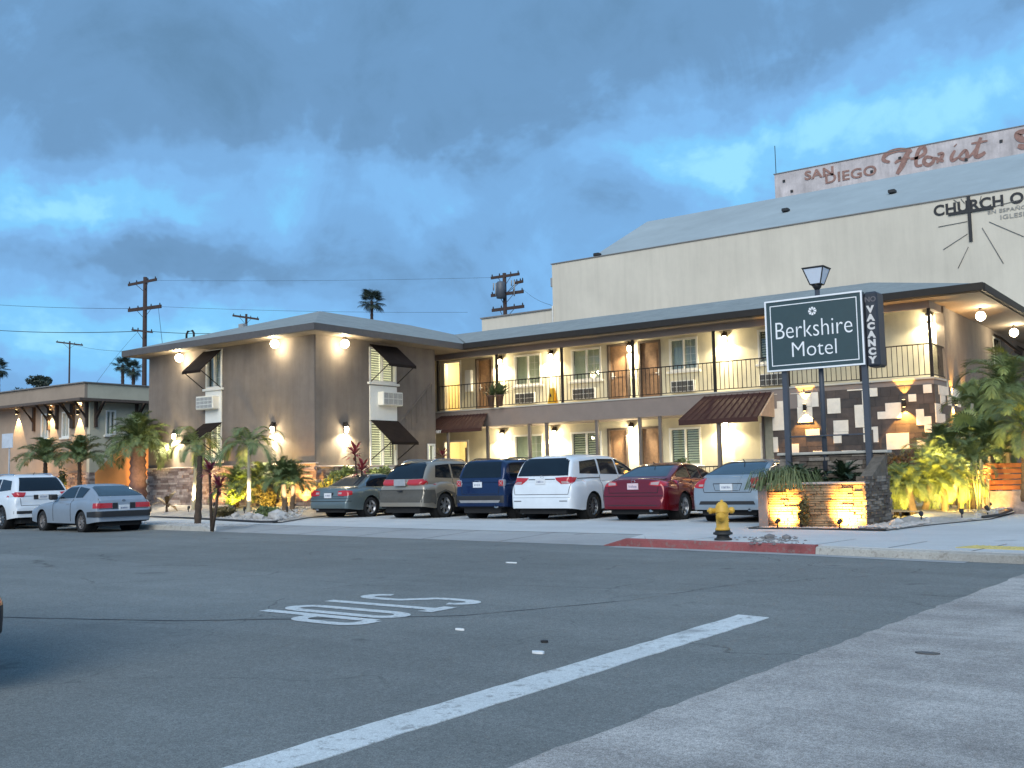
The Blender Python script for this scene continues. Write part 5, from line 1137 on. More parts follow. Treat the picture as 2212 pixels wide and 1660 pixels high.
mb.slab([(lpx-wt-.02, LY-wt-.02), (lpx+wt+.02, LY-wt-.02), (lpx+wt+.02, LY+wt+.02), (lpx-wt-.02, LY+wt+.02)], lz1, lz1+.02); mb.build('lantern_frame', blackp, lp)
pane = mat('frosted_pane', (.62, .68, .78), .4, var=.03)
for k in range(4): mb = MB(); A, B, C_, D = Vector(C0[k]), Vector(C0[(k+1) % 4]), Vector(C1[(k+1) % 4]), Vector(C1[k]); mb.quad(A, B, C_, D); mb.build('pane', pane, lp)

# ================================================================== HYDRANT AND KERBSIDE ROCKS
hp = atZ(1562, 1166, .15); hy = thing('fire_hydrant', 'yellow fire hydrant with black base behind the red kerb', 'hydrant', (hp.x, hp.y, .14))
ym = mat('hydrant_yellow', (.62, .36, .045), .5, var=.12, scale=8, bump=.2, bscale=60, mottle=(9, .12)); hb = mat('hydrant_black', (.02, .02, .02), .6, var=.2)
S = .74
c = (hp.x, hp.y, .14)
mb = MB(); mb.lathe([(.15, 0), (.15, .03), (.115, .04), (.10, .08), (.13, .09), (.165, .10), (.165, .13), (.13, .14), (.12, .17)], c, 20); mb.build('base', hb, hy)
for k in range(8): a = k*.785; mb = MB(); mb.lathe([(.014, 0), (.014, .02)], (c[0]+.13*math.cos(a), c[1]+.13*math.sin(a), c[2]+.13), 6); mb.build('bolt', hb, hy)
mb = MB(); mb.lathe([(0.129, .17), (0.125, .20), (0.107, .22), (0.107, .44), (0.116, .46), (0.129, .47), (0.129, .49), (0.116, .52), (0.107, .57), (0.086, .615), (0.052, .645), (0.026, .65), (0.024, .68), (0.001, .682)], c, 22); mb.build('barrel', ym, hy)
mb = MB(); mb.lathe([(.055, 0), (.06, .10), (.075, .105), (.075, .15), (.03, .155), (.028, .18)], (0, 0, 0), 14, 'x'); cap = mb
def nozzle(dx, dy, sc, zc):
    a = math.atan2(dy, dx); m = MB(); vs = []
    for v in cap.v: x_, y_, z_ = v; x_ = x_*1.0+.07; vs.append((c[0]+(x_*math.cos(a)-y_*sc*math.sin(a)), c[1]+(x_*math.sin(a)+y_*sc*math.cos(a)), c[2]+zc+z_*sc))
    m.add(vs, [tuple(f) for f in cap.f], True); m.build('outlet', ym, hy)
nozzle(-.85, -.5, .75, .50); nozzle(.30, -.95, 1.05, .40); nozzle(.5, .85, .75, .50)
hrk = [(1655, 1168, .10), (1667, 1163, .08), (1640, 1165, .05), (1680, 1169, .06), (1691, 1172, .05), (1625, 1166, .045), (1612, 1169, .04), (1699, 1165, .035), (1700, 1162, .09), (1648, 1174, .045), (1660, 1176, .05), (1634, 1172, .035), (1676, 1176, .035)]
mb = MB()
for k in range(170):
    q = atZ(rg.gauss(1662, 30), rg.uniform(1160, 1176), .145); mb.rock(tuple(q), rg.uniform(.012, .04), rg, .5)
tag(mb.build('gravel', rockd), kind='stuff')
for i, (px, py, r0, lab) in enumerate([(1662, 1163, .10, 'largest dark loose stone behind the middle of the red kerb'), (1699, 1163, .09, 'flat dark stone at the right end of the loose stones by the red kerb'), (1640, 1169, .06, 'pale loose stone left of the dark ones near the hydrant'), (1676, 1172, .06, 'pale loose stone closest to the red kerb')]):
    q = atZ(px, py, .15); mb = MB(); mb.rock((q.x, q.y, q.z+r0*.2), r0, rg, .55); tag(mb.build('loose_stone', rockd if i < 2 else rockm), lab, 'stone', 'loose stones behind the red kerb')

# ================================================================== RIGHT-HAND BED
mb = MB(); RB = [(-6.35, 20.7, .16), (-5.85, 19.9, .16), (-5.55, 22, .16), (-5.0, 24.4, .16), (-5.0, 27, .2), (-5.3, 33, .3), (-5.5, 41, .35), (-7.9, 41, .5), (-7.9, 33, .5), (-8.6, 32.4, .5), (-8.6, 23.9, .35), (-6.3, 23.9, .32), (-5.9, 24.5, .28)]
mb.add(RB, [(0, 1, 2, 11), (2, 3, 12, 11), (3, 4, 12), (4, 5, 8, 12), (5, 6, 7, 8), (12, 8, 9, 10, 11)], True); struct('gravel_bed', mb, gravm)
mb = MB()
for k in range(2400):
    y = rg.uniform(20, 30); xx = rg.uniform(-6.5 if y < 24 else -8.4, -5.15 if y > 23.5 else -5.7+.0*(y)); mb.rock((xx, y, .19+(.12 if y > 25 else 0)*.8), rg.uniform(.015, .05), rg, .55)
tag(mb.build('gravel', rockm), kind='stuff')
for i, (x_, y_, r0, lab) in enumerate([(-6.0, 20.9, .13, 'pale boulder at the right foot of the planter'), (-6.12, 21.5, .16, 'pale boulder just behind the one at the planter foot'), (-5.75, 22.3, .1, 'small pale boulder at the front edge of the right bed'), (-5.35, 24.9, .13, 'lit boulder at the foot of the bamboo-like stems'), (-5.2, 25.6, .15, 'boulder near the right end of the right bed')]):
    mb = MB(); mb.rock((x_, y_, .22), r0, rg, .7); tag(mb.build('boulder', rockm), lab, 'boulder', 'boulders in the right bed')
mb = MB(); q = [(-5.12, 24.3, .2), (-5.0, 25.5, .2), (-5.15, 28, .24), (-5.4, 33, .33)]; mb.tube(q, .035, 6); tag(mb.build('bed_edging', blackp), 'black plastic edging along the sidewalk side of the right bed', 'garden edging')
# orange slatted fence panel lit from below
fX = atY(2108, 1030, 28.5).x; fence = thing('slatted_fence', 'orange-lit wooden fence of wide horizontal boards at the right edge', 'fence', (-6.2, 28.5, .3))
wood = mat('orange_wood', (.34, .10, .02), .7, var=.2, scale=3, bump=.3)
fy0 = 27.4; xa, xb = atY(2112, 1030, fy0).x, atY(2212, 1030, fy0).x
zT, zB = atY(2160, 1000, fy0).z, atY(2160, 1060, fy0).z
for k in range(5):
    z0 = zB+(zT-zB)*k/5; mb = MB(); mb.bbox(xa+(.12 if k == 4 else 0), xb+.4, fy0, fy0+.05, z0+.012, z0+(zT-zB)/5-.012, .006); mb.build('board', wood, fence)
for xx in (xa+.1, xb+.3): mb = MB(); mb.box(xx-.05, xx+.05, fy0+.052, fy0+.14, .1, zT); mb.build('post', trimb, fence)
mb = MB(); mb.box(xa-.1, xb+.45, fy0-.05, fy0+.2, .1, zB-.01); mb.build('footing', stonem, fence)
up('right-most spotlight washing the orange slatted fence', (xa+.35, fy0-.6, .25), (xa+.35, fy0, .5), 10, AMBER, 100)
YLW = (1, .68, .14)
up('spotlight in the right bed nearest the planter', (-5.95, 22.6, .2), (-6.4, 24.3, 1.0), 90, YLW, 80)
up('spotlight in the middle of the right bed', (-5.45, 23.9, .2), (-6.0, 25.4, 1.2), 110, YLW, 80)
up('spotlight at the foot of the bamboo-like stems', (-5.2, 25.2, .22), (-6.1, 26.4, 1.3), 60, YLW, 70)
up('spotlight hidden behind the palms below the mosaic wall', (-7.3, 30.2, .5), (-7.6, 32.4, 2.2), 90, AMBER, 70)
up('spotlight among the pygmy palm trunks lighting the tall palms', (-6.3, 26.6, .3), (-6.4, 29.5, 3.2), 380, (1, .74, .30), 85)
# palms of the right bed
def rp(label, px, pyb, pyt, Y, tr, fm, nf, fs, **kw): return vpalm(label, px, pyb, pyt, Y, tr, fm, nf, fs, **kw)
rp('pygmy palm with leaning brown trunk right of the planter', 1978, 1118, 1052, 24.4, (.10, .08), FR['pyg'], 26, .80, pxt=1962, tilt=(-.5, 1.2), seed=21, bark_=bark)
rp('pygmy palm with lit leaning trunk, second from the planter', 1992, 1112, 1045, 24.9, (.09, .07), FR['pyg'], 26, .85, pxt=2010, tilt=(-.5, 1.2), seed=22, bark_=bark)
rp('pygmy palm with lit upright trunk in the middle of the right bed', 2040, 1112, 1040, 25.2, (.09, .07), FR['pyg'], 28, .95, tilt=(-.5, 1.2), seed=23, bark_=bark)
rp('pygmy palm close to the mosaic wall corner', 2010, 1085, 1010, 28.5, (.09, .07), FR['pyg'], 28, 1.1, tilt=(-.4, 1.2), seed=24, bark_=bark)
rp('feathery palm rising in front of the side entrance', 2060, 1090, 1000, 27.6, (.09, .07), FR['dense'], 26, .62, tilt=(-.4, 1.25), seed=25, bark_=bark)
rp('bushy palm left of the orange fence', 2100, 1090, 1005, 26.6, (.08, .06), FR['dense'], 24, .55, tilt=(-.4, 1.25), seed=26, bark_=bark)
rp('tall dark palm with big crown at the right edge', 2175, 1070, 850, 29.5, (.12, .09), FR['tall'], 30, 1.05, tilt=(-.7, 1.25), seed=27, bark_=bark)
rp('tall dark palm behind the other one at the right edge', 2120, 1070, 900, 31.0, (.11, .09), FR['tall'], 26, .95, tilt=(-.7, 1.25), seed=28, bark_=bark)
rp('broad dark palm leaning out of the right edge', 2215, 1070, 930, 27.4, (.12, .09), FR['tall'], 22, .85, tilt=(-.7, 1.25), seed=29, bark_=bark)
rp('fan palm with yellow-lit leaves below the balcony corner', 2092, 1085, 950, 28.2, (.07, .06), FAN, 20, .8, tilt=(-.5, 1.3), seed=30, bark_=bark)
rp('small fan palm high beside the side entrance', 2086, 1085, 872, 28.8, (.05, .04), FAN, 12, .65, pxt=2100, tilt=(-.1, 1.3), seed=31, bark_=smoothbark)
rp('pygmy palm low at the front edge of the right bed', 1955, 1105, 1070, 25.6, (.09, .07), FR['pyg'], 28, .85, tilt=(-.3, 1.25), seed=41, bark_=bark)
rp('pygmy palm nearest the orange fence', 2075, 1100, 1045, 25.9, (.08, .06), FR['pyg'], 28, .85, tilt=(-.3, 1.25), seed=42, bark_=bark)
rp('feathery palm behind the pygmy palms, below the small fan palm', 2035, 1080, 985, 29.5, (.09, .07), FR['dense'], 40, .75, tilt=(-.3, 1.3), seed=43, bark_=bark)
rp('leafy palm between the fence and the tall palms', 2140, 1075, 985, 27.9, (.09, .07), FR['dense'], 40, .75, tilt=(-.3, 1.3), seed=44, bark_=bark)
# bamboo-like cane clump
cn = thing('cane_clump', 'cluster of upright lit canes beside the orange fence', 'bamboo', (-5.6, 26.2, .25)); cm_ = mat('cane', (.45, .40, .20), .6, var=.2, scale=8)
rr_ = random.Random(6)
for k in range(14):
    bx, by = -5.75+rr_.uniform(-.35, .45), 26.2+rr_.uniform(-.25, .3); l = rr_.uniform(.7, 1.3); mb = MB(); lean = rr_.uniform(-.12, .12)
    mb.tube([(bx, by, .2), (bx+lean*.5, by, .2+l*.5), (bx+lean, by, .2+l)], .018+.012*rr_.random(), 6); mb.build('cane', cm_, cn)
bush('shrub', 'dense green shrub mass behind the palms near the mosaic corner', 'shrub', (-7.0, 29.6, 1.2), (.8, .8, .6), 2200, .15, g_mid, 31, z0=.3)
bush('shrub', 'small red-flowered shrub at the right end of the planter back wall', 'shrub', (fp(1945, 1000, 27.0)[0], 27.0, 1.3), (.45, .4, .4), 900, .13, leafmat('reddish_leaf', (.16, .06, .03), (.10, .10, .04)), 32, z0=.3)
bush('shrub', 'dark green shrub filling the right edge below the tall palms', 'shrub', (-6.1, 30.5, 1.6), (.8, .8, .7), 1400, .18, g_mid, 33, z0=.3)
bush('shrub', 'yellow-green shrub under the pygmy palms in the right bed', 'shrub', (fp(1935, 1060, 25)[0], 25.0, .9), (.5, .4, .5), 1200, .13, g_yel, 34, z0=.2)

# ================================================================== BALCONY THINGS
terr = mat('terracotta_pot', (.10, .06, .045), .8, var=.2)
for k, (px, lab) in enumerate(((1062, 'left brown pot with a leafy plant hanging beyond the balcony rail'), (1081, 'right brown pot with a sparse plant hanging beyond the balcony rail'))):
    a = atY(px, 872, Y3-.16).x; b = (a, Y3-.19, FL+.05); o = thing('potted_plant', lab, 'potted plant', b, 0, 'pots on the balcony edge')
    mb = MB(); mb.lathe([(.001, -.02), (.10, -.02), (.15, .36), (.175, .365), (.175, .41), (.14, .41), (.13, .36), (.001, .35)], b, 16); mb.build('pot', terr, o)
    r0 = random.Random(50+k); mb = MB()
    for j in range(70 if k == 0 else 90):
        a_ = r0.uniform(0, 6.28); e = r0.uniform(.2, 1.5); d = Vector((math.cos(a_)*math.cos(e), math.sin(a_)*math.cos(e)*.6, math.sin(e))); l = r0.uniform(.3, .8); s = d.cross(Vector((0, .3, 1))).normalized()*.02; p0 = Vector(b)+Vector((0, 0, .38)); mb.add([p0-s, p0+s, p0+d*l*.6+s, p0+d*l+Vector((0, 0, -.15*l)), p0+d*l*.6-s], [(0, 1, 2, 4), (4, 2, 3)])
    mb.build('leaves', g_dark, o)
a = atY(1193, 880, Y3+.35).x; wf = thing('wet_floor_sign', 'yellow folding wet floor sign on the upper balcony', 'sign', (a, Y3+.4, FL)); ys = mat('sign_yellow', (.75, .42, .02), .5, var=.05)
for s in (-1, 1):
    mb = MB(); y0 = Y3+.4+s*.14; mb.prism([(a-.15, y0, FL), (a+.15, y0, FL), (a+.09, Y3+.4+s*.02, FL+.62), (a-.09, Y3+.4+s*.02, FL+.62)], (0, .015*s, 0)); mb.build('leaf', ys, wf)
mb = MB(); mb.box(a-.05, a+.05, Y3+.18, Y3+.19, FL+.2, FL+.4) if False else mb.prism([(a-.05, Y3+.235, FL+.28), (a+.05, Y3+.235, FL+.28), (a, Y3+.27, FL+.42)], (0, -.01, 0)); mb.build('symbol', blackp, wf)
# traffic sign at the left edge
sx = atY(8, 970, 20.4).x; ts = thing('street_sign', 'blank white sign board on a thin post at the left edge', 'sign', (sx, 20.6, .14)); z0, z1 = atY(8, 968, 20.4).z, atY(8, 937, 20.4).z
mb = MB(); mb.tube([(sx, 20.62, .1), (sx, 20.62, z1)], .03, 8); mb.build('post', mat('galvanised', (.35, .37, .40), .5), ts)
mb = MB(); mb.bbox(sx-.45, sx+.32, 20.56, 20.58, z0, z1, .005); mb.build('board', mat('sign_back', (.52, .56, .62), .5), ts)
bush('hanging_plant', 'leafy plant by the walkway above the red sedan', 'plant', (atY(1465, 985, 32).x, 32.0, 1.55), (.55, .25, .3), 500, .13, g_mid, 41, z0=WK)
light('POINT', (atY(1500, 978, 33.6).x, 33.3, atY(1500, 978, 33.6).z), 10, CREAM, motel)
# ================================================================== CARS
def paint(name, col, rough=.28, metal=.35, coat=.6):
    m = mat(name, col, rough, metal, var=.03, scale=2, coat=coat, mottle=(3, .05)); return m
glass_c = mat('car_glass', (.006, .010, .016), .04, var=.1, spec=.45)
glass_l = mat('sedan_glass', (.03, .045, .055), .05, var=.1, spec=1.)
rubber = mat('tyre_rubber', (.014, .014, .015), .85, var=.2, scale=20); rimm = mat('alloy', (.42, .43, .45), .3, .8, var=.1); rimd = mat('dark_alloy', (.20, .21, .22), .35, .8, var=.1)
under = mat('underbody', (.010, .010, .011), .9, var=.2); trim = mat('black_trim', (.018, .018, .02), .6, var=.15); clad = mat('grey_cladding', (.075, .07, .06), .65, var=.12)
tail = mat('tail_red', (.36, .012, .014), .18, var=.12, scale=12, coat=.8, emit=(.6, .02, .02), estr=.10); clr = mat('tail_clear', (.42, .32, .31), .15, var=.1, coat=.8); chrome = mat('chrome', (.62, .63, .65), .15, 1., var=.04)
platem = mat('plate_white', (.66, .68, .70), .5, var=.04); inkb = mat('plate_ink', (.05, .07, .18), .6); gap = mat('panel_gap', (.012, .012, .013), .8)
def lerpf(P, x):
    if x <= P[0][0]: return P[0][1]
    for (a, b), (c, d) in zip(P[:-1], P[1:]):
        if x <= c: t = (x-a)/(c-a) if c > a else 1; return b+(d-b)*t
    return P[-1][1]
def smoothP(P, n=3):
    "round the corners of a profile given as (y,z) points"
    for _ in range(n):
        Q = [P[0]]
        for a, b in zip(P[:-1], P[1:]): Q += [(a[0]*.75+b[0]*.25, a[1]*.75+b[1]*.25), (a[0]*.25+b[0]*.75, a[1]*.25+b[1]*.75)]
        Q.append(P[-1]); P = Q
    return P
def make_car(label, cat, loc, rz, c, group=None):
    L, W = c['L'], c['W']; ya, yf = c['axr'], c['axf']; yr, yF = c['rear'], c['rear']+L
    o = thing(c.get('name', 'parked_car'), label, cat, loc, rz, group)
    Rw, tw = c.get('wr', .33), c.get('tw', .21); Ra = Rw+.055
    body = smoothP(c['body'], 2); roof = smoothP(c['roof'], 2); sill = c.get('sill', .24)
    # stations: uniform plus dense at the ends, the arches and the steep parts
    Y = set()
    n = 70
    for i in range(n+1): Y.add(round(yr+L*i/n, 4))
    for i in range(14): Y.add(round(yr+.30*(i/14)**2.0, 4)); Y.add(round(yF-.30*(i/14)**2.0, 4))
    for y, z in body: Y.add(round(min(max(y, yr), yF), 4))
    for yw in (ya, yf):
        for k in range(25): Y.add(round(yw-Ra*math.cos(math.pi*k/24), 4))
    Y = sorted(Y); Ys = [Y[0]]
    for y in Y[1:]:
        if y-Ys[-1] > .004: Ys.append(y)
    def hw(y, r=c.get('rr', .55), mn=.80):
        s = min(y-yr, yF-y)
        if s >= r: return W/2
        t = 1-max(0, s)/r; return W/2*(mn+(1-mn)*(1-t**2.6)**(1/2.6))
    def zb(y):
        z = sill
        e = min(y-yr, yF-y)
        if e < .5: z = sill+(c.get('rise', .06))*(1-e/.5)
        for yw in (ya, yf):
            if abs(y-yw) < Ra: z = max(z, Rw+math.sqrt(max(0, Ra*Ra-(y-yw)**2)))
        return z
    nS, nT = 5, 12; ne = c.get('ne', 4.2)
    mb = MB(); rows = []
    zmax = max(z for _, z in body)
    def sec(y):
        zt = lerpf(body, y); b = min(zb(y), zt-.02); w = hw(y); pts = []
        z1 = b+(zt-b)*.42; z1 = max(z1, min(zt-.26, .62)) if zt-b > .3 else z1
        z1 = max(z1, b)
        bulge = lambda z: w*(1-.055*abs((z-.62)/.55)**2.2)
        for k in range(nS): z = b+(z1-b)*k/nS; pts.append((bulge(z), z))
        for k in range(nT+1):
            th = math.pi/2*k/nT; xx = math.cos(th)**(2/ne); zz = z1+(zt-z1)*math.sin(th)**(2/ne); pts.append((bulge(zz)*xx, zz))
        return pts
    for y in Ys:
        s = sec(y); rows.append([(x, y, z) for x, z in s]+[(-x, y, z) for x, z in s[::-1][1:]])
    nn = len(rows[0]); vs = [p for r_ in rows for p in r_]; fs = []
    for i in range(len(rows)-1):
        for j in range(nn-1): fs.append((i*nn+j, i*nn+j+1, (i+1)*nn+j+1, (i+1)*nn+j))
    fs.append(tuple(range(nn-1, -1, -1))); fs.append(tuple((len(rows)-1)*nn+j for j in range(nn)))
    mb.add(vs, fs, True)
    # greenhouse
    g0, g1 = roof[0][0], roof[-1][0]; zR = max(z for _, z in roof); wb, wr_ = c['wb'], c['wt']; gr = []
    zbelt = c['belt']; G = set()
    for i in range(61): G.add(round(g0+(g1-g0)*i/60, 4))
    for i in range(16): G.add(round(g0+.35*(i/16)**1.8, 4))
    for y, z in roof: G.add(round(min(max(y, g0), g1), 4))
    G = sorted(G)
    def gsec(y):
        zt = lerpf(roof, y); zb_ = min(zbelt-.06, zt-.005); e = y-g0; r = c.get('gr', .35)
        f = 1 if e > r else .80+.20*(1-(1-e/r)**2.4)**(1/2.4)
        H = lambda z: (wb+(wr_-wb)*max(0, (z-zbelt)/(zR-zbelt)))*f
        pts = [(H(zb_), zb_)]; z1 = zb_+(zt-zb_)*.55
        for k in range(1, 4): z = zb_+(z1-zb_)*k/4; pts.append((H(z), z))
        for k in range(nT+1): th = math.pi/2*k/nT; zz = z1+(zt-z1)*math.sin(th)**(2/4.6); pts.append((H(zz)*math.cos(th)**(2/4.6), zz))
        return pts
    for y in G: s = gsec(y); gr.append([(x, y, z) for x, z in s]+[(-x, y, z) for x, z in s[::-1][1:]])
    nn = len(gr[0]); vs = [p for r_ in gr for p in r_]; fs = []
    for i in range(len(gr)-1):
        for j in range(nn-1): fs.append((i*nn+j, i*nn+j+1, (i+1)*nn+j+1, (i+1)*nn+j))
    fs.append(tuple(range(nn-1, -1, -1))); mb.add(vs, fs, True)
    mb.build('body', c['paint'], o, True)
    bvh = BVHTree.FromPolygons([Vector(v) for v in mb.v], mb.f)
    def patch(name, side, top, bot, m, n=24, k=12, off=.009, par=None):
        "side: r rear, R right flank, L left flank; top/bot are polylines left-to-right as (a,z)"
        q = MB(); V_ = []; ok = True
        def res(P, t):
            d = [0]
            for a, b in zip(P[:-1], P[1:]): d.append(d[-1]+math.hypot(b[0]-a[0], b[1]-a[1])+1e-9)
            s = t*d[-1]
            for i in range(len(P)-1):
                if s <= d[i+1]+1e-9: u = (s-d[i])/(d[i+1]-d[i]); return (P[i][0]+(P[i+1][0]-P[i][0])*u, P[i][1]+(P[i+1][1]-P[i][1])*u)
            return P[-1]
        for i in range(n+1):
            a, b = res(top, i/n), res(bot, i/n)
            for j in range(k+1):
                t = j/k; u, z = a[0]+(b[0]-a[0])*t, a[1]+(b[1]-a[1])*t
                if side == 'r': O, D = Vector((u, yr-1, z)), Vector((0, 1, 0))
                elif side == 'f': O, D = Vector((u, yF+1, z)), Vector((0, -1, 0))
                elif side == 't': O, D = Vector((u, z, 3)), Vector((0, 0, -1))
                else: s = 1 if side == 'R' else -1; O, D = Vector((s*(W/2+1), u, z)), Vector((-s, 0, 0))
                h, nr, _, _ = bvh.ray_cast(O, D)
                if h is None: h = V_[-1] if V_ else O+D; V_.append(h); continue
                V_.append(h-D*off)
        fs_ = []
        for i in range(n):
            for j in range(k):
                f = (i*(k+1)+j, (i+1)*(k+1)+j, (i+1)*(k+1)+j+1, i*(k+1)+j+1)
                if (side in ('R', 'f')) : f = f[::-1]
                q_ = [V_[x_] for x_ in f]; 
                if max((q_[0]-q_[2]).length, (q_[1]-q_[3]).length) < .17: fs_.append(f[::-1])
        q.add(V_, fs_, True); return q.build(name, m, par or o, True)
    def line(side, pts, w=.0085, m=gap, name='panel_gap'):
        q = MB(); P = []
        for a, b in zip(pts[:-1], pts[1:]):
            n_ = max(2, int(math.hypot(b[0]-a[0], b[1]-a[1])/.04))
            for i in range(n_): t = i/n_; P.append((a[0]+(b[0]-a[0])*t, a[1]+(b[1]-a[1])*t))
        P.append(pts[-1]); H = []
        for u, z in P:
            if side == 'r': O, D = Vector((u, yr-1, z)), Vector((0, 1, 0))
            else: s = 1 if side == 'R' else -1; O, D = Vector((s*(W/2+1), u, z)), Vector((-s, 0, 0))
            h = bvh.ray_cast(O, D)[0]
            if h is not None: H.append(h)
        if len(H) > 1: q.tube(H, w, 4, smooth=False); q.build(name, m, o, True)
    # windows and lamps from the config
    for it in c['patches']:
        nm, side, top, bot, m = it[:5]; kw = it[5] if len(it) > 5 else {}
        patch(nm, side, top, bot, m, **kw)
        if kw_mirror(nm, side, c): patch(nm, side, [(-a, z) for a, z in top[::-1]], [(-a, z) for a, z in bot[::-1]], m, **kw)
        if side == 'R': patch(nm, 'L', top, bot, m, **kw)
    for (side, pts) in c.get('lines', []):
        line(side, pts)
        if side == 'R': line('L', pts)
    for (side, pts, w, m) in c.get('bright', []): line(side, pts, w, m, 'trim_strip')
    # underbody
    q = MB(); q.box(-W/2+.26, W/2-.26, yr+.12, yF-.12, .17, .60); q.box(-W/2+.10, W/2-.10, ya+Ra+.03, yf-Ra-.03, sill-.03, .5); q.box(-W/2+.14, W/2-.14, yr+.08, ya-Ra-.02, sill+.02, .5); q.build('underbody', under, o, True)
    # wheels
    spk = c.get('spokes', 5); rm = c.get('rim', rimm); rr = Rw*.68
    for sx in (-1, 1):
        for yw in (ya, yf):
            xo = sx*(W/2-.025); xi = sx*(W/2-.025-tw)
            e = bpy.data.objects.new('wheel', None)
            q = MB(); prof = [(rr, 0), (Rw-.03, .0), (Rw-.008, .02), (Rw, .045), (Rw, tw-.045), (Rw-.008, tw-.02), (Rw-.03, tw), (rr, tw)]
            q.lathe([(a, -sx*b) for a, b in prof], (0, 0, 0), 32, 'x', caps=(0, 0)); ty = q.mesh('tyre', rubber)
            wh = bpy.data.objects.new('wheel', None); COL.objects.link(wh); wh.parent = o; wh.location = (xo, yw, Rw); wh.empty_display_size = .1
            link('tyre', ty, wh)
            q = MB(); q.lathe([(rr+.004, .008*-sx), (rr+.004, -sx*.03), (rr-.02, -sx*.035), (rr-.025, -sx*.12)], (0, 0, 0), 28, 'x', caps=(0, 0))
            q.lathe([(.001, -sx*.02), (.045, -sx*.022), (.06, -sx*.035), (.06, -sx*.06)], (0, 0, 0), 14, 'x')
            for k in range(spk):
                a = 2*math.pi*k/spk+.3
                for da in ((-.13, .13) if spk <= 7 else (0,)):
                    aa = a+da; ca, sa = math.cos(aa), math.sin(aa); w0, w1 = (.022, .016) if spk <= 7 else (.014, .012)
                    r0, r1 = .05, rr-.01; xs0, xs1 = -sx*.03, -sx*.02
                    P = lambda r_, s_, xx: (xx, r_*ca-s_*sa, r_*sa+s_*ca)
                    q.add([P(r0, -w0, xs0), P(r0, w0, xs0), P(r1, w1, xs1), P(r1, -w1, xs1), P(r0, -w0, xs0-sx*.03), P(r0, w0, xs0-sx*.03), P(r1, w1, xs1-sx*.03), P(r1, -w1, xs1-sx*.03)], [(0, 1, 2, 3), (4, 7, 6, 5), (0, 4, 5, 1), (1, 5, 6, 2), (2, 6, 7, 3), (3, 7, 4, 0)])
            q.build('rim', rm, wh, True)
            q = MB(); q.lathe([(.001, -sx*.085), (rr-.02, -sx*.09), (rr-.02, -sx*.10)], (0, 0, 0), 20, 'x'); q.build('spoke_gap_shade', under, wh, True)  # near-black backing disc, painted shade behind the gaps between the spokes
            # black wheel well
            q = MB(); q.lathe([(Ra+.01, 0), (Ra+.01, -sx*.30), (.02, -sx*.301)], (xo-sx*.02, yw, Rw), 24, 'x', caps=(0, 1)); q.build('wheel_well', under, o, True)
    # plate
    px_, pz = c.get('plate', (0, .78)); h = bvh.ray_cast(Vector((px_, yr-1, pz)), Vector((0, 1, 0)))[0]
    if h is not None:
        q = MB(); q.bbox(px_-.155, px_+.155, h.y-.03, h.y-.004, pz-.078, pz+.078, .006); pb = q.build('licence_plate', c.get('platem', platem), o, True)
        q = MB(); rp_ = random.Random(len(label))      # the row of characters, unreadable in the photograph
        for k in range(7):
            xx = px_-.105+k*.033; q.box(xx, xx+rp_.uniform(.008, .02), h.y-.0315, h.y-.0305, pz-.03, pz+rp_.uniform(.012, .03))
        tag(q.build('plate_marks', inkb, pb, True), kind='stuff')
    for mb_ in c.get('extra', []): mb_(o, bvh, c)
    # door mirrors
    my = c.get('mirror')
    if my:
        for s in (-1, 1):
            q = MB(); q.bbox(min(s*(W/2-.06), s*(W/2+.17)), max(s*(W/2-.06), s*(W/2+.17)), my[0]-.05, my[0]+.09, my[1]-.02, my[1]+.14, .035); q.build('mirror', c.get('mirm', c['paint']), o, True)
    return o
def kw_mirror(nm, side, c): return side == 'r' and nm in ('tail_light', 'reflector', 'reverse_light', 'tail_inner', 'fog_light')
def handles(ys, z):
    def f(o, bvh, c):
        for s in (-1, 1):
            for y in ys:
                h = bvh.ray_cast(Vector((s*2, y, z)), Vector((-s, 0, 0)))[0]
                if h: q = MB(); q.bbox(h.x-.012, h.x+.012+s*.012, y-.09, y+.09, z-.014, z+.016, .006); q.build('door_handle', c.get('hm', c['paint']), o, True)
    return f
def exhaust(x, z=.26, r=.032):
    def f(o, bvh, c): q = MB(); q.tube([(x, c['rear']+.35, z), (x, c['rear']-.0, z)], r, 10); q.build('exhaust', chrome, o, True)
    return f
def roofrails(m, y0, y1, x=.58, z=None):
    def f(o, bvh, c):
        for s in (-1, 1):
            P = []
            for k in range(9):
                y = y0+(y1-y0)*k/8; h = bvh.ray_cast(Vector((s*x, y, 3)), Vector((0, 0, -1)))[0]; P.append((s*x, y, h.z+(.045 if 0 < k < 8 else .0)))
            q = MB(); q.tube(P, .018, 6); q.build('roof_rail', m, o, True)
    return f
def badge(s, z, size=.05, x=0., m=chrome):
    def f(o, bvh, c):
        h = bvh.ray_cast(Vector((x, c['rear']-1, z)), Vector((0, 1, 0)))[0]; me = text_mesh(s, size, .002, .003)
        for v in me.vertices: v.co = Vector((x+v.co.x*1.25, h.y-.012-v.co.z, z+v.co.y))
        me.materials.clear(); me.materials.append(m); link('badge', me, o)
    return f
def ring(z, r=.05, x=0., m=chrome, sq=1.):
    def f(o, bvh, c):
        h = bvh.ray_cast(Vector((x, c['rear']-1, z)), Vector((0, 1, 0)))[0]; q = MB(); q.tube([(x+r*math.cos(a*.5236)*sq, h.y-.012, z+r*math.sin(a*.5236)) for a in range(13)], .006, 5); q.build('emblem', m, o, True)
    return f
def boxpart(name, m, x0, x1, y0, y1, z0, z1, b=.02, mir=False):
    def f(o, bvh, c):
        for s in ((1, -1) if mir else (1,)): q = MB(); q.bbox(min(s*x0, s*x1), max(s*x0, s*x1), c['rear']+y0, c['rear']+y1, z0, z1, b); q.build(name, m, o, True)
    return f
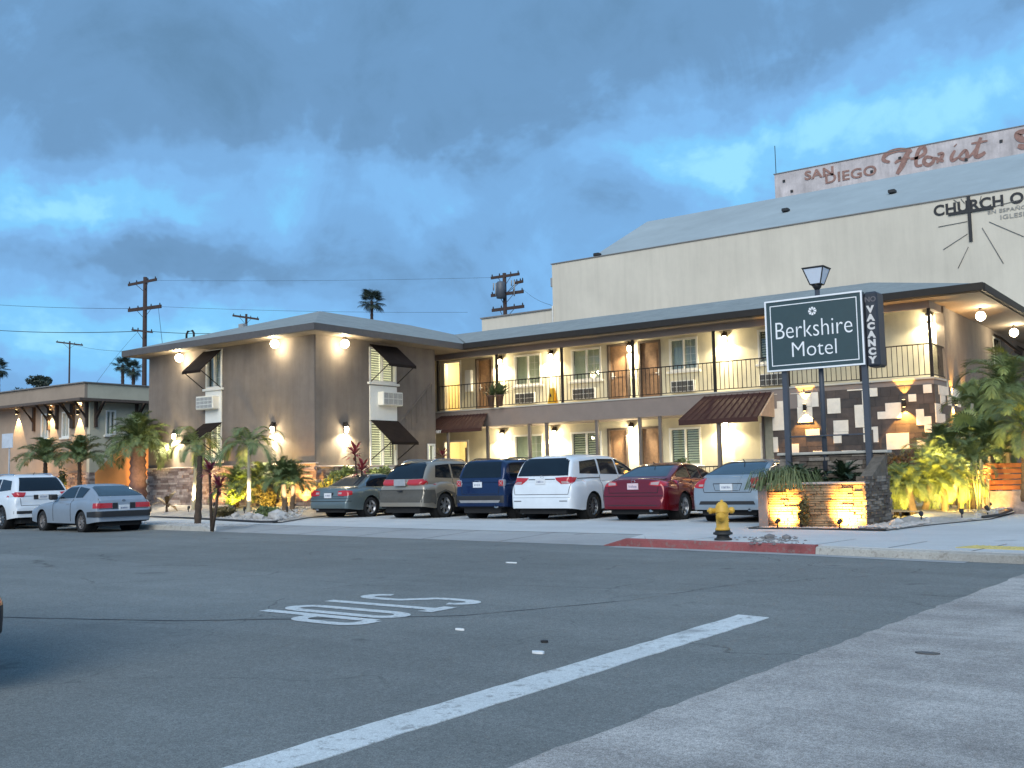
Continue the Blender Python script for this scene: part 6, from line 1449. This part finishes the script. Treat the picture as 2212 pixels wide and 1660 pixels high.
def antenna(y, z):
    def f(o, bvh, c): q = MB(); q.tube([(0, y, z), (0, y-.10, z+.07)], .012, 5); q.build('antenna', trim, o, True)
    return f
def wiper(x0, x1, z):
    def f(o, bvh, c):
        P = []
        for k in range(6):
            x = x0+(x1-x0)*k/5; h = bvh.ray_cast(Vector((x, c['rear']-1, z)), Vector((0, 1, 0)))[0]; P.append((x, h.y-.02, z))
        q = MB(); q.tube(P, .008, 5); q.build('wiper', trim, o, True)
    return f

LZ = .12; GP = 'cars nosed in along the motel parking bays'
LOT = {}
# 1 green-grey coupe
def sedan(L, H, rear, deck, rollz=.62):
    pass
coupe = dict(L=4.45, W=1.76, rear=-1.08, axr=0, axf=2.72, belt=.90, wb=.75, wt=.56, wr=.315, plate=(-.02, .70), ne=4.0, rr=.6, paint=paint('green_grey_paint', (.135, .175, .18)), reg='5KWM318',
    body=[(-1.08, .38), (-1.075, .52), (-1.04, .60), (-1.00, .86), (-.93, .965), (-.45, .985), (.3, .95), (2.0, .93), (2.5, .86), (3.1, .72), (3.33, .58), (3.37, .4)],
    roof=[(-.52, .93), (-.18, 1.10), (.22, 1.32), (.55, 1.375), (1.15, 1.37), (1.45, 1.30), (1.95, 1.05), (2.15, .90)],
    patches=[('rear_window', 'r', [(-.46, 1.33), (.46, 1.33)], [(-.62, 1.00), (.62, 1.00)], glass_l), ('side_window', 'R', [(-.02, 1.10), (.30, 1.29), (1.05, 1.325)], [(-.10, .97), (.3, .955), (1.2, .95)], glass_c), ('side_window', 'R', [(1.1, 1.325), (1.35, 1.28), (1.72, 1.08)], [(1.22, .95), (1.5, .945), (1.95, .94)], glass_c),
             ('tail_light', 'r', [(.40, .84), (.60, .86), (.80, .85)], [(.40, .70), (.6, .68), (.81, .69)], tail), ('tail_light', 'R', [(-1.0, .84), (-.82, .84)], [(-1.0, .70), (-.86, .72)], tail), ('reverse_light', 'r', [(.42, .80), (.56, .80)], [(.42, .74), (.56, .74)], clr, dict(off=.010))],
    lines=[('r', [(-.68, .95), (-.66, .66), (.66, .66), (.68, .95)]), ('r', [(-.84, .60), (.84, .60)]), ('R', [(.35, .95), (.33, .5), (.42, .3)]), ('R', [(1.75, .93), (1.72, .35)])],
    bright=[('R', [(-.12, .97), (-.03, 1.11), (.28, 1.31), (1.05, 1.345)], .009, chrome), ('r', [(-.85, .52), (.85, .52)], .012, trim)], mirror=(1.75, .96), extra=[handles([.6], .82), exhaust(-.5), ring(.90, .035, 0), boxpart('number_plate_recess', trim, -.20, .20, .055, .09, .61, .79)])
# 2 two-tone crossover
silver_beige = paint('champagne_paint', (.30, .265, .215), .3)
cross = dict(L=4.73, W=1.87, rear=-1.02, axr=0, axf=2.85, belt=1.06, wb=.84, wt=.66, wr=.36, plate=(-.04, 1.05), ne=4.6, rr=.45, gr=.5, paint=silver_beige, sill=.30, spokes=6, rim=rimm, reg='6CXL442',
    body=[(-1.02, .42), (-1.01, .66), (-.96, .72), (-.93, .95), (-.86, 1.10), (.2, 1.12), (2.3, 1.08), (2.7, 1.0), (3.4, .86), (3.65, .70), (3.71, .45)],
    roof=[(-.95, 1.04), (-.84, 1.20), (-.58, 1.55), (-.38, 1.70), (.2, 1.755), (1.3, 1.74), (1.7, 1.62), (2.35, 1.20), (2.55, 1.05)],
    patches=[('rear_window', 'r', [(-.60, 1.66), (.60, 1.66)], [(-.76, 1.17), (.76, 1.17)], glass_c), ('side_window', 'R', [(-.22, 1.56), (.42, 1.60)], [(-.34, 1.20), (.42, 1.17)], glass_c), ('side_window', 'R', [(.50, 1.60), (1.22, 1.60)], [(.50, 1.17), (1.28, 1.16)], glass_c), ('side_window', 'R', [(1.30, 1.60), (1.55, 1.56), (2.0, 1.28)], [(1.36, 1.16), (1.7, 1.15), (2.15, 1.14)], glass_c),
             ('tail_light', 'r', [(.24, 1.145), (.55, 1.155), (.88, 1.16)], [(.24, .98), (.55, .97), (.88, .99)], tail), ('tail_light', 'R', [(-.92, 1.14), (-.70, 1.10)], [(-.92, .99), (-.80, 1.03)], tail),
             ('cladding', 'r', [(-.92, .84), (.92, .84)], [(-.92, .48), (.92, .48)], clad), ('cladding', 'R', [(-.95, .84), (-.5, .84), (-.44, .60)], [(-.95, .46), (-.6, .46), (-.46, .40)], clad), ('cladding', 'R', [(.46, .66), (2.38, .66)], [(.44, .36), (2.40, .36)], clad), ('cladding', 'R', [(-.44, .72), (0, .84), (.44, .72)], [(-.40, .58), (0, .765), (.40, .58)], clad)],
    lines=[('r', [(-.9, .845), (.9, .845)]), ('R', [(.46, 1.15), (.46, .5)]), ('R', [(1.27, 1.15), (1.25, .45)]), ('R', [(2.3, 1.05), (2.3, .5)])], mirror=(2.0, 1.15), mirm=trim,
    extra=[handles([.62, 1.45], 1.0), boxpart('plate_panel', mat('plate_panel_silver', (.5, .5, .5), .3, .5), -.24, .20, .0, .06, .96, 1.16), roofrails(chrome, -.2, 1.4), boxpart('number_handle', trim, -.1, .1, -.01, .03, .80, .83)])
# 3 navy compact SUV
navyp = paint('navy_paint', (.008, .020, .070), .2)
jeep = dict(L=4.23, W=1.80, rear=-.86, axr=0, axf=2.57, belt=1.08, wb=.84, wt=.70, wr=.345, plate=(-.08, .96), ne=5.5, rr=.32, gr=.25, paint=navyp, sill=.30, spokes=6, rim=rimm, reg='8LPB905',
    body=[(-.86, .42), (-.855, .62), (-.83, .70), (-.82, 1.0), (-.78, 1.12), (.2, 1.13), (2.1, 1.09), (2.5, 1.05), (3.2, .98), (3.34, .8), (3.37, .45)],
    roof=[(-.82, 1.06), (-.74, 1.30), (-.62, 1.60), (-.50, 1.68), (.3, 1.71), (1.2, 1.68), (1.5, 1.62), (2.1, 1.20), (2.25, 1.06)],
    patches=[('rear_window', 'r', [(-.60, 1.60), (.60, 1.60)], [(-.70, 1.16), (.70, 1.16)], glass_c), ('side_window', 'R', [(-.45, 1.56), (.15, 1.58)], [(-.50, 1.17), (.15, 1.15)], glass_c), ('side_window', 'R', [(.22, 1.58), (.95, 1.58)], [(.22, 1.15), (.98, 1.15)], glass_c), ('side_window', 'R', [(1.02, 1.58), (1.4, 1.55), (1.85, 1.25)], [(1.05, 1.15), (1.5, 1.14), (1.95, 1.14)], glass_c),
             ('cladding', 'r', [(-.88, .66), (.88, .66)], [(-.88, .46), (.88, .46)], trim), ('skid_plate', 'r', [(-.72, .53), (.72, .53)], [(-.66, .46), (.66, .46)], mat('skid_silver', (.35, .33, .32), .4, .4), dict(off=.016)), ('cladding', 'R', [(-.42, .68), (0, .80), (.42, .68)], [(-.38, .56), (0, .75), (.38, .56)], trim), ('cladding', 'R', [(.42, .5), (2.15, .5)], [(.42, .34), (2.15, .34)], trim)],
    lines=[('r', [(-.66, 1.10), (-.64, .70), (.64, .70), (.66, 1.10)]), ('R', [(.19, 1.13), (.19, .45)]), ('R', [(1.0, 1.13), (.98, .42)])], mirror=(1.85, 1.17), mirm=trim,
    extra=[handles([.35, 1.15], .98), roofrails(trim, -.4, 1.2, .6), exhaust(.55, .36, .05), badge('SUV', 1.05, .05, -.1) if False else ring(1.06, .03, -.1, chrome, 3.2)])
def jeep_lamp(o, bvh, c):
    for s in (-1, 1):
        x, z = s*.735, 1.0; h = bvh.ray_cast(Vector((x-s*.03, c['rear']-1, z)), Vector((0, 1, 0)))[0]; q = MB(); y = h.y
        q.bbox(x-.10, x+.10, y-.03, y+.10, z-.10, z+.10, .03); b = q.build('tail_light', mat('lamp_frame_silver', (.4, .4, .42), .3, .5), o, True)
        q = MB(); q.bbox(x-.075, x+.075, y-.042, y-.0302, z-.075, z+.075, .005); q.build('lens', tail, b, True)
        q = MB()
        for t in (-1, 1): q.prism([(x-.06, y-.043, z-.06*t-.012), (x-.06, y-.043, z-.06*t+.012), (x+.06, y-.043, z+.06*t+.012), (x+.06, y-.043, z+.06*t-.012)], (0, -.004, 0))
        q.build('lens_mark', clr, b, True)
jeep['extra'].append(jeep_lamp)
# 4 white minivan
vwhite = paint('white_paint', (.66, .70, .74), .3, 0., .5)
van = dict(L=5.15, W=2.00, rear=-1.12, axr=0, axf=3.0, belt=1.05, wb=.91, wt=.74, wr=.345, plate=(-.03, 1.02), ne=5.2, rr=.42, gr=.32, paint=vwhite, sill=.26, spokes=10, rim=rimd, reg='7ZDG660',
    body=[(-1.12, .40), (-1.11, .60), (-1.07, .68), (-1.05, .95), (-.98, 1.12), (.2, 1.12), (2.6, 1.06), (3.0, 1.0), (3.7, .86), (3.98, .68), (4.03, .42)],
    roof=[(-1.03, 1.05), (-.95, 1.22), (-.76, 1.60), (-.62, 1.70), (.2, 1.745), (1.5, 1.73), (1.95, 1.62), (2.8, 1.18), (3.05, 1.02)],
    patches=[('rear_window', 'r', [(-.70, 1.64), (.70, 1.64)], [(-.80, 1.17), (.80, 1.17)], glass_c), ('side_window', 'R', [(-.40, 1.54), (.46, 1.60)], [(-.52, 1.22), (.46, 1.20)], glass_c), ('side_window', 'R', [(.56, 1.61), (1.42, 1.61)], [(.56, 1.20), (1.50, 1.18)], glass_c), ('side_window', 'R', [(1.50, 1.61), (1.8, 1.58), (2.42, 1.28)], [(1.58, 1.18), (2.0, 1.16), (2.6, 1.14)], glass_c),
             ('tail_light', 'r', [(.42, 1.12), (.70, 1.135), (.95, 1.14)], [(.46, 1.06), (.62, .95), (.96, .96)], tail), ('tail_light', 'R', [(-1.02, 1.13), (-.70, 1.12)], [(-1.02, .97), (-.84, 1.0)], tail), ('reverse_light', 'r', [(.62, 1.02), (.92, 1.02)], [(.64, .965), (.92, .965)], clr, dict(off=.010)), ('fog_light', 'r', [(.60, .52), (.84, .52)], [(.60, .50), (.84, .50)], trim, dict(off=.008))],
    lines=[('r', [(-.90, .94), (-.84, .68), (.84, .68), (.90, .94)]), ('R', [(.50, 1.16), (.48, .45)]), ('R', [(1.52, 1.14), (1.5, .36)]), ('R', [(2.72, 1.05), (2.66, .4)])],
    bright=[('R', [(-.70, 1.09), (.50, 1.10)], .012, trim), ('r', [(-.42, 1.075), (.42, 1.075)], .014, trim), ('r', [(-.9, .60), (.9, .60)], .004, gap)], mirror=(2.65, 1.15),
    extra=[handles([.64, 1.64], 1.02), ring(1.14, .04, 0, chrome), antenna(-.3, 1.73), wiper(-.05, .4, 1.185)])
# 5 red sedan
redp = paint('deep_red_paint', (.16, .004, .010), .2, .3, .8)
redc = dict(L=4.85, W=1.86, rear=-1.10, axr=0, axf=2.80, belt=.99, wb=.80, wt=.58, wr=.335, plate=(0, .86), ne=4.0, rr=.6, paint=redp, spokes=5, reg='8AKN271', platem=mat('pink_plate', (.66, .50, .53), .5),
    body=[(-1.10, .38), (-1.09, .54), (-1.06, .62), (-1.03, .90), (-1.0, 1.03), (-.90, 1.06), (-.5, 1.075), (.3, 1.03), (2.1, .98), (2.6, .92), (3.4, .78), (3.70, .62), (3.75, .4)],
    roof=[(-.70, 1.03), (-.20, 1.24), (.25, 1.40), (.75, 1.465), (1.2, 1.455), (1.6, 1.36), (2.2, 1.10), (2.45, .96)],
    patches=[('rear_window', 'r', [(-.50, 1.40), (.50, 1.40)], [(-.68, 1.10), (.68, 1.10)], glass_l), ('side_window', 'R', [(-.12, 1.16), (.30, 1.33), (.60, 1.37)], [(-.16, 1.09), (.3, 1.06), (.62, 1.05)], glass_c), ('side_window', 'R', [(.67, 1.375), (1.25, 1.385)], [(.69, 1.05), (1.30, 1.03)], glass_c), ('side_window', 'R', [(1.32, 1.385), (1.6, 1.32), (2.0, 1.14)], [(1.37, 1.03), (1.7, 1.02), (2.15, 1.0)], glass_c),
             ('tail_light', 'r', [(.48, .97), (.70, 1.0), (.88, .99)], [(.44, .89), (.66, .86), (.89, .87)], tail), ('reverse_light', 'r', [(.50, .955), (.72, .975)], [(.49, .90), (.70, .89)], clr, dict(off=.010)), ('tail_light', 'R', [(-1.02, .99), (-.70, .96)], [(-1.02, .88), (-.85, .92)], tail), ('bumper_slot', 'r', [(-.72, .40), (.72, .40)], [(-.62, .385), (.62, .385)], trim)],
    lines=[('r', [(-.72, 1.05), (-.68, .70), (.68, .70), (.72, 1.05)]), ('R', [(.65, 1.04), (.62, .4)]), ('R', [(1.36, 1.02), (1.32, .36)]), ('r', [(-.86, .62), (.86, .62)])],
    bright=[('R', [(-.16, 1.085), (.6, 1.05), (2.1, .995)], .008, chrome), ('r', [(-.5, .70), (-.2, .70)], .004, chrome)], mirror=(2.0, 1.02),
    extra=[handles([.40, 1.20], .92), ring(.985, .035, 0, chrome, 1.5), antenna(.2, 1.40), badge('SEDAN', .78, .028, -.5) if False else exhaust(.5)])
# 6 silver sedan
silp = paint('silver_paint', (.34, .37, .39), .28, .5)
silc = dict(L=4.63, W=1.87, rear=-1.03, axr=0, axf=2.78, belt=1.0, wb=.81, wt=.60, wr=.335, plate=(-.02, .82), ne=3.9, rr=.6, paint=silp, spokes=5, reg='7TQM088',
    body=[(-1.03, .38), (-1.02, .56), (-.99, .66), (-.95, .94), (-.90, 1.05), (-.80, 1.075), (.3, 1.04), (2.1, .98), (2.6, .92), (3.3, .80), (3.55, .62), (3.6, .4)],
    roof=[(-.76, 1.04), (-.25, 1.26), (.15, 1.41), (.6, 1.475), (1.1, 1.47), (1.5, 1.38), (2.1, 1.10), (2.35, .97)],
    patches=[('rear_window', 'r', [(-.54, 1.41), (.54, 1.41)], [(-.72, 1.11), (.72, 1.11)], glass_l), ('side_window', 'R', [(-.12, 1.20), (.25, 1.35), (.58, 1.39)], [(-.16, 1.10), (.3, 1.08), (.60, 1.06)], glass_c), ('side_window', 'R', [(.65, 1.39), (1.2, 1.40)], [(.67, 1.06), (1.25, 1.04)], glass_c),
             ('tail_light', 'r', [(.56, 1.04), (.72, 1.05), (.88, 1.0)], [(.60, .80), (.74, .80), (.91, .84)], tail), ('tail_light', 'R', [(-.92, 1.03), (-.66, .98)], [(-.98, .82), (-.78, .84)], tail), ('reverse_light', 'r', [(.60, .89), (.72, .89)], [(.61, .84), (.72, .84)], clr, dict(off=.010)),
             ('diffuser', 'r', [(-.66, .50), (.66, .50)], [(-.70, .42), (.70, .42)], trim)],
    lines=[('r', [(-.70, 1.04), (-.58, .70), (.58, .70), (.70, 1.04)]), ('R', [(.63, 1.05), (.6, .4)])],
    bright=[('r', [(-.36, .90), (.36, .90)], .010, trim), ('r', [(-.36, .90), (-.30, .74), (.30, .74), (.36, .90)], .006, trim)], mirror=(1.95, 1.03), extra=[handles([.36], .93), antenna(.1, 1.40), badge('SILVER', .955, .03) if False else exhaust(.55, .30)])
make_car('green-grey two-door coupe with bright five-spoke wheels, leftmost in the parking bays', 'car', (-24.05, 24.25, LZ), R(1), coupe, GP)
make_car('champagne and grey two-tone crossover with wide red tail lights in a parking bay', 'car', (-20.95, 24.15, LZ), R(0), cross, GP)
make_car('navy blue boxy compact SUV parked between the crossover and the white minivan', 'car', (-18.02, 24.05, LZ), R(1), jeep, GP)
make_car('white minivan with dark rear glass in the middle of the parking row', 'car', (-15.72, 23.95, LZ), R(1), van, GP)
make_car('deep red sedan with a pinkish licence plate between minivan and silver sedan', 'car', (-12.95, 23.95, LZ), R(1), redc, GP)
make_car('silver sedan parked right of the red sedan, partly behind the hydrant and planter', 'car', (-10.25, 23.55, LZ), R(0), silc, GP)
# street cars, facing left along the kerb
hatch_p = paint('pale_silver_blue_paint', (.28, .32, .37), .4, .3, .3)
hat = dict(L=4.20, W=1.66, rear=-.92, axr=0, axf=2.45, belt=.88, wb=.74, wt=.56, wr=.29, tw=.18, plate=(-.0, .66), ne=5.0, rr=.35, gr=.45, paint=hatch_p, sill=.24, spokes=8, rim=mat('dull_hubcap', (.16, .15, .15), .6), reg='1HAB502', name='parked_car',
    body=[(-.92, .40), (-.915, .60), (-.87, .63), (-.865, .84), (-.82, .93), (-.2, .94), (1.8, .90), (2.1, .86), (3.1, .72), (3.25, .58), (3.28, .38)],
    roof=[(-.84, .88), (-.66, 1.03), (-.22, 1.24), (.0, 1.31), (.5, 1.34), (1.1, 1.32), (1.35, 1.25), (1.75, .98), (1.9, .87)],
    patches=[('rear_window', 'r', [(-.54, 1.27), (.54, 1.27)], [(-.64, .99), (.64, .99)], glass_l), ('side_window', 'R', [(-.12, 1.20), (.50, 1.26)], [(.10, .96), (.52, .95)], glass_c), ('side_window', 'R', [(.58, 1.26), (1.12, 1.25), (1.46, 1.03)], [(.60, .95), (1.1, .94), (1.58, .93)], glass_c),
             ('tail_light', 'r', [(.34, .80), (.79, .80)], [(.34, .66), (.79, .66)], tail), ('tail_inner', 'r', [(.18, .80), (.33, .80)], [(.18, .64), (.33, .64)], trim), ('tail_light', 'R', [(-.86, .80), (-.72, .80)], [(-.88, .66), (-.72, .66)], tail), ('bumper', 'r', [(-.80, .58), (.80, .58)], [(-.80, .42), (.80, .42)], trim, dict(off=.05)), ('bumper', 'R', [(-.88, .58), (-.42, .56)], [(-.88, .42), (-.42, .42)], trim, dict(off=.02))],
    lines=[('R', [(.62, .92), (.60, .30)]), ('R', [(1.72, .88), (1.70, .30)]), ('r', [(-.68, .93), (-.70, .64), (.70, .64), (.68, .93)])], bright=[('R', [(-.7, .60), (2.9, .56)], .006, trim)], mirror=(1.55, .92), mirm=trim, extra=[handles([.80], .78), ring(.86, .02, .0, trim, 2)])
a = R(90)+math.atan(.111)*-1
ang = math.atan2(-.111, 1)
def streetcar(label, cat, x, c, dy=.0): return make_car(label, cat, (x, kerbY(x)-.95-dy, .012), R(90)+ang, c)
streetcar('old pale silver-blue two-door hatchback parked at the kerb on the left', 'car', -26.7, hat, .0)
wsuv = dict(L=4.60, W=1.84, rear=-.95, axr=0, axf=2.70, belt=1.06, wb=.84, wt=.66, wr=.35, plate=(0, .98), ne=4.8, rr=.45, gr=.4, paint=vwhite, sill=.30, spokes=10, rim=rimd, reg='8GHR173',
    body=[(-.95, .45), (-.94, .68), (-.90, .75), (-.88, 1.0), (-.80, 1.10), (.2, 1.10), (2.2, 1.05), (2.6, 1.0), (3.3, .88), (3.6, .70), (3.65, .45)],
    roof=[(-.88, 1.04), (-.72, 1.28), (-.50, 1.58), (-.30, 1.66), (.3, 1.70), (1.1, 1.68), (1.5, 1.58), (2.2, 1.20), (2.4, 1.04)],
    patches=[('rear_window', 'r', [(-.58, 1.58), (.58, 1.58)], [(-.72, 1.16), (.72, 1.16)], glass_c), ('side_window', 'R', [(-.3, 1.48), (.4, 1.54)], [(-.42, 1.20), (.42, 1.16)], glass_c), ('side_window', 'R', [(.48, 1.54), (1.2, 1.54)], [(.48, 1.16), (1.25, 1.14)], glass_c),
             ('tail_light', 'r', [(.52, 1.12), (.88, 1.14)], [(.60, .98), (.90, .98)], tail), ('tail_light', 'R', [(-.90, 1.12), (-.55, 1.10)], [(-.90, .98), (-.72, 1.0)], tail), ('cladding', 'r', [(-.88, .56), (.88, .56)], [(-.88, .47), (.88, .47)], trim), ('number_recess', 'r', [(-.3, 1.04), (.3, 1.04)], [(-.3, .90), (.3, .90)], trim)],
    lines=[('r', [(-.7, .95), (-.68, .72), (.68, .72), (.7, .95)]), ('R', [(.44, 1.13), (.42, .45)])], mirror=(2.0, 1.12), extra=[roofrails(chrome, -.2, 1.2), antenna(-.1, 1.66)])
streetcar('white SUV with dark rear glass parked ahead of the old hatchback', 'car', -31.8, wsuv, .0)
NEAR = dict(wsuv); NEAR['reg'] = '6PLD930'; NEAR['paint'] = paint('black_paint_gloss', (.012, .013, .016)); NEAR['body'] = [(-.95, .30), (-.95, .56), (-.90, .62), (-.74, .68), (-.72, 1.0), (-.66, 1.08), (.2, 1.10), (2.2, 1.05), (2.6, 1.0), (3.3, .88), (3.6, .70), (3.65, .45)]; NEAR['roof'] = [(-.68, 1.04), (-.55, 1.28), (-.40, 1.58), (-.2, 1.66), (.3, 1.70), (1.1, 1.68), (1.5, 1.58), (2.2, 1.20), (2.4, 1.04)]
NEAR = dict(NEAR, patches=[p for p in wsuv['patches'] if p[0] != 'number_recess']+[('reflector', 'r', [(.55, .60), (.86, .60)], [(.55, .54), (.86, .54)], mat('amber_reflector', (.45, .10, .01), .3, emit=(.5, .1, .0), estr=.03), dict(off=.012)), ('cladding', 'r', [(-.9, .69), (.9, .69)], [(-.9, .33), (.9, .33)], trim, dict(off=.008)), ('cladding', 'R', [(-.95, .69), (-.40, .69)], [(-.95, .33), (-.42, .40)], trim, dict(off=.008)), ('cladding', 'R', [(3.0, .6), (3.5, .6)], [(3.0, .4), (3.5, .4)], trim)])
make_car('nearest vehicle, only its black bumper corner showing at the left edge', 'car', (-7.54, 2.70, .012), R(90), NEAR)
